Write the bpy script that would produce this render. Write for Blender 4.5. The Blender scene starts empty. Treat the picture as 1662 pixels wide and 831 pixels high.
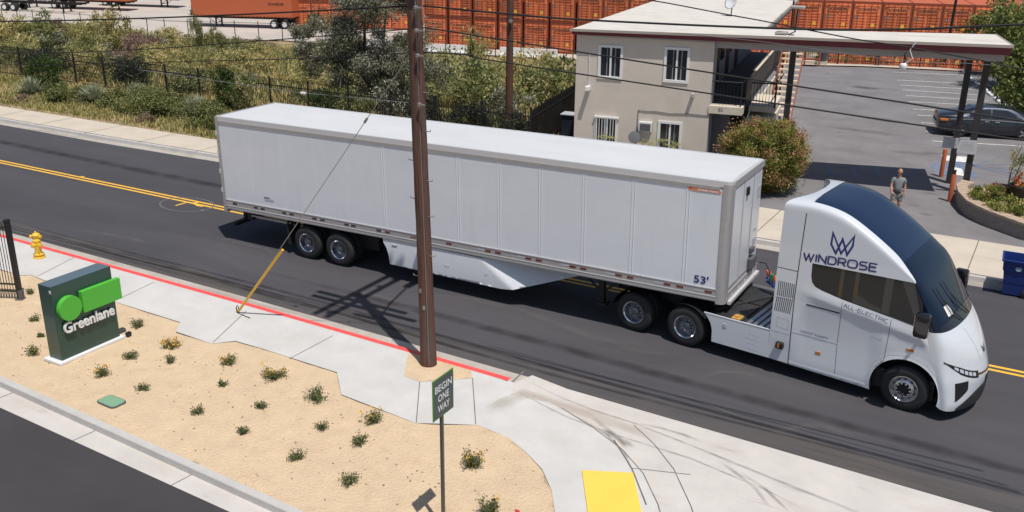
import bpy, bmesh, math, random
import numpy as np
from mathutils import Vector, Matrix, noise
from mathutils.geometry import delaunay_2d_cdt
R = math.radians
S = bpy.context.scene
COL = S.collection
# ------------------------------------------------------------ camera, sky, sun, exposure
cam = bpy.data.objects.new('camera', bpy.data.cameras.new('camera'))
COL.objects.link(cam)
yaw, pitch, roll = -0.5128, 0.3481, 0.011
fw = Vector((math.sin(yaw) * math.cos(pitch), math.cos(yaw) * math.cos(pitch), -math.sin(pitch)))
rt = Vector((math.cos(yaw), -math.sin(yaw), 0))
up = rt.cross(fw)
r2 = rt * math.cos(roll) + up * math.sin(roll)
u2 = up * math.cos(roll) - rt * math.sin(roll)
m3 = Matrix((r2, u2, -fw)).transposed()
cam.matrix_world = Matrix.Translation((21.9607, -20.5159, 9.996)) @ m3.to_4x4()
cam.data.sensor_width = 36
cam.data.lens = 36 * 1539.785 / 1662
cam.data.clip_end = 2000
S.camera = cam
w = bpy.data.worlds.new('World'); S.world = w; w.use_nodes = True
nt = w.node_tree
sky = nt.nodes.new('ShaderNodeTexSky'); sky.sky_type = 'NISHITA'; sky.sun_disc = False
sky.sun_elevation = R(68.8); sky.sun_rotation = R(124.5); sky.air_density = 1.0; sky.dust_density = 1.0
nt.links.new(sky.outputs[0], nt.nodes['Background'].inputs[0])
nt.nodes['Background'].inputs[1].default_value = 0.078
sun = bpy.data.objects.new('sun', bpy.data.lights.new('sun', 'SUN')); COL.objects.link(sun)
sun.data.energy = 4.1; sun.data.angle = R(0.5); sun.data.color = (1.0, 0.955, 0.89)
sun.rotation_euler = Vector((0.32, -0.22, 1.0)).to_track_quat('Z', 'Y').to_euler()
S.view_settings.view_transform = 'Standard'; S.view_settings.look = 'None'
S.view_settings.exposure = 0.0; S.view_settings.gamma = 1.0
S.render.engine = 'CYCLES'
S.cycles.max_bounces = 6; S.cycles.diffuse_bounces = 3; S.cycles.glossy_bounces = 3
# ------------------------------------------------------------ materials
def rgb(h):
    f = lambda c: c / 12.92 if c <= .04045 else ((c + .055) / 1.055) ** 2.4
    return tuple(f(int(h[i:i+2], 16) / 255) for i in (0, 2, 4))
def mat(name, col, rough=.6, metal=0, var=0, scale=4, bump=0, bscale=40, coat=0, detail=5, stretch=None, spec=None, obj_coord=False):
    m = bpy.data.materials.new(name); m.use_nodes = True
    n = m.node_tree.nodes; l = m.node_tree.links; b = n['Principled BSDF']
    b.inputs['Base Color'].default_value = (*col, 1); b.inputs['Roughness'].default_value = rough
    b.inputs['Metallic'].default_value = metal; b.inputs['Coat Weight'].default_value = coat
    b.inputs['Coat Roughness'].default_value = .05
    if spec is not None: b.inputs['Specular IOR Level'].default_value = spec
    tc = n.new('ShaderNodeTexCoord'); mp = n.new('ShaderNodeMapping')
    l.new(tc.outputs['Object'] if obj_coord else tc.outputs['Object'], mp.inputs[0])
    if stretch: mp.inputs['Scale'].default_value = stretch
    if var:
        t = n.new('ShaderNodeTexNoise'); t.inputs['Scale'].default_value = scale; t.inputs['Detail'].default_value = detail
        t.inputs['Roughness'].default_value = .65
        l.new(mp.outputs[0], t.inputs['Vector'])
        mr = n.new('ShaderNodeMapRange'); mr.inputs[1].default_value = .3; mr.inputs[2].default_value = .7
        mr.inputs[3].default_value = 1 - var; mr.inputs[4].default_value = 1 + var
        l.new(t.outputs[0], mr.inputs[0])
        mx = n.new('ShaderNodeMix'); mx.data_type = 'RGBA'; mx.blend_type = 'MULTIPLY'; mx.inputs[0].default_value = 1
        mx.inputs[6].default_value = (*col, 1); l.new(mr.outputs[0], mx.inputs[7]); l.new(mx.outputs[2], b.inputs['Base Color'])
    if bump:
        t2 = n.new('ShaderNodeTexNoise'); t2.inputs['Scale'].default_value = bscale; t2.inputs['Detail'].default_value = 4
        l.new(mp.outputs[0], t2.inputs['Vector'])
        bp = n.new('ShaderNodeBump'); bp.inputs['Strength'].default_value = bump; bp.inputs['Distance'].default_value = .05
        l.new(t2.outputs[0], bp.inputs['Height']); l.new(bp.outputs[0], b.inputs['Normal'])
    return m
def layer(m, col, scale, lo, hi, stretch=None, amount=1.0, detail=6, dist=0.0, rotz=0, offset=(0, 0, 0)):
    """mix a second colour into the base through a thresholded noise (stains, wear)"""
    n = m.node_tree.nodes; l = m.node_tree.links; b = n['Principled BSDF']
    tc = n.new('ShaderNodeTexCoord'); mp = n.new('ShaderNodeMapping'); l.new(tc.outputs['Object'], mp.inputs[0])
    if stretch: mp.inputs['Scale'].default_value = stretch
    mp.inputs['Rotation'].default_value = (0, 0, rotz); mp.inputs['Location'].default_value = offset
    t = n.new('ShaderNodeTexNoise'); t.inputs['Scale'].default_value = scale; t.inputs['Detail'].default_value = detail
    t.inputs['Distortion'].default_value = dist; t.inputs['Roughness'].default_value = .6
    l.new(mp.outputs[0], t.inputs['Vector'])
    mr = n.new('ShaderNodeMapRange'); mr.inputs[1].default_value = lo; mr.inputs[2].default_value = hi
    mr.inputs[3].default_value = 0; mr.inputs[4].default_value = amount; l.new(t.outputs[0], mr.inputs[0])
    mx = n.new('ShaderNodeMix'); mx.data_type = 'RGBA'; l.new(mr.outputs[0], mx.inputs[0])
    src = b.inputs['Base Color'].links
    if src: l.new(src[0].from_socket, mx.inputs[6])
    else: mx.inputs[6].default_value = b.inputs['Base Color'].default_value
    mx.inputs[7].default_value = (*col, 1); l.new(mx.outputs[2], b.inputs['Base Color'])
    return m
def leafmat(name, cols, rough=.6, trans=.0):
    """per-leaf random colour read from the mesh"""
    m = bpy.data.materials.new(name); m.use_nodes = True
    n = m.node_tree.nodes; l = m.node_tree.links; b = n['Principled BSDF']
    a = n.new('ShaderNodeAttribute'); a.attribute_name = 'rnd'
    cr = n.new('ShaderNodeValToRGB'); e = cr.color_ramp.elements
    for i, c in enumerate(cols):
        p = i / (len(cols) - 1)
        if i == 0: e[0].position = 0; e[0].color = (*c, 1)
        elif i == len(cols) - 1: e[-1].position = 1; e[-1].color = (*c, 1)
        else:
            k = e.new(p); k.color = (*c, 1)
    l.new(a.outputs['Fac'], cr.inputs[0]); l.new(cr.outputs[0], b.inputs['Base Color'])
    b.inputs['Roughness'].default_value = rough; b.inputs['Specular IOR Level'].default_value = .25
    if trans:
        tr = n.new('ShaderNodeBsdfTranslucent'); l.new(cr.outputs[0], tr.inputs[0])
        ms = n.new('ShaderNodeMixShader'); ms.inputs[0].default_value = trans
        l.new(b.outputs[0], ms.inputs[1]); l.new(tr.outputs[0], ms.inputs[2])
        l.new(ms.outputs[0], n['Material Output'].inputs[0])
    return m
def rivet_mat():
    m = mat('riveted_rail', (.50, .49, .49), .42, metal=.35); n = m.node_tree.nodes; l = m.node_tree.links; b = n['Principled BSDF']
    tc = n.new('ShaderNodeTexCoord'); sp_ = n.new('ShaderNodeSeparateXYZ'); l.new(tc.outputs['Object'], sp_.inputs[0])
    def M2(op, a, b_): 
        k = n.new('ShaderNodeMath'); k.operation = op
        for i, q in enumerate((a, b_)):
            if q is None: continue
            if hasattr(q, 'links'): l.new(q, k.inputs[i])
            else: k.inputs[i].default_value = q
        return k.outputs[0]
    sx = M2('SINE', M2('MULTIPLY', sp_.outputs[0], 96.0), None); sz = M2('SINE', M2('MULTIPLY', sp_.outputs[2], 110.0), None)
    d = M2('GREATER_THAN', M2('MULTIPLY', sx, sz), .45)
    mx = n.new('ShaderNodeMix'); mx.data_type = 'RGBA'; l.new(d, mx.inputs[0]); mx.inputs[6].default_value = (.47, .46, .46, 1); mx.inputs[7].default_value = (.70, .70, .71, 1); l.new(mx.outputs[2], b.inputs['Base Color'])
    return m
M = {}
M['asphalt'] = mat('asphalt', (.070, .067, .075), .85, var=.16, scale=.35, bump=.35, bscale=90, stretch=(.35, 1.3, 1), spec=.3)
layer(M['asphalt'], (.105, .101, .105), .22, .52, .78, stretch=(.35, 1.9, 1), amount=.5)
layer(M['asphalt'], (.05, .047, .053), .6, .58, .75, stretch=(.12, 2.2, 1), amount=.5, offset=(7, 3, 0))
layer(M['asphalt'], (.10, .096, .095), 160, .55, .7, amount=.35)
M['asphalt_dirty'] = mat('asphalt_dirty', (.085, .08, .083), .9, var=.16, scale=.6, bump=.3, bscale=90, spec=.2, stretch=(.35, 1.3, 1))
layer(M['asphalt_dirty'], (.14, .118, .098), .9, .40, .75, stretch=(.3, 1.6, 1), amount=.6)
layer(M['asphalt_dirty'], (.05, .045, .045), 1.2, .55, .7, stretch=(.15, 3, 1), amount=.6, offset=(3, 1, 0))
M['asphalt_drive'] = mat('asphalt_drive', (.056, .051, .054), .85, var=.12, scale=.5, bump=.3, bscale=90, spec=.3)
layer(M['asphalt_drive'], (.09, .085, .085), 150, .55, .7, amount=.3)
M['asphalt_lot'] = mat('asphalt_lot', (.205, .195, .20), .9, var=.16, scale=.5, bump=.35, bscale=60, spec=.2)
layer(M['asphalt_lot'], (.27, .25, .23), .55, .58, .8, amount=.6)
layer(M['asphalt_lot'], (.06, .055, .055), .9, .62, .75, amount=.6, offset=(3, 9, 0))
M['concrete'] = mat('concrete', (.565, .552, .53), .85, var=.07, scale=1.2, bump=.15, bscale=60, spec=.25)
layer(M['concrete'], (.47, .43, .38), .8, .52, .8, amount=.5)
layer(M['concrete'], (.40, .37, .34), 14, .64, .72, amount=.35)
M['concrete_apron'] = mat('concrete_apron', (.56, .525, .49), .85, var=.08, scale=1.0, bump=.15, bscale=60, spec=.25)
layer(M['concrete_apron'], (.40, .31, .225), .55, .55, .8, stretch=(.7, 1.6, 1), amount=.55)
layer(M['concrete_apron'], (.22, .19, .175), 1.5, .62, .78, stretch=(.5, 2.4, 1), amount=.55, offset=(5, 2, 0), rotz=.1)
M['gutter'] = mat('gutter', (.44, .40, .355), .85, var=.12, scale=2, bump=.2, bscale=60, spec=.25)
layer(M['gutter'], (.2, .165, .13), 1.1, .48, .72, stretch=(.25, 2, 1), amount=.7)
M['kerb'] = mat('kerb', (.5, .48, .455), .85, var=.08, scale=2, bump=.15, spec=.25)
M['sand'] = mat('sand', (.635, .485, .325), .95, var=.07, scale=2.2, bump=.8, bscale=18, spec=.1)
layer(M['sand'], (.40, .29, .19), 130, .64, .72, amount=.35)
layer(M['sand'], (.50, .355, .22), 3.0, .55, .75, amount=.45)
layer(M['sand'], (.70, .55, .37), 1.0, .55, .75, amount=.5, offset=(4, 1, 0))
layer(M['sand'], (.44, .31, .19), 38, .57, .70, amount=.55)
M['dirt'] = mat('dirt', (.32, .235, .14), .95, var=.25, scale=.7, bump=.6, bscale=8, spec=.1)
layer(M['dirt'], (.40, .31, .15), 1.5, .45, .65, amount=.8)
layer(M['dirt'], (.12, .13, .05), .5, .5, .65, amount=.75)
M['far_walk'] = mat('far_walk', (.56, .49, .40), .85, var=.07, scale=1.0, bump=.1, spec=.25)
layer(M['far_walk'], (.4, .36, .31), .6, .55, .75, stretch=(.4, 2, 1), amount=.5)
M['yard'] = mat('yard', (.50, .45, .40), .9, var=.08, scale=.15, spec=.2)
layer(M['yard'], (.36, .33, .30), .12, .5, .7, stretch=(.4, 1.5, 1), amount=.5)
M['yellow_paint'] = mat('yellow_paint', (.85, .47, .05), .7, var=.1, scale=10)
M['white_paint'] = mat('white_paint', (.75, .74, .71), .7, var=.2, scale=8)
layer(M['white_paint'], (.25, .24, .24), 5, .55, .62, amount=.8)
M['faded_white'] = mat('faded_white', (.15, .147, .148), .8, var=.2, scale=8)
M['blue_paint'] = mat('blue_paint', (.14, .20, .33), .8, var=.2, scale=3)
layer(M['blue_paint'], (.205, .195, .20), 3, .42, .58, amount=.9)
M['red_paint'] = mat('red_paint', (.86, .085, .08), .65, var=.08, scale=6)
layer(M['red_paint'], (.55, .3, .25), 9, .62, .72, amount=.6)
M['joint'] = mat('joint', (.17, .15, .135), .95, var=.3, scale=4)
M['tyre_mark'] = mat('tyre_mark', (.34, .315, .29), .95, var=.25, scale=1.5, stretch=(1, 6, 1))
M['tyre_mark_dark'] = mat('tyre_mark_dark', (.055, .052, .056), .9, var=.2, scale=1.5)
M['dust_mark'] = mat('dust_mark', (.105, .099, .099), .9, var=.2, scale=3)
M['white'] = mat('white_panel', (.68, .705, .76), .32, var=.025, scale=1.2, coat=.2, detail=6, bump=.08, bscale=1.3)
layer(M['white'], (.56, .57, .59), 1.6, .55, .8, stretch=(2.2, 1, .25), amount=.45)
layer(M['white'], (.73, .75, .80), .9, .52, .72, stretch=(.4, 1, 1.2), amount=.6, offset=(4, 0, 2))
M['skirt'] = mat('skirt_white', (.68, .70, .74), .4, var=.02)
M['white_roof'] = mat('white_trailer_roof', (.60, .61, .625), .55, var=.05, scale=.8, stretch=(.5, 1, 1), bump=.12, bscale=1.4)
layer(M['white_roof'], (.56, .56, .56), .9, .54, .75, stretch=(.3, 1.5, 1), amount=.6)
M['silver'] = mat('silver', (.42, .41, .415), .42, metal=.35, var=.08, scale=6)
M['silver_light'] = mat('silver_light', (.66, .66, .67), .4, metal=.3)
M['steel'] = mat('steel', (.55, .56, .58), .28, metal=.9, var=.05, scale=8)
M['chrome'] = mat('polished_rim', (.72, .74, .78), .16, metal=1)
M['rim_dark'] = mat('rim_grey', (.20, .21, .24), .35, metal=.7, var=.2, scale=12)
M['rubber'] = mat('rubber', (.022, .022, .024), .75, var=.2, scale=10, bump=.2, bscale=60)
M['black'] = mat('black_frame', (.012, .012, .014), .6, var=.2, scale=5)
M['black_gloss'] = mat('black_gloss', (.012, .012, .014), .18, coat=.5)
M['deck'] = mat('deck_black', (.028, .028, .03), .55, var=.35, scale=3, bump=.2, bscale=8)
M['cab'] = mat('cab_white', (.63, .655, .70), .22, coat=.8, var=.01, scale=1)
M['glass'] = mat('dark_glass', (.006, .012, .028), .07, spec=.35, coat=.1)
M['roof_glass'] = mat('roof_glass', (.013, .026, .062), .12, spec=.4, coat=.2)
M['side_glass'] = mat('side_glass', (.030, .029, .028), .28, spec=.3)
M['side_glass2'] = mat('side_glass_lighter', (.062, .060, .056), .3, spec=.3)
M['navy'] = mat('navy_lettering', (.016, .028, .16), .45)
M['darktext'] = mat('grey_lettering', (.06, .075, .13), .5)
M['seam'] = mat('seam', (.07, .075, .085), .7)
M['seam_light'] = mat('seam_light', (.74, .76, .81), .5)
M['seam_soft'] = mat('seam_soft', (.45, .47, .51), .5)
M['lamp_clear'] = mat('lamp_clear', (.55, .6, .68), .08, coat=1)
M['amber'] = mat('amber_lens', (.55, .17, .03), .3)
M['redlens'] = mat('red_lens', (.16, .02, .015), .3)
M['darklens'] = mat('dark_lens', (.03, .02, .02), .3)
M['orange_hose'] = mat('orange_hose', (.8, .1, .03), .45)
M['blue_hose'] = mat('blue_hose', (.05, .12, .45), .45)
M['green_plug'] = mat('green_plug', (.03, .2, .12), .5)
M['brass'] = mat('brass', (.75, .42, .1), .35, metal=.4)
M['wood'] = mat('pole_wood', (.125, .055, .038), .85, var=.3, scale=3, stretch=(7, 7, .35), bump=.5, bscale=12)
layer(M['wood'], (.095, .075, .062), 2.0, .5, .62, stretch=(3, 3, .3), amount=.9)
layer(M['wood'], (.03, .018, .014), 5, .58, .64, stretch=(6, 6, .12), amount=.9)
M['wood_dark'] = mat('pole_wood_dark', (.10, .048, .032), .9, var=.35, scale=3, stretch=(6, 6, .4), bump=.4, bscale=12)
M['cable'] = mat('cable', (.012, .012, .013), .7)
M['cable_grey'] = mat('cable_grey', (.16, .16, .17), .5)
M['rail_rivets'] = rivet_mat()
M['galv'] = mat('galvanised', (.32, .31, .29), .5, metal=.5)
M['guy_yellow'] = mat('guy_yellow', (.72, .42, .04), .5)
M['sign_green_dark'] = mat('sign_dark_green', (.018, .062, .050), .35, coat=.3, var=.08, scale=2)
M['sign_top'] = mat('sign_top_grey', (.10, .14, .17), .4)
M['lime'] = mat('lime_green', (.085, .47, .045), .45)
M['lettering_white'] = mat('lettering_white', (.80, .80, .80), .45)
M['sign_face'] = mat('sign_face', (.060, .078, .082), .45)
M['sign_green'] = mat('sign_border_green', (.09, .26, .04), .45)
M['sign_post'] = mat('sign_post', (.13, .135, .11), .45, metal=.4)
M['hydrant'] = mat('hydrant_yellow', (.82, .50, .045), .45, var=.06, scale=20)
M['iron'] = mat('fence_black', (.014, .014, .016), .5)
M['iron_brown'] = mat('fence_rust_dark', (.035, .025, .022), .55)
M['fabric'] = mat('fence_fabric', (.030, .029, .031), .9, var=.2, scale=2)
def soften(m, amount):
    n = m.node_tree.nodes; l = m.node_tree.links; tr = n.new('ShaderNodeBsdfTransparent'); ms = n.new('ShaderNodeMixShader')
    l.new(tr.outputs[0], ms.inputs[1]); l.new(n['Principled BSDF'].outputs[0], ms.inputs[2]); l.new(ms.outputs[0], n['Material Output'].inputs[0]); return n, l, ms
soften(M['fabric'], .7)[2].inputs[0].default_value = .72
def stain(name, col, amount, scale=3.0):
    """thin film of dirt or rubber that fades out towards its own edges"""
    m = mat(name, col, .9, spec=.2); n, l, ms = soften(m, 1); a = n.new('ShaderNodeAttribute'); a.attribute_name = 'fade'
    tc = n.new('ShaderNodeTexCoord'); t = n.new('ShaderNodeTexNoise'); t.inputs['Scale'].default_value = scale; t.inputs['Detail'].default_value = 5; l.new(tc.outputs['Object'], t.inputs['Vector'])
    mr = n.new('ShaderNodeMapRange'); mr.inputs[1].default_value = .35; mr.inputs[2].default_value = .62; mr.inputs[3].default_value = .15; mr.inputs[4].default_value = amount; l.new(t.outputs[0], mr.inputs[0])
    mu = n.new('ShaderNodeMath'); mu.operation = 'MULTIPLY'; l.new(a.outputs['Fac'], mu.inputs[0]); l.new(mr.outputs[0], mu.inputs[1]); l.new(mu.outputs[0], ms.inputs[0]); return m
M['stain_dark'] = stain('stain_dark', (.22, .195, .175), .42)
M['stain_brown'] = stain('stain_brown', (.44, .36, .28), .3, 2.0)
M['stain_black'] = stain('stain_black', (.034, .031, .034), .45, 1.5)
M['stain_light'] = stain('stain_light', (.18, .17, .165), .4, 1.6)
M['stucco'] = mat('stucco', (.66, .585, .505), .9, var=.05, scale=1.2, bump=.25, bscale=60, spec=.2)
layer(M['stucco'], (.52, .455, .39), .9, .55, .8, stretch=(1.2, 1.2, .8), amount=.55)
M['stucco_light'] = mat('stucco_trim', (.66, .58, .47), .85, var=.06, scale=3)
M['roofing'] = mat('roofing', (.62, .585, .535), .9, var=.07, scale=1.2, bump=.3, bscale=3, spec=.2)
layer(M['roofing'], (.44, .40, .35), 1.1, .54, .74, stretch=(.5, 1.8, 1), amount=.6)
layer(M['roofing'], (.13, .12, .11), 1.3, .69, .74, stretch=(1, 2.5, 1), amount=.8, offset=(2, 6, 0))
M['maroon'] = mat('maroon_fascia', (.16, .028, .034), .6, var=.08, scale=3)
M['gutter_metal'] = mat('gutter_metal', (.40, .35, .30), .6)
M['soffit'] = mat('soffit_grey', (.40, .37, .36), .8, var=.05, scale=2)
M['brown_post'] = mat('brown_post', (.035, .03, .03), .6)
M['terracotta'] = mat('terracotta', (.42, .10, .035), .7, var=.08, scale=6)
M['wood_red'] = mat('stair_red', (.30, .085, .04), .75, var=.1, scale=5)
M['tread'] = mat('stair_tread', (.66, .56, .43), .8)
M['shade_wall'] = mat('hall_wall_shaded', (.34, .33, .34), .85)  # darker than the stucco: hallway shade put into the wall colour
M['gallery_shade'] = mat('gallery_shade', (.075, .08, .10), .8)  # shade under the roof put into the gallery floor's colour
M['window_white'] = mat('window_white', (.78, .78, .77), .5)
M['window_dark'] = mat('window_dark', (.022, .024, .03), .12, spec=.6)
M['curtain'] = mat('curtain', (.22, .23, .25), .8)
M['container'] = mat('container_orange', (.80, .25, .115), .6, var=.12, scale=.7, spec=.3)
layer(M['container'], (.33, .07, .03), 1.4, .58, .75, amount=.5)
def vary(m, lo, hi):
    n = m.node_tree.nodes; l = m.node_tree.links; b = n['Principled BSDF']; oi = n.new('ShaderNodeObjectInfo'); mr = n.new('ShaderNodeMapRange'); mr.inputs[3].default_value = lo; mr.inputs[4].default_value = hi
    mx = n.new('ShaderNodeMix'); mx.data_type = 'RGBA'; mx.blend_type = 'MULTIPLY'; mx.inputs[0].default_value = 1; l.new(oi.outputs['Random'], mr.inputs[0]); l.new(b.inputs['Base Color'].links[0].from_socket, mx.inputs[6]); l.new(mr.outputs[0], mx.inputs[7]); l.new(mx.outputs[2], b.inputs['Base Color'])
vary(M['container'], .72, 1.15)
M['container_dark'] = mat('container_dark', (.26, .065, .032), .7)
M['container_plain'] = mat('container_side_orange', (.52, .125, .048), .6, var=.03, scale=.6)
M['container_text'] = mat('container_text', (.04, .018, .016), .7)
M['awning'] = mat('awning_yellow', (.80, .44, .12), .7)
M['krail'] = mat('barrier_white', (.74, .74, .75), .7, var=.06, scale=1)
M['bin_blue'] = mat('bin_blue', (.012, .035, .19), .45, coat=.1)
M['bin_navy'] = mat('bin_navy', (.008, .014, .035), .6)
M['bin_logo'] = mat('bin_logo', (.35, .5, .55), .5)
M['bin_grey'] = mat('bin_grey', (.10, .10, .11), .6)
M['brick'] = mat('planter_wall', (.27, .235, .21), .9, var=.15, scale=6, bump=.3, bscale=30)
M['brick_cap'] = mat('planter_cap', (.46, .35, .26), .9, var=.15, scale=9)
M['brick_red'] = mat('brick_red', (.33, .10, .055), .9, var=.2, scale=9)
M['pot'] = mat('pot_dark', (.028, .026, .026), .6)
M['skin'] = mat('skin', (.48, .24, .16), .55)
M['hair'] = mat('hair', (.05, .035, .03), .8)
M['tee'] = mat('tee_grey', (.22, .235, .26), .9, var=.06, scale=9)
M['shorts'] = mat('shorts_grey', (.20, .19, .19), .9, var=.1, scale=9)
M['shoe'] = mat('shoe_dark', (.05, .045, .04), .7)
M['eye'] = mat('eye_dark', (.015, .012, .01), .3)
M['car'] = mat('car_paint', (.018, .022, .034), .3, metal=.3, coat=1.0)
M['placard'] = mat('placard', (.56, .56, .57), .6, var=.05, scale=6)
M['utility_green'] = mat('utility_lid', (.20, .36, .23), .7, var=.08, scale=20)
M['tactile'] = mat('tactile_yellow', (.86, .58, .09), .7, var=.03, scale=2)
M['bark'] = mat('bark', (.10, .08, .065), .9, var=.3, scale=6)
M['twig'] = mat('twig', (.16, .12, .08), .9)
M['l_olive'] = leafmat('leaves_grey_olive', [(.075, .08, .045), (.17, .175, .11), (.27, .27, .19), (.44, .43, .34)], .5, .15)
M['l_green'] = leafmat('leaves_green', [(.03, .055, .015), (.06, .10, .02), (.11, .16, .04)], .55, .2)
M['l_rosemary'] = leafmat('leaves_rosemary', [(.09, .105, .032), (.155, .17, .055), (.235, .24, .09)], .6, .1)
M['l_yellow'] = leafmat('leaves_yellow_green', [(.17, .19, .06), (.33, .31, .11), (.54, .45, .19), (.66, .54, .29)], .6, .2)
M['l_mid'] = leafmat('leaves_mid', [(.10, .13, .045), (.18, .20, .07), (.30, .30, .12), (.46, .41, .22)], .6, .2)
M['l_straw'] = leafmat('grass_straw', [(.36, .28, .11), (.56, .44, .19), (.68, .54, .26), (.34, .33, .13), (.74, .62, .38)], .7, .2)
M['l_verge'] = leafmat('groundcover_verge', [(.15, .17, .045), (.27, .27, .085), (.40, .36, .14)], .6, .15)
M['l_purple'] = leafmat('leaves_purple_grey', [(.15, .09, .07), (.27, .17, .13), (.34, .26, .20)], .7, .1)
M['l_agave'] = leafmat('blades_silver', [(.20, .23, .17), (.33, .36, .26), (.46, .45, .27)], .5, .1)
M['l_lantana'] = leafmat('leaves_small_shrub', [(.06, .08, .03), (.12, .15, .055), (.21, .23, .095)], .6, .15)
M['petal'] = leafmat('petals_yellow', [(.80, .42, .05), (.85, .55, .10)], .6, .2)
M['l_redtip'] = leafmat('leaves_red_tip', [(.11, .14, .03), (.21, .235, .045), (.36, .27, .085), (.54, .24, .18)], .5, .2)
M['l_hedge'] = leafmat('leaves_hedge', [(.07, .10, .03), (.17, .20, .05), (.36, .34, .11)], .45, .2)
M['l_planter'] = leafmat('leaves_planter', [(.07, .11, .02), (.16, .2, .04), (.33, .33, .08), (.55, .45, .2)], .5, .2)
M['l_red'] = leafmat('leaves_coral', [(.45, .12, .06), (.65, .25, .12), (.2, .2, .05)], .5, .2)
M['l_dark'] = leafmat('leaves_dark', [(.02, .028, .015), (.045, .055, .03), (.075, .08, .05)], .5, .1)
M['l_palm'] = leafmat('leaves_palm', [(.12, .17, .04), (.26, .28, .08), (.42, .38, .14)], .5, .2)
# ------------------------------------------------------------ mesh helpers
def link(name, me, m=None, parent=None):
    o = bpy.data.objects.new(name, me); COL.objects.link(o)
    if m is not None and isinstance(me, bpy.types.Mesh) and not me.materials:
        me.materials.append(M[m] if isinstance(m, str) else m)
    if parent is not None: o.parent = parent
    return o
def tag(o, label, cat, group=None):
    o['label'] = label; o['category'] = cat
    if group: o['group'] = group
    return o
def thing(name, label, cat, loc=(0, 0, 0), rz=0, group=None):
    o = bpy.data.objects.new(name, None); COL.objects.link(o); o.empty_display_size = .2
    o.location = loc; o.rotation_euler = (0, 0, rz)
    return tag(o, label, cat, group)
def structure(o): o['kind'] = 'structure'; return o
def stuff(o): o['kind'] = 'stuff'; return o
def copy_tree(o, parent=None, loc=None, rz=None, sc=None, label=None, group=None, name=None):
    c = o.copy(); COL.objects.link(c)
    if parent is not None: c.parent = parent
    if loc is not None: c.location = loc
    if rz is not None: c.rotation_euler = (0, 0, rz)
    if sc is not None: c.scale = sc if hasattr(sc, '__len__') else (sc, sc, sc)
    if label: c['label'] = label
    if group: c['group'] = group
    for ch in list(o.children): copy_tree(ch, c)
    return c
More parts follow.
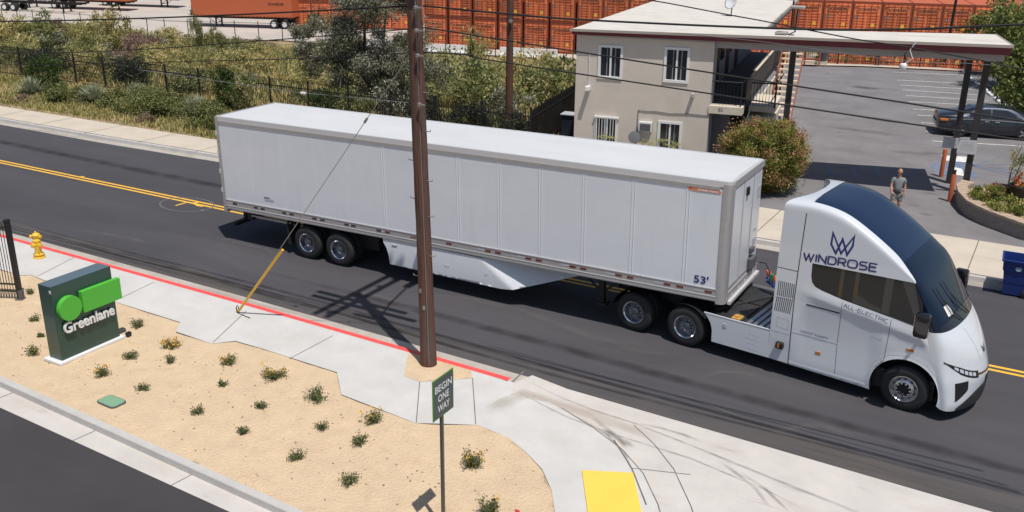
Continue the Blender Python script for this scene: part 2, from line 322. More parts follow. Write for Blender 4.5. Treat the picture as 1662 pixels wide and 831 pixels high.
class MB:
    def __init__(s): s.v = []; s.f = []; s.smooth = False
    def add(s, vs, fs):
        k = len(s.v); s.v += [tuple(v) for v in vs]; s.f += [tuple(i + k for i in f) for f in fs]; return s
    def box(s, a, b, mtx=None):
        x0, y0, z0 = a; x1, y1, z1 = b
        vs = [(x0, y0, z0), (x1, y0, z0), (x1, y1, z0), (x0, y1, z0), (x0, y0, z1), (x1, y0, z1), (x1, y1, z1), (x0, y1, z1)]
        if mtx is not None: vs = [tuple(mtx @ Vector(v)) for v in vs]
        return s.add(vs, [(0, 3, 2, 1), (4, 5, 6, 7), (0, 1, 5, 4), (1, 2, 6, 5), (2, 3, 7, 6), (3, 0, 4, 7)])
    def bbox(s, a, b, c=.02):
        """box with its vertical and horizontal edges chamfered"""
        x0, y0, z0 = a; x1, y1, z1 = b; c = min(c, (x1-x0)/2.01, (y1-y0)/2.01, (z1-z0)/2.01)
        bm = bmesh.new(); bmesh.ops.create_cube(bm, size=1)
        for v in bm.verts: v.co = Vector(((x0+x1)/2 + v.co.x*(x1-x0), (y0+y1)/2 + v.co.y*(y1-y0), (z0+z1)/2 + v.co.z*(z1-z0)))
        bmesh.ops.bevel(bm, geom=bm.edges[:], offset=c, segments=2, affect='EDGES', profile=.5)
        bm.verts.index_update(); s.add([v.co for v in bm.verts], [[v.index for v in f.verts] for f in bm.faces]); bm.free(); return s
    def tube(s, pts, r, n=8, caps=True):
        pts = [Vector(p) for p in pts]; k = len(s.v); N = len(pts)
        rs = r if hasattr(r, '__len__') else [r] * N
        prev = None
        for i, p in enumerate(pts):
            d = (pts[min(i + 1, N - 1)] - pts[max(i - 1, 0)])
            d = d.normalized() if d.length > 1e-9 else Vector((0, 0, 1))
            if prev is None:
                a = Vector((0, 0, 1)) if abs(d.z) < .9 else Vector((1, 0, 0)); x = d.cross(a).normalized()
            else:
                x = (prev - d * prev.dot(d)).normalized()
            prev = x; y = d.cross(x)
            for j in range(n):
                t = 2 * math.pi * j / n; s.v.append(tuple(p + (x * math.cos(t) + y * math.sin(t)) * rs[i]))
        for i in range(N - 1):
            for j in range(n):
                a = k + i * n + j; b = k + i * n + (j + 1) % n; s.f.append((a, b, b + n, a + n))
        if caps: s.f.append(tuple(k + j for j in range(n))[::-1]); s.f.append(tuple(k + (N - 1) * n + j for j in range(n)))
        return s
    def lathe(s, prof, n=32, mtx=None, close=False):
        """profile of (r, h) turned about the local z axis"""
        k = len(s.v)
        for r, h in prof:
            for j in range(n):
                t = 2 * math.pi * j / n; p = Vector((r * math.cos(t), r * math.sin(t), h))
                s.v.append(tuple(mtx @ p if mtx is not None else p))
        for i in range(len(prof) - 1):
            for j in range(n):
                a = k + i * n + j; b = k + i * n + (j + 1) % n; s.f.append((a, b, b + n, a + n))
        return s
    def prism(s, poly, z0, z1):
        n = len(poly); A = sum(poly[i][0]*poly[(i+1) % n][1] - poly[(i+1) % n][0]*poly[i][1] for i in range(n))
        if A < 0: poly = poly[::-1]
        k = len(s.v); s.v += [(x, y, z0) for x, y in poly] + [(x, y, z1) for x, y in poly]
        s.f.append(tuple(k + i for i in range(n))[::-1]); s.f.append(tuple(k + n + i for i in range(n)))
        for i in range(n):
            j = (i + 1) % n; s.f.append((k + i, k + j, k + n + j, k + n + i))
        return s
    def ribbon(s, pts, wd, up=Vector((0, 0, 1)), closed=False):
        """flat strip along a polyline, its width across the given normal"""
        pts = [Vector(p) for p in pts]; N = len(pts)
        ws = wd if hasattr(wd, '__len__') else [wd] * N; k = len(s.v)
        for i, p in enumerate(pts):
            a = pts[i - 1] if (i > 0 or closed) else p; b = pts[(i + 1) % N] if (i < N - 1 or closed) else p
            d1 = (p - a); d2 = (b - p)
            d1 = d1.normalized() if d1.length > 1e-9 else d2.normalized(); d2 = d2.normalized() if d2.length > 1e-9 else d1
            d = (d1 + d2); d = d.normalized() if d.length > 1e-6 else d1
            sd = up.cross(d).normalized(); c = max(.35, sd.dot(up.cross(d1).normalized()))
            s.v.append(tuple(p + sd * ws[i] / 2 / c)); s.v.append(tuple(p - sd * ws[i] / 2 / c))
        for i in range(N - 1 + (1 if closed else 0)):
            a = k + 2 * i; b = k + 2 * ((i + 1) % N); s.f.append((a + 1, b + 1, b, a))
        return s
    def pieces(s):
        """groups of faces that stand clear of each other"""
        n = len(s.v); root = list(range(n))
        def find(a):
            while root[a] != a: root[a] = root[root[a]]; a = root[a]
            return a
        for f in s.f:
            r = find(f[0])
            for i in f[1:]: root[find(i)] = r
        ids = np.array([find(i) for i in range(n)]); u, isl = np.unique(ids, return_inverse=True); k = len(u)
        if k < 2 or k > 900: return None
        P = np.array(s.v, float); lo = np.full((k, 3), np.inf); hi = -lo; np.minimum.at(lo, isl, P); np.maximum.at(hi, isl, P)
        size = (hi - lo).max(1); gap = np.maximum(0, np.maximum(lo[:, None] - hi[None], lo[None] - hi[:, None]))
        near = np.sqrt((gap ** 2).sum(2)) <= np.maximum(.02, .48 * np.maximum(size[:, None], size[None]))
        lab = np.arange(k)
        for _ in range(60):
            new = np.where(near, lab[None], k).min(1)
            if (new == lab).all(): break
            lab = new
        g = np.unique(lab)
        if len(g) < 2 or len(g) > 45: return None
        return [set(np.nonzero(lab[isl] == q)[0].tolist()) for q in g]
    def build(s, name, m, parent=None, smooth=False, auto=None):
        if parent is not None and len(s.v) < 20000:
            pc = s.pieces()
            if pc:
                if name.endswith('s') and not name.endswith('ss'): name = name[:-1]
                first = None
                for st in pc:
                    q = MB(); mp = {}
                    for i in sorted(st): mp[i] = len(q.v); q.v.append(s.v[i])
                    q.f = [tuple(mp[i] for i in f) for f in s.f if f[0] in st]
                    o = q.build1(name, m, parent, smooth, auto); first = first or o
                return first
        return s.build1(name, m, parent, smooth, auto)
    def build1(s, name, m, parent=None, smooth=False, auto=None):
        me = bpy.data.meshes.new(name); me.from_pydata(s.v, [], s.f); me.update()
        if smooth: me.polygons.foreach_set('use_smooth', [True] * len(me.polygons))
        if auto:
            me.polygons.foreach_set('use_smooth', [True] * len(me.polygons)); me.set_sharp_from_angle(angle=R(auto))
        return link(name, me, m, parent)
def soft_strips(name, m, strips):
    """flat strips with a fade value: 0 along the edges and ends, 1 in the middle"""
    V = []; F = []; A = []
    for pts, wd in strips:
        P = [Vector(p) for p in pts]; N = len(P); k = len(V)
        for i, p in enumerate(P):
            d = (P[min(N - 1, i + 1)] - P[max(0, i - 1)]); d.z = 0; d.normalize(); sd = Vector((-d.y, d.x, 0)); e = min(1, min(i, N - 1 - i) / max(1, N * .22)); w_ = wd * (.6 + .4 * e) * (1 + .35 * noise.noise(p * 1.3))
            for j in range(7): u = (j - 3) / 3; V.append(tuple(p + sd * u * w_)); A.append(e * max(0, 1 - u * u) ** 1.3)
        for i in range(N - 1):
            for j in range(6): a = k + i * 7 + j; F.append((a, a + 7, a + 8, a + 1))
    me = bpy.data.meshes.new(name); me.from_pydata(V, [], F); at = me.attributes.new('fade', 'FLOAT', 'POINT'); at.data.foreach_set('value', A); me.update()
    return structure(link(name, me, m))
def inside(p, poly):
    x, y = p; c = False; n = len(poly)
    for i in range(n):
        x1, y1 = poly[i]; x2, y2 = poly[(i + 1) % n]
        if (y1 > y) != (y2 > y) and x < (x2 - x1) * (y - y1) / (y2 - y1) + x1: c = not c
    return c
def panel(outline, fn, step=.25, holes=()):
    """triangulated region of a plane with inner grid points, mapped to space by fn(a, b)"""
    vs = []; es = []
    def loop(L):
        k = len(vs); pts = []
        for i in range(len(L)):
            a = Vector(L[i]); b = Vector(L[(i + 1) % len(L)]); n = max(1, int((b - a).length / step))
            for j in range(n): pts.append(a.lerp(b, j / n))
        vs.extend(pts); es.extend([(k + i, k + (i + 1) % len(pts)) for i in range(len(pts))]); return pts
    o2 = loop(outline)
    for h in holes: loop(h)
    xs = [p[0] for p in outline]; ys = [p[1] for p in outline]
    nx = int((max(xs) - min(xs)) / step); ny = int((max(ys) - min(ys)) / step)
    for i in range(1, nx):
        for j in range(1, ny):
            p = (min(xs) + i * (max(xs) - min(xs)) / nx + (.25 * step if j % 2 else 0), min(ys) + j * (max(ys) - min(ys)) / ny)
            if inside(p, outline) and not any(inside(p, h) for h in holes):
                if all((Vector(p) - q).length_squared > (step * .3) ** 2 for q in vs[:len(o2)]): vs.append(Vector(p))
    r = delaunay_2d_cdt(vs, es, [], 0, 1e-6)
    mb = MB(); fs = []
    for f in r[2]:
        c = sum((r[0][i] for i in f), Vector((0, 0))) / len(f)
        if inside(c, outline) and not any(inside(c, h) for h in holes): fs.append(f)
    mb.add([fn(v.x, v.y) for v in r[0]], fs)
    return mb
def text_mesh(txt, size=1, bold=0, shear=0, extrude=0, spacing=1.0, align='LEFT', line=1.0):
    c = bpy.data.curves.new('t', 'FONT'); c.body = txt; c.size = size; c.offset = bold; c.shear = shear; c.extrude = extrude
    c.space_character = spacing; c.align_x = align; c.space_line = line; c.resolution_u = 3
    o = bpy.data.objects.new('t', c); COL.objects.link(o)
    dg = bpy.context.evaluated_depsgraph_get(); me = bpy.data.meshes.new_from_object(o.evaluated_get(dg))
    bpy.data.objects.remove(o); bpy.data.curves.remove(c); me.materials.clear(); return me
def text_obj(name, txt, m, parent, origin, xdir, ydir, width=None, height=None, **k):
    """lettering laid on a plane: origin, reading direction, up direction"""
    me = text_mesh(txt, **k); vs = [v.co.copy() for v in me.vertices]
    x0 = min(v.x for v in vs); x1 = max(v.x for v in vs); y0 = min(v.y for v in vs); y1 = max(v.y for v in vs)
    sx = width / (x1 - x0) if width else 1; sy = height / (y1 - y0) if height else (sx if width else 1)
    if not width: sx = sy
    xd = Vector(xdir).normalized(); yd = Vector(ydir).normalized(); nd = xd.cross(yd).normalized(); og = Vector(origin)
    zm = min(v.z for v in vs)
    for v in me.vertices: v.co = og + xd * (v.co.x - x0) * sx + yd * (v.co.y - y0) * sy + nd * (v.co.z - zm)
    me.name = name
    return link(name, me, m, parent)
# ---- stroke lettering, unit height
def arc(cx, cy, rx, ry, a0, a1, n=8):
    return [(cx + rx * math.cos(R(a0 + (a1 - a0) * i / n)), cy + ry * math.sin(R(a0 + (a1 - a0) * i / n))) for i in range(n + 1)]
FONT = {
 'W': (1.15, [[(0, 1), (.3, 0), (.57, .85), (.85, 0), (1.15, 1)]]), 'I': (.06, [[(.03, 0), (.03, 1)]]),
 'N': (.8, [[(0, 0), (0, 1), (.8, 0), (.8, 1)]]),
 'D': (.85, [[(0, 0), (0, 1), (.5, 1)] + arc(.5, .65, .35, .35, 90, 0, 4) + arc(.5, .35, .35, .35, 0, -90, 4) + [(0, 0)]]),
 'R': (.8, [[(0, 0), (0, 1), (.55, 1)] + arc(.55, .73, .25, .27, 90, -90, 6) + [(0, .46)], [(.42, .46), (.82, 0)]]),
 'O': (1.0, [arc(.3, .7, .3, .3, 90, 180, 4) + arc(.3, .3, .3, .3, 180, 270, 4) + arc(.7, .3, .3, .3, 270, 360, 4) + arc(.7, .7, .3, .3, 0, 90, 4) + [(.3, 1)]]),
 'S': (.8, [[(.8, 1), (.25, 1)] + arc(.25, .76, .24, .24, 90, 270, 6) + [(.55, .52)] + arc(.55, .26, .25, .26, 90, -90, 6) + [(0, 0)]]),
 'E': (.75, [[(.78, 1), (0, 1), (0, 0), (.78, 0)], [(0, .52), (.7, .52)]]),
 'A': (.85, [[(0, 0), (.42, 1), (.85, 0)], [(.16, .3), (.7, .3)]]), 'L': (.6, [[(0, 1), (0, 0), (.6, 0)]]),
 'C': (.8, [[(.8, 1), (.3, 1)] + arc(.3, .7, .3, .3, 90, 180, 4) + arc(.3, .3, .3, .3, 180, 270, 4) + [(.8, 0)]]),
 'T': (.8, [[(0, 1), (.8, 1)], [(.4, 1), (.4, 0)]]), '-': (.4, [[(0, .5), (.4, .5)]])}
def strokes(txt, m, name, parent, origin, xdir, ydir, width, height, sw=.12, gap=.28):
    tot = sum(FONT[c][0] for c in txt) + gap * (len(txt) - 1)
    xd = Vector(xdir).normalized(); yd = Vector(ydir).normalized(); nd = xd.cross(yd).normalized(); og = Vector(origin)
    sx = width / tot; mb = MB(); x = 0
    for c in txt:
        wd, ss = FONT[c]
        for st in ss: mb.ribbon([og + xd * (x + p[0]) * sx + yd * p[1] * height for p in st], sw * height, nd)
        x += wd + gap
    return mb.build(name, m, parent)
# ---- foliage
def rnd_mesh(name, V3, faces_n, nv, rnd, m):
    """mesh of faces_n separate faces with nv corners each; rnd holds one value per face"""
    me = bpy.data.meshes.new(name); me.vertices.add(len(V3)); me.vertices.foreach_set('co', np.asarray(V3, np.float32).ravel())
    me.loops.add(faces_n * nv); me.loops.foreach_set('vertex_index', np.arange(faces_n * nv, dtype=np.int32))
    me.polygons.add(faces_n); me.polygons.foreach_set('loop_start', np.arange(faces_n, dtype=np.int32) * nv)
    me.polygons.foreach_set('loop_total', np.full(faces_n, nv, np.int32))
    a = me.attributes.new('rnd', 'FLOAT', 'POINT'); a.data.foreach_set('value', np.repeat(rnd, nv).astype(np.float32))
    me.update(calc_edges=True); me.materials.append(M[m]); return me
def leaves_at(P, size, rng, aspect=.45, upb=0.0):
    """a rhombic leaf with random direction at every point"""
    n = len(P); d = rng.normal(size=(n, 3)); d[:, 2] += upb; d /= np.linalg.norm(d, axis=1)[:, None]
    e = rng.normal(size=(n, 3)); s_ = np.cross(d, e); s_ /= np.linalg.norm(s_, axis=1)[:, None]
    L = (size * rng.uniform(.6, 1.4, n))[:, None]
    V3 = np.stack([P, P + d * L * .5 + s_ * L * aspect * .5, P + d * L, P + d * L * .5 - s_ * L * aspect * .5], 1)
    return V3.reshape(-1, 3)
def foliage(name, n, radii, size, m, seed=0, lumps=18, lump_r=.38, center=(0, 0, 0), aspect=.45, upb=.2, flat=0.0, clumpvar=.35, shell=(.25, .85)):
    rng = np.random.default_rng(seed)
    c = rng.normal(size=(lumps, 3)); c /= np.linalg.norm(c, axis=1)[:, None]; c *= rng.uniform(shell[0], shell[1], (lumps, 1)) ** .6
    if flat: c[:, 2] = np.abs(c[:, 2]) * (1 - flat)
    lr = lump_r * rng.uniform(.6, 1.3, lumps); cv = rng.uniform(-clumpvar, clumpvar, lumps)
    k = rng.integers(0, lumps, n); q = rng.normal(size=(n, 3)); q /= np.linalg.norm(q, axis=1)[:, None]
    q *= (rng.uniform(0, 1, n) ** .45 * lr[k] * rng.choice([1, 1, 1, 1.25], n))[:, None]
    P = (c[k] + q) * np.array(radii) + np.array(center)
    rv = np.clip(.45 + cv[k] + rng.uniform(-.35, .35, n), 0, 1)
    return rnd_mesh(name, leaves_at(P, size, rng, aspect, upb), n, 4, rv, m)
def blades(name, n, base_r, height, width, m, seed=0, spread=.8, curve=.3, h_var=.4):
    """rosette of narrow tapering blades from the ground"""
    rng = np.random.default_rng(seed); V3 = []; rv = []
    for i in range(n):
        a = rng.uniform(0, 2 * math.pi); t = rng.uniform(0, 1) * spread; h = height * rng.uniform(1 - h_var, 1)
        d = np.array([math.cos(a) * math.sin(t * 1.4), math.sin(a) * math.sin(t * 1.4), math.cos(t * 1.4)])
        b = np.array([math.cos(a), math.sin(a), 0]) * base_r * rng.uniform(0, 1); s_ = np.array([-math.sin(a), math.cos(a), 0]) * width / 2
        mid = b + d * h * .5; tip = b + d * h + np.array([d[0], d[1], -.4]) * h * curve * t * .3
        V3 += [b - s_, b + s_, mid + s_ * .8, mid - s_ * .8, mid - s_ * .8, mid + s_ * .8, tip + s_ * .06, tip - s_ * .06]
        r_ = rng.uniform(0, 1); rv += [r_, min(1, r_ + .15)]
    return rnd_mesh(name, V3, 2 * n, 4, np.array(rv), m)
# ============================================================ GROUND AND ROADS
def lerpline(pts, x):
    if x <= pts[0][0]: return pts[0][1]
    for (a, b), (c, d) in zip(pts, pts[1:]):
        if x <= c: return b + (d - b) * (x - a) / (c - a)
    return pts[-1][1]
def terrain_z(x, y):
    """verge rises a little behind the far pavement, the field falls to the freight yard"""
    n = noise.noise(Vector((x * .22, y * .22, 0))) * .18 + noise.noise(Vector((x * .7, y * .7, 3))) * .06
    if x > 3.4 + max(0, (y - 62) * .0):
        if y < 51.5: return -.06
        return max(-3.1, -.06 - (y - 51.5) * .45)
    if y < 9.7: return -.06
    if y < 15.6: return .1 + min(1, (y - 9.7) / 3) * .12 + n * .5 * min(1, (y - 9.7))
    e = 50 if x < -45 else 50 + (x + 45) * .2
    t = min(1, (y - 15.6) / (e - 15.6)); z = .22 - 3.3 * t ** 1.1 + n * (1 if t < 1 else .0)
    k = min(1, max(0, (3.4 - x) / 4.0)); return z * k + (-.06) * (1 - k)
gx = np.concatenate([np.linspace(-400, -100, 6), np.linspace(-96, 40, 172), np.linspace(60, 400, 6)])
gy = np.concatenate([np.linspace(-120, -14, 5), np.linspace(8, 75, 86), np.linspace(90, 600, 8)])
mb = MB()
for yy in gy:
    for xx in gx: mb.v.append((float(xx), float(yy), terrain_z(float(xx), float(yy))))
nx = len(gx)
for j in range(len(gy) - 1):
    for i in range(nx - 1): a = j * nx + i; mb.f.append((a, a + 1, a + nx + 1, a + nx))
structure(mb.build('ground', 'dirt', smooth=True))
near_edge = [(-120, -3.0), (-6.1, -3.12), (4.4, -3.23), (12.35, -3.41), (21.3, -3.71), (60, -5.0)]
far_edge = [(-120, 6.7), (-22, 6.88), (-14.6, 6.9), (-7.9, 7.15), (14.6, 8.2), (22, 8.2), (60, 8.2)]
def strip(name, m, lo, hi, z, xs):
    b = MB()
    for x in xs: b.v += [(x, lo(x), z), (x, hi(x), z)]
    for i in range(len(xs) - 1): b.f.append((2 * i, 2 * i + 2, 2 * i + 3, 2 * i + 1))
    return structure(b.build(name, m))
XS = [-120, -80, -50] + [x * 1.0 for x in range(-40, 41, 2)] + [60]
ne = lambda x: lerpline(near_edge, x); fe = lambda x: lerpline(far_edge, x)
strip('road', 'asphalt', ne, fe, 0.0, XS)
yl = lambda x: lerpline([(-120, 2.0), (-15.4, 2.45), (-2, 2.48), (21.8, 2.63), (60, 2.9)], x)
strip('centre_line', 'yellow_paint', lambda x: yl(x) + .06, lambda x: yl(x) + .17, .004, XS)
strip('centre_line', 'yellow_paint', lambda x: yl(x) - .17, lambda x: yl(x) - .06, .004, XS)
# utility survey marks on the asphalt
b = MB()
b.ribbon([(*(-4.1, 2.3), .005), (*(-4.07, 2.59), .005)], .10)
structure(b.build('survey_marks', 'yellow_paint'))
b = MB(); c0 = (-4.21, 2.05)
c0 = (-4.21, 2.14)
b.ribbon([(c0[0] + 1.1 * math.cos(t / 24 * 6.283), c0[1] + .75 * math.sin(t / 24 * 6.283), .005) for t in range(24)], .05, closed=True)
structure(b.build('survey_circle', 'faded_white'))
b = MB(); b.ribbon([(*(-4.43, 1.83), .006), (*(-4.41, 2.29), .006)], .09).ribbon([(*(-4.2, 2.42), .006), (*(-3.74, 2.25), .006), (*(-3.54, 2.29), .006)], .12)
b.ribbon([(*(-10.82, 2.28), .006), (*(-10.78, 2.41), .006)], .1).ribbon([(*(-10.65, 2.65), .006), (*(-10.49, 2.7), .006)], .1)
structure(b.build('survey_marks', 'yellow_paint'))
b = MB(); b.ribbon([(*(-3.25, 1.9), .006), (*(-3.16, 1.95), .006)], .12); structure(b.build('survey_marks', 'blue_paint'))
# gutter pans, kerbs
kerb_face = lambda x: ne(x) - .42 if x < 12 else ne(x) - .42
strip('gutter', 'gutter', lambda x: kerb_face(x) - .02, lambda x: ne(x) + .05, .004, [x for x in XS if x < 12] + [12.9])
strip('gutter', 'gutter', lambda x: fe(x) - .02, lambda x: fe(x) + .4, .004, [x for x in XS])
b = MB(); xs = [x for x in XS if x < 12] + [12.9]
for x in xs:
    k = kerb_face(x); h = .15 if x < 12.5 else .03
    b.v += [(x, k, 0), (x, k - .02, h - .02), (x, k - .035, h), (x, k - .15, h), (x, k - .15, 0)]
for i in range(len(xs) - 1):
    for j in range(4): a = 5 * i + j; b.f.append((a, a + 1, a + 6, a + 5))
structure(b.build('kerb', 'kerb'))
strip('red_kerb_paint', 'red_paint', lambda x: kerb_face(x) - .19, lambda x: kerb_face(x) - .036, .155, [x for x in XS if x < 12] + [12.6])
# far kerb
b = MB()
for x in XS:
    k = fe(x) + .4; b.v += [(x, k, 0), (x, k + .03, .14), (x, k + .18, .145)]
for i in range(len(XS) - 1):
    for j in range(2): a = 3 * i + j; b.f.append((a + 3, a + 4, a + 1, a))
structure(b.build('kerb', 'kerb'))
back = [(-120, 9.1), (-26, 9.25), (-16.6, 9.45), (-10, 9.6), (3, 10.3), (4, 12.0), (13.8, 12.2), (22.2, 12.25), (60, 12.3)]
strip('far_pavement', 'far_walk', lambda x: fe(x) + .58, lambda x: lerpline(back, x), .15, sorted(XS + [3, 3.98, 4.02]))
b = MB()
for x in [-34, -30.5, -27, -23.5, -20, -16.5, -13, -9.5, 14.4, 17.6, 20.8, 24]:
    b.ribbon([(x, fe(x) + .42, .156), (x + .05, lerpline(back, x), .156)], .03)
b.ribbon([(x, fe(x) + .6, .157) for x in XS], .03)
structure(b.build('pavement_joints', 'joint'))
# near island: sand, pavement, kerb to the driveway
kf = lambda x: -9.62 - .053 * x
def near_z(x, y):
    """pavement level, ramping down to the gutter where the driveway mouth begins"""
    if x < 12.4: return .15
    k = min(1, (x - 12.4) / 1.4); d = max(0, (ne(x) - y)); zr = min(.15, .012 + .138 * min(1, d / 3.2) ** .8)
    return .15 * (1 - k) + zr * k
walk_back = [(-120, -5.2), (-2.49, -5.51), (-2.28, -5.33), (-1.65, -5.4), (1.4, -5.44), (3.88, -5.49), (4.24, -5.94), (5.53, -6.0), (5.88, -5.59), (6.64, -5.58),
 (9.07, -5.64), (9.82, -6.41), (11.9, -6.6), (13.02, -6.01), (13.79, -6.09), (14.44, -6.45), (14.94, -6.8), (15.4, -7.31), (15.76, -7.88), (16.0, -8.52), (16.07, -9.14)]
island_low = [(16.0, -10.75), (11.5, -10.37), (7.8, -10.17), (3, -9.87), (-120, -4.2 - 9)]
pan = panel([(-60, -5.2)] + walk_back[1:] + [(15.1, kf(15.1) + .165), (3, kf(3) + .165), (-60, kf(-60) + .165)],
            lambda x, y: (x, y, .128 + .03 * noise.noise(Vector((x * .9, y * .9, 0))) * min(1, 1) + .012 * noise.noise(Vector((x * 4, y * 4, 5)))), step=.22)
structure(pan.build('sand', 'sand', smooth=True))
arc_ = [(12.75, kerb_face(12.75) - .15), (12.94, -4.5), (13.51, -4.38), (14.12, -4.37), (15.08, -4.81), (15.92, -5.3), (16.61, -5.91), (17.24, -6.76), (17.35, -8.4), (17.3, -9.4), (16.9, kf(16.9) + .165)]
wk = [(-60, -5.2)] + walk_back[1:] + [(15.1, kf(15.1) + .165)] + arc_[::-1] + [(x, kerb_face(x) - .15) for x in [12.5, 10, 6, 2, -2, -10, -30, -60]]
structure(panel(wk, lambda x, y: (x, y, near_z(x, y)), step=.5).build('pavement', 'concrete'))
ap = arc_ + [(30, kf(30) + .165), (40, kf(40) + .165), (45, -4.5)] + [(x, ne(x) + .01) for x in [40, 30, 24, 21, 18, 15.5, 13.8, 12.9]]
structure(panel(ap, lambda x, y: (x, y, near_z(x, y)), step=.5).build('driveway_apron', 'concrete_apron'))
# skirt below the pavement's back edge
b = MB()
for (x0, y0), (x1, y1) in zip(walk_back, walk_back[1:]):
    b.add([(x0, y0, .0), (x1, y1, .0), (x1, y1, near_z(x1, y1) - .001), (x0, y0, near_z(x0, y0) - .001)], [(0, 1, 2, 3)])
structure(b.build('pavement_edge', 'joint'))
# sand pocket round the pole
pocket = [(9.77, -4.18), (10.48, -5.01), (10.95, -5.08), (11.86, -4.32), (11.6, -4.16), (10.88, -4.12), (10.62, -4.13)]
pocket = [(9.86, -4.17), (10.48, -5.01), (10.95, -5.08), (11.86, -4.32), ((11.62, -4.19)[0], kerb_face(11.5) - .2)]
pocket[0] = (pocket[0][0], kerb_face(10) - .2)
structure(panel(pocket, lambda x, y: (x, y, .156 + .008 * noise.noise(Vector((x * 5, y * 5, 0)))), step=.12).build('sand_pocket', 'sand', smooth=True))
# joints, curb-return arcs and tyre scuffs
b = MB()
J = lambda *p: [(*q, near_z(*q) + .005) for q in p]
for seg in ([(10.95, -5.08), (11.91, -6.58)], [(11.86, -4.32), (12.98, -6.0)], [(4.81, -4.12), (5.5, -5.94)], [(1.14, -3.93), (1.34, -5.43)], [(7.72, -4.16), (7.68, -5.66)], [(-2.48, -3.78), (-2.01, -5.33)]):
    b.ribbon(J(*seg), .02)
for seg in ([(14.12, -4.37), (15.08, -4.81), (15.92, -5.3), (16.61, -5.91), (17.24, -6.76), (17.59, -7.36)], [(15.73, -4.25), (16.38, -4.76), (17.05, -5.46), (17.74, -6.47), (18.09, -7.06)]):
    b.ribbon(J(*seg), .02)
b.ribbon(J((16.36, -5.86), (17.39, -5.48)), .02); b.ribbon(J((15.63, -5.04), (16.36, -5.86), (17.06, -6.87)), .03)
b.ribbon([(*(12.58, -3.84), .012), (*(12.56, -3.21), .012)], .04)
b.ribbon([(*(15.72, -4.08), .012), (*(15.63, -3.62), .012)], .03); b.ribbon([(*(18.45, -3.83), .012), (*(18.63, -3.93), .012)], .03)
structure(b.build('pavement_joints', 'joint'))
def J2(pts, n=6):
    out = []
    for p, q in zip(pts, pts[1:]):
        for i in range(n): t = i / n; x = p[0] + (q[0]-p[0])*t; y = p[1] + (q[1]-p[1])*t; out.append((x, y, near_z(x, y) + .007))
    return out
def dens(pts, z=None, n=7):
    q = J2(pts, n); return [(x, y, (z if z is not None else zz_)) for x, y, zz_ in q]
soft_strips('tyre_scuffs', 'stain_dark', [
 (dens([(12.82, -3.7), (13.72, -3.9), (14.7, -4.09), (15.69, -4.16), (17.01, -4.41), (18.83, -4.8), (20.44, -5.12), (21.48, -5.27)]), 0.046), (dens([(15.69, -4.16), (16.22, -4.05), (16.76, -4.07), (17.32, -4.2)]), 0.062),
 (dens([(12.59, -4.24), (13.36, -4.38), (14.41, -4.68), (15.6, -4.84), (17.19, -4.91), (18.85, -5.27), (19.81, -5.65)]), 0.034), (dens([(14.02, -4.36), (14.83, -4.67), (15.44, -4.93), (16.06, -5.45), (16.58, -6.24)]), 0.043),
 (dens([(15.21, -4.73), (15.67, -4.91), (16.2, -5.16)]), 0.124), (dens([(14.83, -4.37), (15.73, -4.98), (16.07, -5.31)]), 0.074), (dens([(17.66, -4.68), (18.19, -5.01), (18.57, -5.3), (19.08, -5.92)]), 0.056), (dens([(18.15, -4.88), (18.72, -5.21), (19.44, -5.87)]), 0.050), (dens([(16.01, -2.41), (16.91, -2.58), (17.92, -2.83)]), 0.031)])
soft_strips('brown_stains', 'stain_brown', [(dens([(12.96, -5.53), (12.98, -4.92), (13.15, -4.27), (13.91, -4.14)]), .26), (dens([(12.96, -4.22), (14.36, -4.29), (15.7, -4.44), (16.67, -4.53)]), .24)])
soft_strips('tyre_tracks', 'stain_black', [([(x, -2.35 - .02 * x + .1 * math.sin(x * .3), .008) for x in np.linspace(-9, 26, 40)], .09), ([(x, -2.62 - .02 * x + .12 * math.sin(x * .3 + 1), .008) for x in np.linspace(-9, 26, 40)], .08), ([(x, ne(x) + .5 + .05 * math.sin(x), .008) for x in np.linspace(-8, 14, 40)], .12),
 ([(x, -1.5 - .015 * x + .15 * math.sin(x * .2), .008) for x in np.linspace(2, 30, 40)], .22), ([(x, 4.6 + .1 * math.sin(x * .2), .008) for x in np.linspace(-26, 4, 40)], .3)])
soft_strips('dust_streaks', 'stain_light', [(dens([(-1.15, -0.18), (-0.07, 0.05), (1.55, 0.0), (3.12, -0.35)], .009), .13), (dens([(8.08, -0.39), (9.12, -0.13), (10.84, -0.09), (13.1, -0.69), (15.49, -0.57)], .009), .16), (dens([(13.68, -0.85), (14.62, -0.77), (15.39, -0.51)], .009), .16), (dens([(16.13, -1.52), (16.5, -0.87), (17.01, -0.64), (17.97, -1.05)], .009), .10), (dens([(5.81, -1.34), (6.82, -1.25), (8.33, -1.36)], .009), .12), (dens([(-5.2, -1.76), (-3.16, -1.47), (-1.44, -1.48)], .009), .14), (dens([(18.21, -2.95), (19.04, -2.18), (20.17, -2.35)], .009), .14)])
soft_strips('oil_spots', 'stain_black', [(dens([(13.66, 31.78), (14.94, 31.48), (16.14, 31.51)], .012), .5), (dens([(11.16, 41.35), (13.37, 41.23)], .012), .5), (dens([(17.82, 12.44), (18.79, 12.57)], .012), .4)])
soft_strips('light_wear', 'stain_light', [(dens([(12.5, 28.33), (14.9, 28.17), (16.61, 28.13)], .012), .45), (dens([(18.65, 15.02), (19.29, 14.81)], .012), .25), (dens([(18.09, 16.02), (18.75, 15.87)], .012), .2), (dens([(16.09, 24.4), (17.61, 24.67), (18.3, 25.38)], .012), .4)])
strip('gutter_dirt', 'asphalt_dirty', lambda x: ne(x) + .04, lambda x: ne(x) + .75 + .25 * noise.noise(Vector((x * .5, 0, 0))), .003, [x * .5 for x in range(-60, 110)])
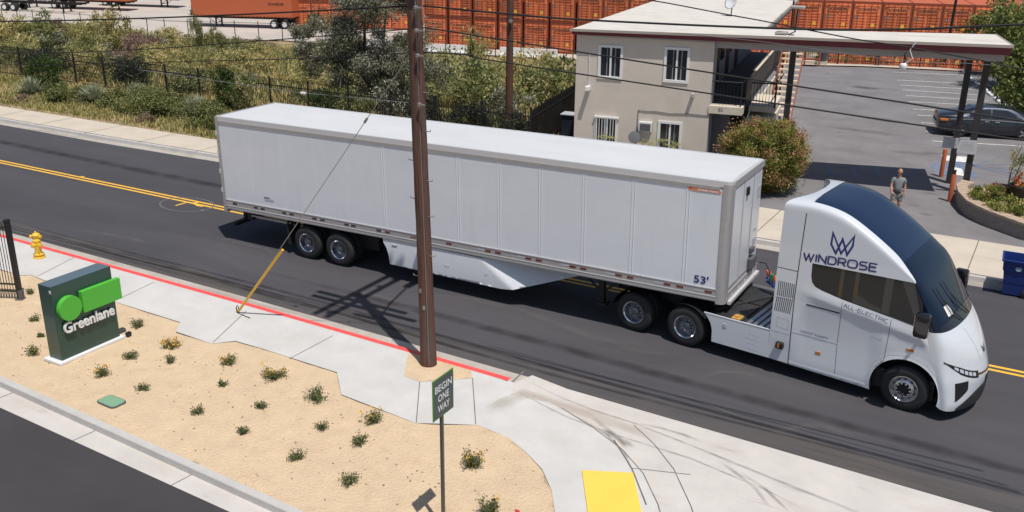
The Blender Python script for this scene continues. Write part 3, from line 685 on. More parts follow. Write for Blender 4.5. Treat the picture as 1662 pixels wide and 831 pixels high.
# lower left driveway kerb and gutter
kf = lambda x: -9.62 - .053 * x; ka = lambda x: -10.2 - .037 * x
DX = [-60, -30, -10, 0, 4, 8, 12, 16, 22, 40]
b = MB()
for x in DX:
    k = kf(x); b.v += [(x, k + .17, .0), (x, k + .17, .152), (x, k + .03, .15), (x, k + .015, .135), (x, k, 0)]
for i in range(len(DX) - 1):
    for j in range(4): a = 5 * i + j; b.f.append((a, a + 1, a + 6, a + 5)[::-1])
structure(b.build('kerb', 'kerb'))
strip('gutter', 'concrete_apron', ka, lambda x: kf(x) + .01, .006, DX)
strip('driveway', 'asphalt_drive', lambda x: -40, lambda x: ka(x) + .02, .0, DX)
b = MB()
for x in (3.4, 6.3, 9.2, 12.1): b.ribbon([(x, ka(x), .010), (x + .05, kf(x), .010)], .02)
structure(b.build('pavement_joints', 'joint'))
# motel car park
lot = [(3.6, 11.0), (4.0, 12.2), (13.8, 12.32), (22.2, 12.32), (60, 12.3), (60, 56), (22, 54), (16.9, 52.0), (10.2, 50.4), (6.0, 48.6), (3.0, 48)]
b = MB(); lot = [(3.4, 12.25), (60, 12.3), (60, 56), (22, 54), (16.9, 52.0), (10.2, 50.4), (6.0, 48.6), (3.4, 48)]
structure(panel(lot, lambda x, y: (x, y, .0 + .05 * max(0, 1 - abs(y - 12.3) * .8)), step=2.5).build('car_park', 'asphalt_lot'))
b = MB()
LL = [((12.46, 48.83), (16.88, 50.18)), ((13.29, 45.48), (17.44, 46.51)), ((13.76, 43.57), (17.91, 44.42)), ((14.18, 41.75), (18.41, 42.51)), ((14.64, 39.83), (19.05, 40.59)), ((15.09, 37.82), (19.79, 39.1)), ((15.63, 35.6), (20.39, 36.83)), ((16.09, 33.9), (20.92, 35.09)), ((16.53, 31.94), (21.23, 32.83)), ((17.03, 29.84), (21.32, 30.78))]
for p, q in LL: b.ribbon([(*p, .006), (*q, .006)], .10)
b.ribbon([(*(17.58, 27.66), .006), (*(20.86, 28.67), .006), (*(21.42, 28.73), .006)], .10)
structure(b.build('parking_lines', 'white_paint'))
b = MB()
b.ribbon([(*(13.35, 19.94), .006), (*(17.56, 21.35), .006), (*(18.09, 21.92), .006)], .10); b.ribbon([(*(13.71, 18.26), .006), (*(16.4, 19.47), .006), (*(18.06, 21.19), .006)], .10)
for p, q in (((14.42, 20.12), (14.87, 18.86)), ((15.32, 20.43), (15.73, 19.17)), ((16.19, 20.73), (16.62, 19.61))): b.ribbon([(*p, .007), (*q, .007)], .16)
b.add([(*(18.05, 22.87), .007), (*(19.19, 24.08), .007), (*(20.13, 21.56), .007), (*(18.51, 21.01), .007)], [(3, 2, 1, 0)])
for i in range(5): b.ribbon([(*(19.6, 23.59), .008), ((19.6, 23.59)[0] + .9 + .45 * i, (19.6, 23.59)[1] + 1.9 - .9 * i, .008)], .09)
structure(b.build('blue_bay_markings', 'blue_paint'))
b = MB()
b.add([(*(18.29, 24.82), .009), (*(19.37, 25.1), .009), (*(19.71, 24.03), .009), (*(18.62, 23.86), .009)], [(3, 2, 1, 0)])
b.add([(*(18.95, 22.81), .009), (*(19.35, 22.7), .009), (*(19.59, 21.45), .009), (*(19.24, 21.46), .009)], [(3, 2, 1, 0)])
structure(b.build('white_bay_markings', 'white_paint'))
# back edge of the car park
b = MB(); b.ribbon([(2.4, 46.9, .09), (6.0, 48.4, .09), (10.2, 50.4, .09), (16.9, 52.2, .09), (24, 54.6, .09)], .9)
b.box((2.4, 46.5, 0), (2.5, 46.6, .05)); structure(b.build('back_kerb', 'far_walk'))
# freight yard
yd = [(-400, 10), (-110, 44), (-73.5, 50.3), (-60, 51.1), (-49, 56), (-31.5, 57.2), (-17, 60.8), (0, 62.5), (14, 66), (60, 76), (400, 90), (400, 600), (-400, 600)]
b = MB(); b.add([(x, y, -2.98) for x, y in yd], [tuple(range(len(yd)))]); structure(b.build('freight_yard', 'yard'))
# ============================================================ FREIGHT YARD
CW, CH = 2.44, 2.9
walls_ = []
def container_thing(L, label, group):
    """origin at the foot of the door end's left corner; doors face -y"""
    t = thing('shipping_container', label, 'shipping container', group=group)
    b = MB(); b.box((.03, .06, .05), (CW - .03, L, CH - .02)); b.build('body', 'container_plain', t)
    f = MB()
    for x in (0, CW - .12): f.box((x, 0, 0), (x + .12, .14, CH))
    f.box((.12, .0, 0), (CW - .12, .12, .16)); f.box((.12, 0, CH - .14), (CW - .12, .12, CH))
    f.build('door_frame', 'container_dark', t)
    for k in range(2):
        x0 = .13 + k * 1.095; d = MB(); d.box((x0, .03, .17), (x0 + 1.085, .07, CH - .15))
        for z in (.28, .52, .76, 1.0, 1.24, 1.48, 1.72, 2.5): d.box((x0 + .07, -.045, z), (x0 + 1.01, .035, z + .10))
        dd = d.build('door', 'container', t)
        r = MB()
        for x in (x0 + .3, x0 + .8): r.tube([(x, -.08, .1), (x, -.08, CH - .1)], .022, 5)
        r.build('lock_rods', 'container_dark', dd)
    p = MB(); p.box((.35, -.056, 2.02), (2.1, .0, 2.42)); p.build('name_panel', 'container', t)
    p = MB(); p.box((1.62, -.052, .72), (1.92, .0, 1.0)); p.build('yellow_label', 'yellow_paint', t)
    p = MB(); p.lathe([(.15, 0), (0, .002)], 14, Matrix.Translation((.42, -.05, 1.55)) @ Matrix.Rotation(R(90), 4, 'X')); p.build('grey_disc', 'galv', t)
    text_obj('lettering', 'SCHNEIDER', 'container_text', t, (.48, -.062, 2.1), (1, 0, 0), (0, 0, 1), width=1.5, height=.24, bold=.03)
    return t
row_dir = Vector((26.54, 6.96)).normalized()
p0 = Vector((-34.47, 61.4)); ang = math.atan2(2.6, 15.9)
# first stretch then the right-hand stretch, as the wall of doors bends slightly
A0 = Vector((-56.0, 60.0)); 
stretch_pts = [Vector((-54.0, 63.0)), Vector((-34.47, 61.07)), Vector((-18.56, 63.7)), Vector((7.97, 70.66)), Vector((32, 77.0))]
base_c = container_thing(12.2, 'orange shipping container in the bottom row of the stacked wall of container doors', 'containers in the bottom row')
first = True; cnt = 0
for a, b_ in zip(stretch_pts, stretch_pts[1:]):
    d = (b_ - a); n = int(round(d.length / 2.52)); an = math.atan2(d.y, d.x)
    if a.x < -50: continue
    for i in range(n):
        q = a + d * (i / n)
        for lv in range(2):
            lab = ['orange shipping container in the bottom row of the stacked wall of container doors', 'orange shipping container in the upper row of the stacked wall of container doors'][lv]
            grp = ['containers in the bottom row', 'containers in the upper row'][lv]
            loc = (q.x, q.y, -2.98 + lv * (CH + .03))
            if first: base_c.location = loc; base_c.rotation_euler = (0, 0, an); first = False
            else: copy_tree(base_c, loc=loc, rz=an, label=lab, group=grp)
            cnt += 1
WA, WB = Vector((-56.46, 65.64)), Vector((-43.24, 71.08)); d = WB - WA; n = int(round(d.length / 2.52)); an = math.atan2(d.y, d.x)
for i in range(n):
    q = WA + d * (i / n)
    for lv in range(2): copy_tree(base_c, loc=(q.x, q.y, -2.98 + lv * (CH + .03)), rz=an, label='orange shipping container in the farther stack seen through the grey-leaved tree', group='containers in the farther stack')
# container on chassis
def chassis_trailer(label, boxed=True):
    """origin under the landing gear, x to the front"""
    t = thing('container_trailer' if boxed else 'container_chassis', label, 'trailer', group='container trailers parked in the yard')
    b = MB()
    for y in (-.45, .45): b.box((-9.3, y - .07, 1.0), (2.6, y + .07, 1.28))
    for x in (-9.3, -6, -3, 0, 2.4): b.box((x, -1.2, 1.1), (x + .2, 1.2, 1.3))
    b.build('chassis', 'black', t)
    for y in (-.75, .75):
        g = MB(); g.box((-.08, y - .07, .1), (.08, y + .07, 1.05)); g.box((-.17, y - .13, 0), (.17, y + .13, .1)); g.tube([(0, y, .4), (.9, y, 1.05)], .035, 5); g.build('landing_leg', 'black', t)
    g = MB(); g.tube([(0, -.75, .5), (0, .75, .5)], .04, 5); g.build('cross_brace', 'black', t)
    for x in (-7.2, -8.5):
        for y in (-1, 1):
            wl = MB(); wl.lathe([(.0, -.28), (.3, -.28), (.48, -.28), (.51, -.2), (.51, .2), (.48, .28), (.3, .28)], 20, Matrix.Translation((x, y * .9, .51)) @ Matrix.Rotation(R(90), 4, 'X'))
            w_ = wl.build('wheel', 'rubber', t, smooth=False)
            rm = MB(); rm.lathe([(.29, .0), (.25, -.12 * -1 * y * -1 if False else .0), (0, 0)], 16, Matrix.Translation((x, y * .9 - .3 * (1 if y < 0 else -1), .51)) @ Matrix.Rotation(R(90), 4, 'X')); rm.build('rim', 'krail', w_)
    if boxed:
        c = MB(); c.box((-9.5, -1.22, 1.3), (2.7, 1.22, 4.2)); bx = c.build('container_box', 'container_plain', t)
        f = MB()
        for x in np.arange(-9.4, 2.6, .45): f.box((x, -1.24, 1.3), (x + .22, -1.221, 1.42))
        f.build('lower_rail', 'container_dark', bx)
        text_obj('lettering', 'SCHNEIDER', 'container_text', bx, (-8.6, -1.225, 2.62), (1, 0, 0), (0, 0, 1), width=1.9, height=.3, bold=.03)
    return t
ct = chassis_trailer('biggest orange container trailer, parked at the front of the freight yard')
g1 = Vector((-64.0, 61.6)); ct.location = (-64.0, 61.6, -2.98)
ct.rotation_euler = (0, 0, math.atan2(2.4, 6.3) + math.pi)
for ch in ct.children:
    pass
# lettering must stand on the road side once turned round
for ch in [c for c in ct.children_recursive if c.name.startswith('lettering') or c.name.startswith('lower_rail')]:
    for v in ch.data.vertices: v.co.y = -v.co.y
    if ch.name.startswith('lettering'):
        for v in ch.data.vertices: v.co.x = -8.6 + (-6.7 - v.co.x)
for (x, y), lab in (((-89.0, 67.3), 'orange container trailer just right of the empty black chassis in the yard'), ((-87.2, 74.0), 'orange container trailer farther back between the other two')):
    copy_tree(ct, loc=(x, y, -2.98), rz=R(17), label=lab)
ch0 = chassis_trailer('empty black container chassis with legs down at the far left of the yard', boxed=False)
ch0.location = (-91.7, 61.9, -2.98); ch0.rotation_euler = (0, 0, R(17))
copy_tree(ch0, loc=(-101, 63.5, -2.98), rz=R(17), label='empty black chassis farther left, cut by the picture edge')
# white concrete barriers at the foot of the container wall
kr = MB(); prof = [(-.3, 0), (-.3, .08), (-.14, .33), (-.08, .82), (.08, .82), (.14, .33), (.3, .08), (.3, 0)]
for x in (0, 5.6):
    kr.v += [(x, y, z) for y, z in prof]
kr.f = [(i, i + 1, i + 9, i + 8)[::-1] for i in range(7)] + [tuple(range(8)), tuple(range(15, 7, -1))]
k0 = kr.build('concrete_barrier', 'krail'); bd = [Vector((-38.5, 57.0)), Vector((-31.65, 57.2)), Vector((-17.13, 60.9)), Vector((-4, 62.2))]
tag(k0, 'white concrete traffic barrier in the line below the container wall', 'barrier', 'white concrete barriers'); fst = True
for a, b_ in zip(bd, bd[1:]):
    d = b_ - a; n = int(round(d.length / 6.1)); 
    for i in range(n):
        q = a + d * (i / n); k = k0 if fst else k0.copy()
        if not fst: COL.objects.link(k)
        fst = False; k.location = (q.x, q.y, -2.98); k.rotation_euler = (0, 0, math.atan2(d.y, d.x))
# yard fence of posts and a top rail
yf = [Vector((-92, 47.5)), Vector((-73.5, 50.2)), Vector((-60.9, 50.9)), Vector((-49, 55.9)), Vector((-38.5, 56.2)), Vector((-31.7, 56.4)), Vector((-17.1, 60.0)), Vector((-4, 61.4))]
t = thing('chain_link_fence', 'thin dark post and rail fence along the near edge of the freight yard', 'fence', (-60, 51, -3))
post = None
rl = MB()
for a, b_ in zip(yf, yf[1:]):
    d = b_ - a; n = max(1, int(round(d.length / 2.4)))
    rl.tube([(a.x + 60, a.y - 51, 1.75), (b_.x + 60, b_.y - 51, 1.75)], .025, 5)
    for i in range(n):
        q = a + d * (i / n)
        if post is None:
            m_ = MB(); m_.tube([(0, 0, -.3), (0, 0, 1.95)], .045, 6); post = m_.build('post', 'iron', t); pp = post
        else: pp = post.copy(); COL.objects.link(pp)
        pp.location = (q.x + 60, q.y - 51, 0)
rl.build('top_rail', 'iron', t)
# yellow awning and a distant dark post
b = MB(); b.box((0, 0, 0), (18, 9, .15)); b.box((.2, .2, -5.5), (.5, .5, 0)); b.box((17, .2, -5.5), (17.4, .5, 0))
o = b.build('awning', 'awning'); o.location = (18.0, 81.0, 3.05); o.rotation_euler = (R(10), 0, R(15))
tag(o, 'flat yellow awning roof rising behind the container wall at the top right', 'awning')
# ============================================================ MOTEL
th = R(9); ob = Vector((20.6, 17.1)) - 16 * Vector((math.cos(th), math.sin(th)))
mo = thing('motel_building', 'two-storey beige stucco motel with flat white roof, maroon fascia and a drive-through canopy', 'building', (ob.x, ob.y, 0), th)
def rz_(u): return 5.58 + .0145 * u
# walls (wing u 0.2..5.75, v .4..17)
WV = .22
w1 = (1.16, 4.97), (2.19, 3.77)
wins = [((1.16, 3.71), (2.12, 4.96)), ((3.85, 3.74), (4.8, 5.02)), ((1.12, .85), (2.04, 2.07)), ((3.77, .85), (4.69, 2.08)), ((2.95, 1.63), (3.53, 2.04))]
holes = [[(a[0], a[1]), (b_[0], a[1]), (b_[0], b_[1]), (a[0], b_[1])] for a, b_ in wins]
pn = panel([(.2, 0), (5.75, 0), (5.75, 5.45), (.2, 5.4)], lambda u, z: (u, WV, z), step=.8, holes=holes)
for f in range(len(pn.f)):
    pass
for (a, b_) in wins:
    u0, z0 = a; u1, z1 = b_; y0, y1 = WV, WV + .12
    pn.add([(u0, y0, z0), (u1, y0, z0), (u1, y1, z0), (u0, y1, z0), (u0, y0, z1), (u1, y0, z1), (u1, y1, z1), (u0, y1, z1)], [(0, 1, 2, 3), (4, 7, 6, 5), (0, 3, 7, 4), (1, 5, 6, 2)])
wl = pn.build('front_wall', 'stucco', mo)
b = MB(); b.add([(.2, WV, 0), (.2, 17, 0), (.2, 17, 5.4), (.2, WV, 5.4)], [(0, 1, 2, 3)][::-1]); b.add([(.2, 17, 0), (5.0, 17, 0), (5.0, 17, 5.4), (.2, 17, 5.4)], [(0, 1, 2, 3)])
b.build('side_wall', 'stucco', mo)
b = MB(); b.add([(5.75, WV, 0), (5.75, WV + .9, 0), (5.75, WV + .9, 5.45), (5.75, WV, 5.45)], [(0, 1, 2, 3)])
b.add([(5.75, WV + .9, 0), (5.2, WV + .9, 0), (5.2, WV + .9, 5.45), (5.75, WV + .9, 5.45)], [(0, 1, 2, 3)])
b.add([(5.2, WV + .9, 0), (5.2, 17, 0), (5.2, 17, 5.45), (5.2, WV + .9, 5.45)], [(0, 1, 2, 3)])
b.build('hallway_wall', 'shade_wall', mo)
for v in (1.9, 4.4, 7.4, 10.4):
    for z0 in (.05, 2.95):
        d = MB(); d.box((5.2, v, z0), (5.24, v + .9, z0 + 2.05)); dd = d.build('door', 'wood_red', mo)
        k = MB(); k.box((5.24, v + .1, z0), (5.26, v + .8, z0 + 1.95)); k.build('door_leaf', 'brown_post', dd)
    f = MB(); f.box((5.2, v + 1.3, 3.9), (5.25, v + 2.2, 4.9)); f.build('hallway_window', 'window_dark', mo)
# window frames, panes, curtains
for i, (a, b_) in enumerate(wins):
    u0, z0 = a; u1, z1 = b_
    if i == 4:
        f = MB(); f.box((u0 + .02, WV - .13, z0 + .03), (u1 - .02, WV + .1, z1 - .0)); ac = f.build('air_conditioner', 'window_white', mo)
        g = MB(); g.box((u0 + .07, WV - .142, z0 + .05), (u1 - .07, WV - .131, z1 - .07)); g.build('grille', 'bin_grey', ac); continue
    f = MB(); w_ = .07
    f.box((u0 - .03, WV - .04, z0 - .05), (u1 + .03, WV + .06, z0 + .05)); f.box((u0 - .03, WV - .04, z1 - .05), (u1 + .03, WV + .06, z1 + .05))
    f.box((u0 - .03, WV - .038, z0 + .05), (u0 + w_, WV + .06, z1 - .05)); f.box((u1 - w_, WV - .038, z0 + .05), (u1 + .03, WV + .06, z1 - .05))
    um = (u0 + u1) / 2; f.box((um - .035, WV + .0, z0 + .05), (um + .035, WV + .06, z1 - .05))
    fr = f.build('window_frame', 'window_white', mo)
    g = MB(); g.box((u0, WV + .07, z0), (u1, WV + .09, z1)); g.build('pane', 'window_dark', fr)
    g = MB(); g.box((u0 + .3, WV + .062, z0 + .06), (u0 + .34, WV + .068, z1 - .06)).box((um + .15, WV + .062, z0 + .06), (um + .2, WV + .068, z1 - .06)); g.build('curtain_edge', 'curtain', fr)
    if i == 2:
        g = MB()
        for k in range(8): g.tube([(u0 + .06 + k * .118, WV - .08, z0 - .05), (u0 + .06 + k * .118, WV - .08, z1 + .02)], .014, 5)
        g.box((u0 - .05, WV - .10, z1 - .01), (u1 + .08, WV - .03, z1 + .05)); g.build('window_bars', 'window_white', fr)
# roof
b = MB()
def slab(bm, poly, zt, th_):
    k = len(bm.v); n = len(poly)
    bm.v += [(u, v, zt(u) - th_) for u, v in poly] + [(u, v, zt(u)) for u, v in poly]
    bm.f.append(tuple(k + i for i in range(n))[::-1]); bm.f.append(tuple(k + n + i for i in range(n)))
    for i in range(n): j = (i + 1) % n; bm.f.append((k + i, k + j, k + n + j, k + n + i))
roof_poly = [(0, 0), (16, 0), (15.75, 3.5), (7.35, 2.5), (7.35, 17.5), (0.2, 17.5)]
slab(b, roof_poly, lambda u: rz_(u), .08); rf = b.build('roof', 'roofing', mo)
b = MB(); slab(b, [(-.03, -.05), (16.04, -.05), (16.04, .0), (-.03, .0)], lambda u: rz_(u) + .02, .10)
slab(b, [(16.0, .0), (16.04, 0), (15.8, 3.52), (15.75, 3.52)], lambda u: rz_(u) + .02, .10); slab(b, [(7.35, 2.5), (7.42, 2.5), (7.42, 17.5), (7.35, 17.5)], lambda u: rz_(u) + .05, .13)
b.build('gutter', 'gutter_metal', mo)
b = MB()
def band(bm, u0, u1, v, zt, zb, th_=.04):
    k = len(bm.v); bm.v += [(u0, v, zb(u0)), (u1, v, zb(u1)), (u1, v, zt(u1)), (u0, v, zt(u0)), (u0, v + th_, zb(u0)), (u1, v + th_, zb(u1)), (u1, v + th_, zt(u1)), (u0, v + th_, zt(u0))]
    bm.f += [(k, k + 1, k + 2, k + 3), (k + 5, k + 4, k + 7, k + 6), (k, k + 4, k + 5, k + 1), (k + 3, k + 2, k + 6, k + 7), (k, k + 3, k + 7, k + 4), (k + 1, k + 5, k + 6, k + 2)]
band(b, .02, 15.98, .02, lambda u: rz_(u) - .082, lambda u: rz_(u) - .20 - .010 * min(u, 14))
slab(b, [(15.90, .06), (15.96, .06), (15.72, 3.45), (15.66, 3.45)], lambda u: rz_(u) - .082, .26)
b.build('fascia', 'maroon', mo)
b = MB(); band(b, 5.75, 15.86, .32, lambda u: rz_(u) - .1, lambda u: 5.13 + .008 * (u - 6), .08)
slab(b, [(5.2, .4), (15.86, .4), (15.6, 3.4), (7.2, 2.45), (7.2, 17.3), (5.2, 17.3)], lambda u: 5.30, .06)
slab(b, [(15.79, .40), (15.86, .40), (15.62, 3.40), (15.56, 3.40)], lambda u: 5.6, .4)
slab(b, [(7.12, 2.55), (7.2, 2.55), (7.2, 17.2), (7.12, 17.2)], lambda u: 5.6, .38)
b.build('soffit', 'soffit', mo)
b = MB(); b.box((.2, .1, 5.34), (5.75, .44, 5.40)); b.build('eave_board', 'soffit', mo)
# upper gallery with parapet, lower slab edge carrying the number
b = MB(); b.box((5.2, WV + .55, 2.62), (6.95, 17, 2.88)); b.build('gallery_floor', 'gallery_shade', mo)
b = MB(); b.box((5.72, WV - .06, 2.60), (7.02, WV + .5, 2.90)); bb = b.build('gallery_beam', 'stucco_light', mo)
text_obj('number', '82', 'brown_post', bb, (6.1, WV - .065, 2.70), (1, 0, 0), (0, 0, 1), height=.13)
b = MB(); b.box((6.88, 1.6, 2.6), (6.95, 17, 3.75)); b.build('gallery_parapet', 'brown_post', mo)  # parapet's shade put into its dark colour
b = MB(); b.box((6.84, 4.2, 3.75), (7.0, 17, 3.80)); b.build('parapet_cap', 'stucco_light', mo)
b = MB()
b.tube([(5.75, WV + .1, 3.85), (6.93, WV + .1, 3.85)], .025, 6); b.tube([(6.93, WV + .1, 3.85), (6.93, 1.6, 3.85)], .025, 6)
b.tube([(6.92, WV + .1, 2.9), (6.92, WV + .1, 3.85)], .025, 6)
for u in np.arange(5.85, 6.9, .13): b.tube([(u, WV + .1, 2.92), (u, WV + .1, 3.85)], .008, 4)
b.build('gallery_railing', 'iron', mo)
b = MB(); b.box((5.3, 2.2, 0), (6.3, 2.3, 2.6)); b.box((5.5, 5, 0), (6.8, 5.1, 2.6)); b.build('lower_partition', 'shade_wall', mo)
# stair landing wing on the right
b = MB(); b.box((7.02, 2.75, 0), (7.95, 5.6, 1.95)); b.build('landing_wall', 'stucco', mo)
b = MB(); b.box((6.98, 2.65, 1.95), (8.02, 5.65, 2.12)); b.box((6.98, 2.70, 2.32), (8.0, 5.65, 2.55)); b.build('landing_slab', 'stucco_light', mo)
b = MB()
for u in np.arange(7.0, 8.01, .125): b.tube([(u, 2.72, 2.55), (u, 2.72, 3.5)], .01, 4)
b.tube([(7.0, 2.72, 3.5), (8.0, 2.72, 3.5)], .03, 6); b.tube([(8.0, 2.72, 2.5), (8.0, 2.72, 3.7)], .04, 6); b.tube([(8.0, 2.72, 3.5), (8.0, 5.6, 3.5)], .03, 6)
b.build('landing_railing', 'iron', mo)
b = MB()
for i in range(17):
    z = 3.9 - i * .23 if i < 8 else 3.9 - i * .23
    b.box((7.25, 13.2 - i * .34, max(.1, 3.6 - i * .22)), (8.22, 13.5 - i * .34, max(.1, 3.6 - i * .22) + .06))
b.build('stair_treads', 'tread', mo)
b = MB()
for u in (7.16, 8.22): b.add([(u, 13.4, 3.3), (u, 8.0, .0), (u, 7.6, .0), (u, 13.4, 3.6)], [(0, 1, 2, 3)]); b.add([(u + .05, 13.4, 3.3), (u + .05, 8.0, .0), (u + .05, 7.6, .0), (u + .05, 13.4, 3.6)], [(3, 2, 1, 0)]); b.add([(u, 7.6, .0), (u + .05, 7.6, 0), (u + .05, 13.4, 3.6), (u, 13.4, 3.6)], [(0, 1, 2, 3)])
b.build('stair_stringer', 'wood_red', mo)
b = MB(); b.box((7.2, 13.5, 0), (7.3, 13.6, 4.4)).box((7.2, 11, 1.8), (7.26, 11.06, 3.0)).box((7.2, 8.8, .5), (7.26, 8.86, 1.6)); b.build('stair_post', 'wood_red', mo)
# white wall below the gallery seen past the railing
b = MB(); b.box((7.05, 5.7, 0), (7.12, 17, 2.4)); b.build('courtyard_wall', 'stucco_light', mo)
# roof canopy columns
cols = []
for u, v, ztop in ((15.0, 3.05, 5.25), (15.46, 1.55, 5.3), (8.66, .72, 5.2)):
    b = MB(); b.box((u - .11, v - .11, 0), (u + .11, v + .11, ztop)); cols.append(b.build('canopy_column', 'brown_post', mo))
# fixtures on the building
def bthing(name, bm, m, label, cat, **k):
    o = bm.build(name, m, **k); o.location = (ob.x, ob.y, 0); o.rotation_euler = (0, 0, th); return tag(o, label, cat)
b = MB(); b.tube([(.75, WV - .03, 4.75), (.77, WV - .03, 3.36)], .015, 6).bbox((.70, WV - .35, 3.15), (.86, WV, 3.34), .02)
bthing('security_light', b, 'window_white', 'small wall light on a conduit below the left upper window of the motel', 'light')
b = MB(); b.bbox((5.0, WV - .22, 3.15), (5.12, WV, 3.34), .03); bthing('wall_lamp', b, 'soffit', 'small grey wall lamp near the right corner of the motel wall', 'light')
b = MB(); b.tube([(2.87, WV - .02, 1.35), (2.9, WV - .02, 2.5), (3.2, WV - .02, 2.47), (3.6, WV - .02, 2.49), (4.2, WV - .02, 2.45), (4.9, WV - .02, 2.50), (5.74, WV - .02, 2.49)], .014, 5)
bthing('wall_cable', b, 'cable_grey', 'thin cable running along the motel wall above the lower windows', 'cable')
b = MB(); b.lathe([(0, 0), (.25, .01), (.25, .03), (0, .05)], 24, Matrix.Translation((2.86, WV - .3, 1.42)) @ Matrix.Rotation(R(75), 4, 'X')); b.tube([(2.86, WV - .3, 1.4), (2.86, WV, 1.1)], .02, 5)
bthing('wall_dish', b, 'cable_grey', 'small round satellite dish low on the motel wall beside the air conditioner', 'satellite dish')
# roof dish
t = thing('satellite_dish', 'pale satellite dish on a short mast on the motel roof', 'satellite dish', (ob.x + 5.24 * math.cos(th) - 7.6 * math.sin(th), ob.y + 5.24 * math.sin(th) + 7.6 * math.cos(th), 5.64))
b = MB(); b.lathe([(0, .0), (.15, .02), (.3, .07), (.36, .1), (.3, .085), (.15, .04), (0, .02)], 24, Matrix.Translation((.05, -.1, .62)) @ Matrix.Rotation(R(65), 4, 'X') @ Matrix.Rotation(R(-25), 4, 'Y')); b.build('dish', 'krail', t, smooth=True)
b = MB(); b.tube([(0, 0, 0), (.02, 0, .3), (.05, 0, .6)], .025, 6); b.box((-.2, -.2, 0), (.2, .2, .03)); b.tube([(.05, -.1, .45), (.3, -.5, .5)], .012, 5); b.build('mast', 'black', t)
# roof lamp and mast at the gutter
t = thing('roof_mast', 'dark mast with a flat lamp at the canopy edge above the left column', 'mast', (ob.x + 8.66 * math.cos(th) - .6 * math.sin(th), ob.y + 8.66 * math.sin(th) + .6 * math.cos(th), 5.70))
b = MB(); b.tube([(-.2, -.2, .05), (-.02, 0, .15), (0, 0, 1.0)], .03, 6); b.build('mast', 'black', t)
b = MB(); b.bbox((-.25, -.15, 1.0), (.25, .15, 1.1), .03); b.build('lamp_head', 'soffit', t)
b = MB(); b.bbox((-.75, -.1, .02), (-.3, .2, .12), .03).bbox((-.7, -.1, .2), (-.45, .1, .27), .03); b.build('base_box', 'soffit', t)
# dome camera hanging from the canopy
t = thing('dome_camera', 'white dome camera hanging from the front edge of the canopy', 'camera', (ob.x + 12.55 * math.cos(th) + .05, ob.y + 12.55 * math.sin(th) - .12, 4.75))
b = MB(); b.lathe([(0, 0), (.09, .02), (.13, .1), (.13, .2), (.1, .26), (0, .28)], 16); b.build('dome', 'krail', t, smooth=True)
b = MB(); b.tube([(0, 0, .27), (0, 0, .55), (0, .15, .62)], .035, 6); b.build('bracket', 'black', t)
b = MB(); b.tube([(.05, 0, .27), (.28, -.02, .45), (.15, -.03, .75), (.3, -.02, 1.02)], .018, 5); b.build('cable', 'krail', t)
# cctv on roof corner behind
t = thing('security_camera', 'white bullet camera on a stub at the inner roof corner of the motel', 'camera', (ob.x + 7.9 * math.cos(th) - 8 * math.sin(th), ob.y + 7.9 * math.sin(th) + 8 * math.cos(th), 5.2))
b = MB(); b.tube([(0, 0, 0), (0, 0, 1.2)], .04, 6); b.build('stub', 'black', t)
b = MB(); b.bbox((-.35, -.1, 1.2), (.1, .1, 1.4), .04); b.build('housing', 'krail', t)
# antenna mast behind
b = MB(); b.tube([(0, 0, 0), (.12, 0, 3.2)], .06, 8); b.tube([(-.3, 0, 2.4), (.35, 0, 2.45)], .02, 5)
o = b.build('light_pole', 'black'); o.location = (14.2, 37.2, 3.2); o.location = (15.0, 55.5, 0); o.scale = (1.6, 1.6, 2.6)
tag(o, 'thin dark pole standing between the canopy and the container wall', 'pole')
# small palms by the wall
def small_palm(name, loc, h, n, seed, label):
    t = thing(name, label, 'palm', loc, group='small palms along the motel wall')
    b = MB(); b.tube([(0, 0, 0), (.03, 0, h * .55), (.02, .02, h)], [.05, .045, .03], 6); b.build('trunk', 'bark', t)
    rng = np.random.default_rng(seed); V3 = []; rv = []
    for i in range(n):
        a = i / n * 6.28 + rng.uniform(-.2, .2); L = rng.uniform(.45, .7); el = rng.uniform(.2, 1.1)
        for j in range(7):
            for sgn in (-1, 1):
                s0 = (j + 1) / 8; p = np.array([math.cos(a) * math.cos(el) * L * s0, math.sin(a) * math.cos(el) * L * s0, h + math.sin(el) * L * s0 - .5 * L * s0 * s0])
                d = np.array([math.cos(a + sgn * .9), math.sin(a + sgn * .9), .1]) * .2 * L
                nn = np.array([math.cos(a), math.sin(a), 0]) * .035
                V3 += [p, p + d * .5 + nn, p + d, p + d * .5 - nn]; rv.append(rng.uniform())
    link('fronds', rnd_mesh('fronds', V3, len(rv), 4, np.array(rv), 'l_palm'), None, t); return t
def bw(u, v): return (ob.x + u * math.cos(th) - v * math.sin(th), ob.y + u * math.sin(th) + v * math.cos(th), 0)
small_palm('small_palm', bw(1.75, -.3), 1.3, 9, 1, 'small palm in front of the barred lower left motel window')
small_palm('small_palm', bw(3.4, -.35), 1.15, 9, 2, 'small palm below the air conditioner on the motel wall')
small_palm('small_palm', bw(4.0, -.3), 1.35, 9, 3, 'small palm at the left edge of the lower right motel window')
small_palm('small_palm', bw(4.55, -.4), 1.2, 9, 4, 'small palm at the right side of the lower right motel window')
# ============================================================ CAR PARK THINGS
ws = MB(); ws.bbox((-.62, -.09, 0), (.62, .09, .13), .04)
w0 = ws.build('wheel_stop', 'krail'); tag(w0, 'white concrete wheel stop at the head of a parking bay', 'wheel stop', 'wheel stops along the right of the car park')
for i, p in enumerate([(16.69, 51.3), (17.47, 48.21), (17.94, 46.56), (18.52, 44.56), (18.92, 42.84), (19.46, 40.85), (19.99, 39.01), (20.6, 36.77)]):
    o = w0 if i == 0 else w0.copy()
    if i: COL.objects.link(o)
    o.location = (*p, .0); o.rotation_euler = (0, 0, R(105))
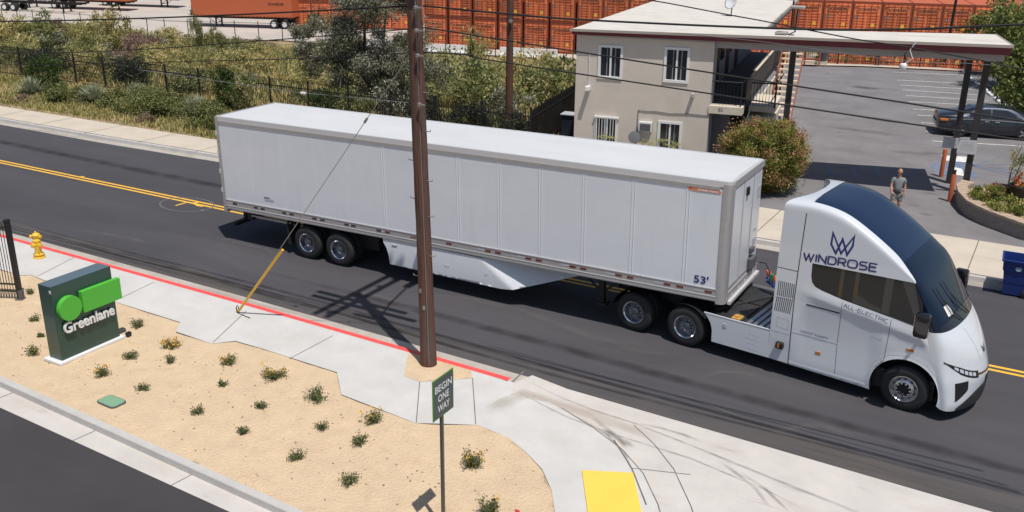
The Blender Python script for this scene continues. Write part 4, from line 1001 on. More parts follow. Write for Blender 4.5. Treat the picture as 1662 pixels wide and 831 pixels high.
# brick kerb of the hedge bed
b = MB(); b.box((0, 0, 0), (7, .22, .2)); o = b.build('bed_kerb', 'brick_red'); o.location = (21.3, 37.4, 0); o.rotation_euler = (0, 0, R(104)); tag(o, 'low brick kerb of the hedge bed at the right of the car park', 'kerb')
# pipe bollards
for p, h, lab, capn in (((18.75, 20.81), 1.15, 'orange-painted pipe bollard beside the rear canopy column', False), ((19.47, 17.14), 1.05, 'orange-painted pipe bollard with dark cap by the tip of the curved planter', True)):
    t = thing('bollard', lab, 'bollard', (*p, 0), group='orange bollards under the canopy')
    b = MB(); b.lathe([(.085, 0), (.085, h - .02), (.07, h), (0, h + .01)], 16); b.build('pipe', 'terracotta', t, auto=40)
    if capn: b = MB(); b.lathe([(.06, h), (.06, h + .16), (0, h + .17)], 12); b.build('cap', 'brown_post', t)
# placards fixed on the columns
def placard(name, u, v, z0, z1, wd, label, lines, tilt=0):
    t = thing(name, label, 'sign', bw(u, v), th)
    b = MB(); b.box((-wd / 2, -.02, z0), (wd / 2, 0, z1)); b.build('board', 'placard', t)
    g = MB(); rg = random.Random(int(u * 100)); zz = z1 - .08
    while zz > z0 + .08:
        hw = wd * rg.uniform(.2, .40); g.box((-hw, -.023, zz - .016), (hw, -.021, zz)); zz -= rg.choice([.035, .045, .07])
    g.build('printed_lines', 'seam_soft', t)
    b = MB(); b.box((-wd/2 - .015, -.016, z0 - .015), (wd/2 + .015, -.004, z0)); b.box((-wd/2 - .015, -.016, z1), (wd/2 + .015, -.004, z1 + .015)); b.build('rim', 'galv', t)
placard('notice_board', 14.78, 2.3, 1.58, 1.98, .60, 'white notice board on the rear canopy column, the lower left of the two', [('NOTICE', .05), ('PRIVATE PROPERTY', .035), ('NO PARKING', .035)])
placard('notice_board', 15.27, 1.36, 1.60, 2.13, .66, 'grey notice board on the front canopy column, the upper right of the two', [('NO PARKING', .06), ('PRIVATE PROPERTY', .04), ('TOW AWAY ZONE', .05), ('UNAUTHORIZED VEHICLES', .03)])
# brown framed sign on left column
t = thing('small_sign', 'small brown framed sign on the left canopy column', 'sign', bw(8.66, .55), th)
b = MB(); b.box((-.28, -.03, 1.7), (.34, 0, 2.4)); b.build('board', 'bin_grey', t); b = MB(); b.box((-.32, -.035, 2.4), (.38, .01, 2.47)); b.build('frame', 'wood_red', t)
# curved planter
outer = [(19.44, 18.19), (19.57, 17.39), (19.76, 16.58), (20.13, 15.49), (20.52, 14.89), (20.91, 14.48), (21.52, 13.85), (22.13, 13.41), (24.5, 12.6)]
outer = [(19.72, 18.4), (19.6, 17.6), (19.76, 16.58), (20.13, 15.49), (20.5, 14.95), (20.91, 14.48), (21.5, 13.95), (22.13, 13.41), (24.0, 12.75), (26, 12.6)]
inner = [(20.15, 18.2), (19.95, 17.6), (20.08, 16.75), (20.43, 15.75), (20.78, 15.2), (21.15, 14.78), (21.7, 14.28), (22.3, 13.75), (24.1, 13.1), (26, 12.95)]
H_ = .52
t = thing('curved_planter', 'long curved low planter wall with a brick cap at the right of the driveway', 'planter', (0, 0, 0))
b = MB()
for i in range(len(outer)): b.v += [(*outer[i], 0), (*outer[i], H_), (*inner[i], H_), (*inner[i], 0)]
for i in range(len(outer) - 1):
    for j in range(3): a = 4 * i + j; b.f.append((a + 4, a + 5, a + 1, a))
b.f += [(0, 1, 2, 3)]
b.build('wall', 'brick', t)
b = MB()
for i in range(len(outer) - 1):
    o0, o1, i0, i1 = map(Vector, (outer[i], outer[i + 1], inner[i], inner[i + 1])); n = max(1, int((o1 - o0).length / .12))
    for k in range(n):
        a0 = o0.lerp(o1, k / n); a1 = o0.lerp(o1, (k + .88) / n); c0_ = i0.lerp(i1, k / n); c1_ = i0.lerp(i1, (k + .88) / n)
        e0 = a0 + (a0 - c0_).normalized() * .03; e1 = a1 + (a1 - c1_).normalized() * .03; z = H_ + .004; zt = H_ + .065 + .004 * ((k * 7) % 3)
        b.add([(*e0, z - .03), (*e1, z - .03), (*c1_, z), (*c0_, z), (*e0, zt), (*e1, zt), (*c1_, zt), (*c0_, zt)], [(4, 5, 6, 7), (0, 1, 5, 4), (1, 2, 6, 5), (3, 0, 4, 7), (2, 3, 7, 6)])
b.build('brick_cap', 'brick_cap', t)
b = MB(); soil = inner + [(26, 18.0), (20.6, 18.3)]; b.add([(x, y, .4) for x, y in soil], [tuple(range(len(soil)))]); b.build('soil', 'dirt', t)
def leafy(name, label, cat, loc, n, radii, size, m, seed, lumps=14, z=None, group=None, stems=True, **k):
    t = thing(name, label, cat, loc, group=group)
    link('foliage', foliage('foliage', n, radii, size, m, seed, lumps, center=(0, 0, radii[2] * .9 if z is None else z), **k), None, t)
    if stems:
        b = MB(); rng = random.Random(seed)
        for i in range(5):
            a = rng.uniform(0, 6.28); r = rng.uniform(.2, .6); b.tube([(0, 0, 0), (math.cos(a) * radii[0] * r * .5, math.sin(a) * radii[1] * r * .5, radii[2] * .7), (math.cos(a) * radii[0] * r, math.sin(a) * radii[1] * r, radii[2] * 1.3)], [.035 * radii[2], .025 * radii[2], .01 * radii[2]], 5)
        b.build('stems', 'twig', t)
    return t
leafy('flowering_shrub', 'yellow-green flowering shrub at the tip of the curved planter', 'shrub', (20.75, 16.2, .4), 3600, (.62, .75, .36), .075, 'l_planter', 11)
leafy('flowering_shrub', 'yellow-green flowering shrub in the middle of the curved planter', 'shrub', (21.5, 15.1, .4), 3600, (.65, .6, .33), .075, 'l_planter', 12)
leafy('flowering_shrub', 'yellow-green low shrub by the picture edge in the curved planter', 'shrub', (22.4, 14.4, .4), 2400, (.55, .5, .24), .07, 'l_planter', 13)
leafy('coral_flower_plant', 'coral-flowered plant behind the front shrub in the planter', 'plant', (20.9, 17.0, .5), 420, (.4, .35, .22), .07, 'l_red', 14)
t = thing('plant_pot', 'round dark plant pot standing behind the planter shrubs', 'plant pot', (21.75, 17.0, .4)); b = MB(); b.lathe([(.30, 0), (.42, .5), (.46, .52), (.46, .60), (.41, .60), (.38, .5), (0, .5)], 24); b.build('pot', 'pot', t, auto=35)
t = thing('plant_pot', 'square dark planter box left of the round pot', 'plant pot', (21.1, 17.75, .1), R(10)); b = MB(); b.bbox((-.3, -.3, 0), (.3, .3, .62), .03); b.build('box', 'pot', t)
t = thing('potted_plant', 'tall thin yellow-green plant growing from the square planter box', 'plant', (21.3, 17.5, .6))
b = MB()
for i, (dx, dy, h) in enumerate(((0, 0, 1.7), (.12, .1, 1.3), (-.12, .05, 1.0), (.2, -.1, .8))): b.tube([(dx * .3, dy * .3, 0), (dx + .1 * math.sin(i), dy, h * .6), (dx + .18, dy, h)], .014, 5)
b.build('stems', 'twig', t)
link('foliage', foliage('foliage', 480, (.28, .28, .85), .11, 'l_planter', 21, 14, .3, center=(.1, 0, .95), aspect=.25, upb=.6), None, t)
t = thing('potted_plant', 'reddish bushy plant in the round pot', 'plant', (21.75, 17.0, .95)); link('foliage', foliage('foliage', 500, (.35, .35, .3), .1, 'l_red', 22, 8, .4, center=(0, 0, .2)), None, t)
leafy('dark_shrub', 'thin dark shrub at the right edge behind the round pot', 'shrub', (22.4, 17.8, .4), 500, (.45, .45, .6), .09, 'l_dark', 23)
# red-tipped round bush
t = thing('round_bush', 'large round bush with red-tipped leaves at the motel corner', 'bush', (12.95, 14.9, -.1))
b = MB()
for i in range(7): a = i * .9; b.tube([(0, 0, 0), (math.cos(a) * .5, math.sin(a) * .5, .9), (math.cos(a) * .9, math.sin(a) * .9, 1.7)], [.06, .04, .02], 6)
b.build('trunk', 'bark', t)
link('foliage', foliage('foliage', 34000, (1.66, 1.55, 1.5), .085, 'l_redtip', 31, 230, .17, center=(0, 0, 1.5), clumpvar=.42, shell=(.62, .92)), None, t)
link('foliage', foliage('foliage', 12000, (1.5, 1.4, 1.3), .09, 'l_hedge', 32, 60, .4, center=(0, 0, 1.4)), None, t)
# hedge trees at the right
for i, (x, y, rx, ry, rz2, n, lab) in enumerate(((20.0, 46, 2.3, 2.6, 2.6, 9000, 'large glossy green hedge tree behind the end of the canopy'), (21.1, 36, 1.9, 2.6, 2.2, 9000, 'large glossy green hedge tree at the right picture edge'), (18.7, 52, 2.6, 2.6, 2.4, 7000, 'dark green hedge tree farthest back along the right of the car park'))):
    t = thing('hedge_tree', lab, 'tree', (x, y, 0)); b = MB(); b.tube([(0, 0, 0), (.1, 0, 1.5), (0, .1, 3)], [.22, .18, .1], 8); b.build('trunk', 'bark', t)
    link('crown', foliage('crown', n, (rx, ry, rz2), .22, 'l_hedge', 41 + i, 60, .3, center=(0, 0, rz2 * 1.0), aspect=.5), None, t)
t = thing('thin_tree', 'sparse dark pine-like tree in front of the containers above the canopy', 'tree', (18.6, 56.5, 0)); b = MB(); b.tube([(0, 0, -1), (.1, 0, 3), (0, .1, 6)], [.2, .14, .05], 7); b.build('trunk', 'bark', t)
link('crown', foliage('crown', 4200, (1.6, 1.6, 3.0), .2, 'l_olive', 45, 40, .26, center=(0, 0, 4.0), aspect=.2), None, t)
# wheelie bin at back of lot, concrete strip, planting along the back fence
t = thing('trash_can', 'dark grey trash can on the kerb at the back of the car park', 'trash can', (*(7.67, 49.29), .1)); b = MB(); b.lathe([(.28, 0), (.38, .95), (.4, 1.0), (.36, 1.0), (0, .96)], 16); b.build('can', 'bin_grey', t, auto=40)
t = thing('back_fence', 'rusty-brown picket fence along the back of the car park', 'fence', (6.0, 49.0, 0), math.atan2(4.3, 12.5))
b = MB()
for i in range(100): b.box((i * .14, 0, .15), (i * .14 + .02, .02, 1.45))
b.box((0, -.01, .3), (14, .03, .34)).box((0, -.01, 1.3), (14, .03, 1.34)); b.build('pickets', 'iron_brown', t)
p0_ = None
for i in range(6):
    if p0_ is None: b = MB(); b.box((-.05, -.05, .0), (.05, .05, 1.6)); p0_ = b.build('post', 'brown_post', t); o = p0_
    else: o = p0_.copy(); COL.objects.link(o)
    o.location.x = i * 2.75
for i in range(9):
    q = Vector((6.3 + i * 1.4, 49.9 + i * .48)); leafy('fence_plant', 'low green plant growing behind the back fence of the car park', 'plant', (q.x, q.y, 0), 260, (.8, .5, .55), .12, ['l_green', 'l_olive', 'l_mid'][i % 3], 60 + i, 8, group='plants behind the back fence', stems=False)
t = thing('handrail', 'orange-red timber handrail and steps at the back left of the car park', 'handrail', (5.9, 44.5, 0), R(14))
b = MB()
for x, y in ((0, 0), (.2, 1.6), (.4, 3.2), (1.6, 3.4), (2.6, 3.6)): b.box((x, y, 0), (x + .1, y + .1, 1.15))
b.box((0, 0, 1.1), (.1, 3.3, 1.2)).box((.4, 3.2, 1.1), (2.7, 3.35, 1.2)).box((.4, 3.2, .5), (2.7, 3.3, .58)); b.build('rails', 'terracotta', t)
b = MB(); b.box((.6, 3.9, 0), (3.2, 4.6, .3)).box((.6, 4.6, 0), (3.2, 5.3, .6)); b.build('steps', 'far_walk', t)
# ============================================================ THE TRUCK
def wheel(parent, x, y, z, out, kind):
    """out = -1 faces the camera side, +1 the far side"""
    t = bpy.data.objects.new('wheel', None); COL.objects.link(t); t.parent = parent; t.location = (x, y, z)
    mt = Matrix.Rotation(R(90), 4, 'X') if out < 0 else Matrix.Rotation(R(-90), 4, 'X')
    b = MB(); b.lathe([(.29, -.02), (.30, .0), (.36, .012), (.44, .005), (.485, -.02), (.51, -.055), (.515, -.14), (.51, -.22), (.48, -.27), (.30, -.28)], 48, mt)
    ty = b.build('tyre', 'rubber', t, auto=35)
    g = MB()
    for i in range(4): r = .511; g.lathe([(r + .006, -.075 - i * .045), (r + .006, -.095 - i * .045)], 48, mt)
    if kind == 'dual':
        g2 = MB(); g2.lathe([(.30, -.30), (.485, -.31), (.515, -.36), (.515, -.52), (.48, -.56), (.3, -.56)], 40, mt); g2.build('inner_tyre', 'rubber', t, auto=35)
        b = MB(); b.lathe([(.292, -.0), (.297, .012), (.285, .012), (.265, -.01), (.258, -.12), (.235, -.165)], 40, mt); b.build('rim', 'chrome', t, auto=35)
        b = MB(); b.lathe([(.24, -.16), (.17, -.165), (.155, -.15)], 32, mt)
        b.lathe([(.155, -.15), (.12, -.145), (.115, -.06), (.09, -.045), (0, -.04)], 24, mt)
        hub = b.build('hub', 'rim_dark', t, auto=30)
        n = MB()
        for i in range(10):
            a = i / 10 * 6.2832; m2 = mt @ Matrix.Translation((.14 * math.cos(a), .14 * math.sin(a), -.15)); n.lathe([(.017, 0), (.017, .05), (0, .055)], 6, m2)
        n.build('wheel_nuts', 'steel', t)
        h = MB()
        for i in range(5):
            a = i / 5 * 6.2832 + .3; m2 = mt @ Matrix.Translation((.205 * math.cos(a), .205 * math.sin(a), -.157)); h.lathe([(.026, 0), (0, .001)], 12, m2)
        h.build('vent_holes', 'black', t)
    else:
        b = MB(); b.lathe([(.292, 0), (.297, .012), (.285, .015), (.268, -.005), (.262, -.05), (.235, -.05), (.205, -.01), (.165, .012), (.155, .012)], 40, mt); b.build('rim', 'steel', t, auto=35)
        b = MB(); b.lathe([(.156, .010), (.125, .015), (.11, -.0), (.105, -.03), (0, -.04)], 28, mt); b.build('hub', 'black', t, auto=30)
        n = MB()
        for i in range(10):
            a = i / 10 * 6.2832; m2 = mt @ Matrix.Translation((.138 * math.cos(a), .138 * math.sin(a), .010)); n.lathe([(.018, 0), (.018, .045), (0, .05)], 6, m2)
        n.build('wheel_nuts', 'chrome', t)
        h = MB()
        for i in range(10):
            a = (i + .5) / 10 * 6.2832; m2 = mt @ Matrix.Translation((.218 * math.cos(a), .218 * math.sin(a), -.018)) @ Matrix.Rotation(R(0), 4, 'Z'); h.lathe([(.024, -.005), (.024, .001), (0, .002)], 12, m2)
        h.build('vent_holes', 'black', t)
    return t
tilt = .0155
tr = thing('semi_trailer', 'long white 53-foot box semi-trailer standing on the road behind the white tractor', 'trailer', (3.9, 0, 0))
tr.rotation_euler = (0, -tilt, 0)
X0 = -3.9                                       # rear end; x in the local frame = world x - 3.9
Lr, Wt, Zt, Zb = 16.19, 2.6, 4.11, 1.15
def xl(x): return x + X0
# box walls
def rrect(x0, x1, y0, y1, r, n=6):
    """front corners rounded"""
    pts = [(x0, y0)]
    pts += [(x1 - r + r * math.sin(i / n * math.pi / 2), y0 + r - r * math.cos(i / n * math.pi / 2)) for i in range(n + 1)]
    pts += [(x1 - r + r * math.cos(i / n * math.pi / 2), y1 - r + r * math.sin(i / n * math.pi / 2)) for i in range(n + 1)]
    return pts + [(x0, y1)]
b = MB(); P_ = rrect(xl(.06), xl(Lr), .006, Wt - .006, .12); n = len(P_)
zs = [1.46, 3.93]
b.v = [(x, y, z) for z in zs for x, y in P_]
for i in range(n - 1): b.f.append((i, i + 1, n + i + 1, n + i))
b.build('box_walls', 'white', tr, auto=30)
b = MB(); P2 = rrect(xl(.02), xl(Lr), .03, Wt - .03, .12)
k = len(P2); b.v = [(x, y, 4.085) for x, y in P2]; 
nxr, nyr = 64, 8
rb = MB()
for i in range(nxr + 1):
    for j in range(nyr + 1):
        x = xl(.05 + (Lr - .12) * i / nxr); y = .03 + (Wt - .06) * j / nyr
        rb.v.append((x, y, 4.088 + .012 * math.sin(j / nyr * math.pi) + .008 * noise.noise(Vector((x * 1.5, y * 1.5, 0)))))
for i in range(nxr):
    for j in range(nyr): a = i * (nyr + 1) + j; rb.f.append((a, a + nyr + 1, a + nyr + 2, a + 1))
rb.build('roof', 'white_roof', tr, smooth=True)
# top rail: frame running round the roof
def rail(name, m, z0, z1, out, wd, parent=tr):
    b = MB(); Q = rrect(xl(.0), xl(Lr) + out, -out, Wt + out, .14); I = rrect(xl(.0) + wd, xl(Lr) - wd, wd, Wt - wd, .05)
    n = len(Q); b.v = [(x, y, z0) for x, y in Q] + [(x, y, z1) for x, y in Q] + [(x, y, z1) for x, y in I] + [(x, y, z0) for x, y in I]
    for i in range(n):
        j = (i + 1) % n
        for k in range(4): a, c = k * n, ((k + 1) % 4) * n; b.f.append((a + i, a + j, c + j, c + i))
    return b.build(name, m, parent, auto=30)
rail('top_rail', 'silver_light', 3.955, 4.095, .006, .07)
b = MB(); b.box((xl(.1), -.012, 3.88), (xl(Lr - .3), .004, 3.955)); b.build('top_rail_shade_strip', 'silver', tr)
rail('bottom_rail', 'silver', 1.16, 1.47, .004, .08)
b = MB(); b.box((xl(.1), -.016, 1.455), (xl(15.98), .0, 1.475)); b.box((xl(.1), -.018, 1.272), (xl(15.98), .0, 1.285)); b.build('rail_beads', 'silver_light', tr)
b = MB(); b.box((xl(.15), -.0085, 1.185), (xl(15.97), -.003, 1.262)); b.build('riveted_strip', 'rail_rivets', tr)
# front and rear corner posts
b = MB()
for cy, a0 in ((.14, 0), ):
    pts = [(xl(15.98), -.012)] + [(xl(Lr) + .012 - .15 + .15 * math.sin(i / 6 * math.pi / 2), -.012 + .15 - .15 * math.cos(i / 6 * math.pi / 2)) for i in range(7)] + [(xl(Lr) + .012, .22)]
    n = len(pts); b.v = [(x, y, z) for z in (1.10, 4.02) for x, y in pts]; b.f = [(i, i + 1, n + i + 1, n + i) for i in range(n - 1)] + [tuple(range(n))[::-1]]
b.build('front_corner_post', 'silver', tr, auto=30)
b = MB(); b.box((xl(16.19), .22, 3.93), (xl(16.215), 2.58, 4.09)); b.box((xl(16.19), .22, 1.12), (xl(16.225), 2.6, 1.36)); b.build('front_header', 'silver', tr)
b = MB(); b.box((xl(16.225), .15, 1.08), (xl(16.30), 2.6, 1.16)); b.build('front_sill', 'silver_light', tr)
b = MB()
for y in (.45, 1.0, 1.5, 2.2): b.lathe([(.045, 0), (0, .002)], 14, Matrix.Translation((xl(16.228), y, 1.25)) @ Matrix.Rotation(R(90), 4, 'Y'))
b.build('front_marker_discs', 'krail', tr)
b = MB()
for y in (.95, 1.75): b.box((xl(16.192), y, 1.36), (xl(16.205), y + .03, 3.93))
b.build('front_panel_joints', 'seam_soft', tr)
b = MB(); b.bbox((xl(16.2), 1.72, 1.45), (xl(16.32), 2.15, 1.75), .03); b.bbox((xl(16.2), 1.8, 1.85), (xl(16.28), 2.05, 2.0), .02); b.build('air_connections', 'bin_grey', tr)
b = MB(); b.bbox((xl(16.19), 1.15, 3.5), (xl(16.25), 1.3, 3.72), .03); b.build('front_vent', 'black', tr)
b = MB(); b.box((xl(16.192), 2.1, 2.0), (xl(16.2), 2.35, 2.15)).box((xl(16.192), 2.12, 2.35), (xl(16.2), 2.3, 2.42)).box((xl(16.192), 2.15, 3.2), (xl(16.2), 2.45, 3.5)); b.build('front_decals', 'seam_soft', tr)
# rear frame
b = MB(); b.box((xl(-.02), -.015, 1.05), (xl(.10), .1, 4.09)).box((xl(-.02), 2.5, 1.05), (xl(.10), 2.615, 4.09)).box((xl(-.02), .1, 3.98), (xl(.10), 2.5, 4.10)).box((xl(-.02), .1, 1.05), (xl(.10), 2.5, 1.3)); b.build('rear_frame', 'silver', tr)
b = MB(); b.box((xl(-.0), .1, 1.3), (xl(.05), 1.29, 3.98)).box((xl(-.0), 1.31, 1.3), (xl(.05), 2.5, 3.98)); b.build('rear_doors', 'white', tr)
b = MB()
for z in (1.7, 2.3, 2.9, 3.5): b.box((xl(-.04), -.03, z), (xl(.02), .02, z + .14))
b.build('rear_hinges', 'silver_light', tr)
# side panel joints
b = MB(); c = MB()
for x in (1.3, 2.55, 3.8, 5.03): b.box((xl(x), .003, 1.48), (xl(x) + .006, .0075, 3.88))
for x in (6.27, 7.5, 8.74, 10.0, 11.22, 12.44, 13.75, 15.12):
    b.box((xl(x), -.004, 1.48), (xl(x) + .014, .005, 3.88)); b.box((xl(x) + .075, -.004, 1.48), (xl(x) + .089, .005, 3.88))
b.build('side_panel_joints', 'seam_light', tr)
# markers and reflective tape
mk = [.38, 1.26, 1.54, 2.42, 2.71, 3.6, 3.91, 4.81, 5.06, 5.98, 6.28, 7.18, 7.46, 8.37, 9.61, 9.92, 10.84, 11.15, 12.13, 12.43, 13.4, 13.71, 14.68, 15.0, 15.71]
b = MB(); d = MB(); w_ = MB()
for i, x in enumerate(mk):
    (d if x < 6 else b).box((xl(x), -.012, 1.345), (xl(x) + .17, -.003, 1.395))
    if i % 2 == 0 or x > 15: w_.box((xl(x) - .26, -.007, 1.348), (xl(x) - .02, -.003, 1.392))
b.build('side_reflector_strip', 'redlens', tr); d.build('side_reflector_strip', 'darklens', tr); w_.build('reflector_tape', 'seam_soft', tr)
# lettering
text_obj('size_lettering', "53'", 'navy', tr, (xl(15.42), -.004, 1.545), (1, 0, 0), (0, 0, 1), width=.36, height=.20, bold=.02)
lg = MB(); lg.add([(xl(15.18), -.004, 3.80), (xl(15.95), -.004, 3.80), (xl(15.90), -.004, 3.885), (xl(15.10), -.004, 3.885)], [(0, 1, 2, 3)]); lp = lg.build('maker_plate', 'container', tr)
text_obj('lettering', 'Great Dane', 'lettering_white', lp, (xl(15.38), -.008, 3.812), (1, 0, 0), (0, 0, 1), width=.48, height=.062, shear=.3, bold=.02)
b = MB(); b.box((xl(1.72), -.003, 1.74), (xl(1.95), .0, 1.765)); b.build('small_decal', 'seam', tr)
b = MB(); b.box((xl(1.74), -.002, 1.66), (xl(2.1), .0, 1.72)); b.build('small_decal', 'seam_soft', tr)
# floor, cross members, frame
b = MB(); b.box((xl(.1), .05, 1.17), (xl(16.1), 2.55, 1.25))
for x in np.arange(.4, 15.9, .42): b.box((xl(x), .25, 1.09), (xl(x) + .05, 2.35, 1.17))
for y in (.75, 1.75): b.box((xl(1.2), y, .88), (xl(6.4), y + .1, 1.06))
b.build('floor_frame', 'black', tr)
b = MB()
for y in (.55, 1.95):
    b.box((xl(2.7), y, .5), (xl(5.6), y + .1, .9))
for x in (3.28, 4.48): b.tube([(xl(x), .3, .5), (xl(x), 2.3, .5)], .08, 10)
b.build('bogie', 'black', tr)
for x in (3.27, 4.49):
    wheel(tr, xl(x), .045, .515 - .0155 * (x - 3.9), -1, 'dual'); wheel(tr, xl(x), 2.555, .515 - .0155 * (x - 3.9), 1, 'dual')
b = MB(); b.box((xl(2.52), .05, .35), (xl(2.54), .62, 1.1)).box((xl(2.52), 1.98, .35), (xl(2.54), 2.55, 1.1)); b.build('mud_flaps', 'rubber', tr)
b = MB(); b.box((xl(.0), .3, .50), (xl(.1), 2.3, .62)); b.box((xl(.0), .75, .6), (xl(.1), .87, 1.1)).box((xl(.0), 1.73, .6), (xl(.1), 1.85, 1.1)); b.box((xl(.75), .2, .85), (xl(.95), .35, 1.12)); b.build('rear_guard', 'black', tr)
b = MB(); b.box((xl(1.0), .12, 1.0), (xl(2.6), .16, 1.05)).box((xl(1.0), .3, .9), (xl(2.6), .34, .95)); b.build('slider_rails', 'silver', tr)
# landing gear
for y in (.45, 2.05):
    b = MB(); b.box((xl(12.75), y, .35), (xl(12.9), y + .14, 1.15)); b.box((xl(12.68), y - .05, .28), (xl(12.98), y + .2, .35)); b.tube([(xl(12.8), y + .05, .62), (xl(12.25), y + .05, 1.1)], .03, 6); b.tube([(xl(12.85), y + .05, .62), (xl(13.4), y + .05, 1.1)], .03, 6)
    b.build('landing_leg', 'black', tr)
# aerodynamic skirt: bows outward in the middle
sk_out = [(6.16, 1.17), (6.2, 1.02), (6.3, .88), (6.37, .7), (6.41, .42), (10.10, .36), (10.46, .40), (12.15, .87), (12.14, 1.0), (11.9, 1.10), (9.5, 1.12)]
def sk(x, z):
    t = max(0, min(1, (1.12 - z) / .75)); foldx = 9.45 + (1.1 - z) * 1.45
    y = .02 + .02 * t
    if x < foldx: y = .02 - .035 * math.sin(t * 1.6) + .0
    else: y = .02 - .035 * math.sin(t * 1.6) + (x - foldx) * .34 * 1.0
    return (xl(x), y, z)
o = panel(sk_out, sk, step=.07).build('side_skirt', 'skirt', tr, smooth=True)
b = MB()
for x in (6.5,): b.box((xl(x), -.01, 1.0), (xl(x) + .18, .02, 1.03))
for x in (8.3, 8.36, 8.42, 9.6, 9.66): b.box((xl(x), -.03, .72 - (x - 8.3) * .01), (xl(x) + .015, .02, .735 - (x - 8.3) * .01))
b.build('skirt_fixings', 'seam_soft', tr)
sk2 = panel([(p[0], p[1]) for p in sk_out], lambda x, z: (xl(x), 2.6 - (sk(x, z)[1]), z), step=.2); sk2.build('side_skirt', 'white', tr, smooth=True)
# ---------------------------------------------------------------- tractor
TO = (20.518, .579, 0.0)
tt = thing('truck_tractor', 'white aerodynamic electric truck tractor with dark wraparound windscreen and navy lettering', 'truck', TO, -.128)
HW = 1.27
K = [ # centre x, z, edge x, z, blend
 (-3.0, 4.19, -3.0, 3.95, 0), (-2.44, 4.21, -2.44, 3.97, 0), (-2.0, 4.17, -2.0, 3.92, 0), (-1.6, 4.06, -1.6, 3.79, 0), (-1.1, 3.80, -1.12, 3.54, .08),
 (-.6, 3.47, -.68, 3.29, .15), (-.25, 3.17, -.36, 3.10, .22), (.05, 2.88, -.10, 2.92, .25), (.3, 2.58, .05, 2.60, .25), (.53, 2.29, .16, 2.28, .28), (.78, 1.97, .26, 1.93, .34),
 (1.0, 1.70, .37, 1.67, .48), (1.18, 1.42, .46, 1.40, .66), (1.30, 1.12, .57, 1.12, .82), (1.37, .86, .67, .86, .9), (1.37, .6, .74, .60, .9), (1.36, .40, .79, .40, .9), (1.32, .22, .80, .30, .9)]
KA = np.array(K)
def kn(t):
    """smooth interpolation of the profile rows"""
    t = max(0, min(len(K) - 1.0001, t)); i = int(t); f = t - i
    p0, p1, p2, p3 = KA[max(0, i - 1)], KA[i], KA[i + 1], KA[min(len(K) - 1, i + 2)]
    return .5 * ((2 * p1) + (-p0 + p2) * f + (2 * p0 - 5 * p1 + 4 * p2 - p3) * f * f + (-p0 + 3 * p1 - 3 * p2 + p3) * f ** 3)
def Wd(z): return HW - .05 * max(0, (z - 2.0) / 2.0) ** 1.6 - .02 * max(0, (.9 - z))
def Sh(t, v, off=0.0):
    r = kn(t); a = abs(v); g1 = 1 - (max(0, 1 - a ** 4)) ** .25; w_ = max(0, min(1, r[4]))
    g2 = .72 * a ** 1.75 + .28 * (1 - (max(0, 1 - a ** 5)) ** .2); g = g1 * (1 - w_) + g2 * w_
    x = r[0] + (r[2] - r[0]) * g; z = r[1] + (r[3] - r[1]) * g
    p = Vector((x, v * Wd(z), z))
    if off:
        e = .01; va = max(-.995, min(.995, v)); q1 = Sh(t + e, va) - Sh(t - e, va); q2 = Sh(t, va + e * .4) - Sh(t, va - e * .4)
        nn = q1.cross(q2); nn.normalize()
        if nn.x * .3 + nn.z < 0 and t < 11: nn = -nn
        if t >= 11 and nn.x < 0: nn = -nn
        p = p + nn * off
    return p
def vmap(s): return math.sin(s * math.pi / 2)
def shell(name, m, t0, t1, va, vb, nt_=40, nv_=40, off=0.0, parent=tt, edge=False):
    """patch of the cab skin: t0/t1 may depend on v, va/vb on t"""
    f0 = t0 if callable(t0) else (lambda v: t0); f1 = t1 if callable(t1) else (lambda v: t1)
    g0 = va if callable(va) else (lambda t: va); g1 = vb if callable(vb) else (lambda t: vb)
    b = MB()
    for i in range(nt_ + 1):
        for j in range(nv_ + 1):
            s = j / nv_; tm = f0(0) + (f1(0) - f0(0)) * i / nt_; a, c = math.asin(max(-1, min(1, g0(tm)))), math.asin(max(-1, min(1, g1(tm)))); v = math.sin(a + (c - a) * s)
            t = f0(v) + (f1(v) - f0(v)) * i / nt_; b.v.append(tuple(Sh(t, v, off)))
    for i in range(nt_):
        for j in range(nv_): a = i * (nv_ + 1) + j; b.f.append((a, a + 1, a + nv_ + 2, a + nv_ + 1))
    return b.build(name, m, parent, smooth=True)
def vg(t): return .865 if t < 5.2 else min(1, .865 + .135 * ((t - 5.2) / 1.8) ** 1.2)
rear_t = lambda v: -.0 + .80 * (1 - abs(v) ** 3.0) * .9
shell('roof_panel', 'cab', rear_t, 1.0, -1, 1, 14, 60)
shell('roof_glass', 'roof_glass', 1.03, 5.6, lambda t: -vg(t), lambda t: vg(t), 40, 40, off=-.004)
shell('windscreen', 'glass', 5.6, 10.0, lambda t: -vg(t), lambda t: vg(t), 44, 60, off=-.004)
shell('roof_arch', 'cab', 1.0, 7.05, -1, lambda t: -vg(t), 50, 12)
shell('roof_arch', 'cab', 1.0, 7.05, lambda t: vg(t), 1, 50, 12)
hood = shell('bonnet', 'cab', 10.0, 17, -1, 1, 70, 90)
shell('wiper_cowl', 'black_gloss', lambda v: 9.35 + .35 * abs(v) ** 2, 10.0, -.93, .93, 8, 50, off=.003)
shell('screen_divider', 'black', 8.95, 9.0, -.95, .95, 2, 40, off=.003) if False else None
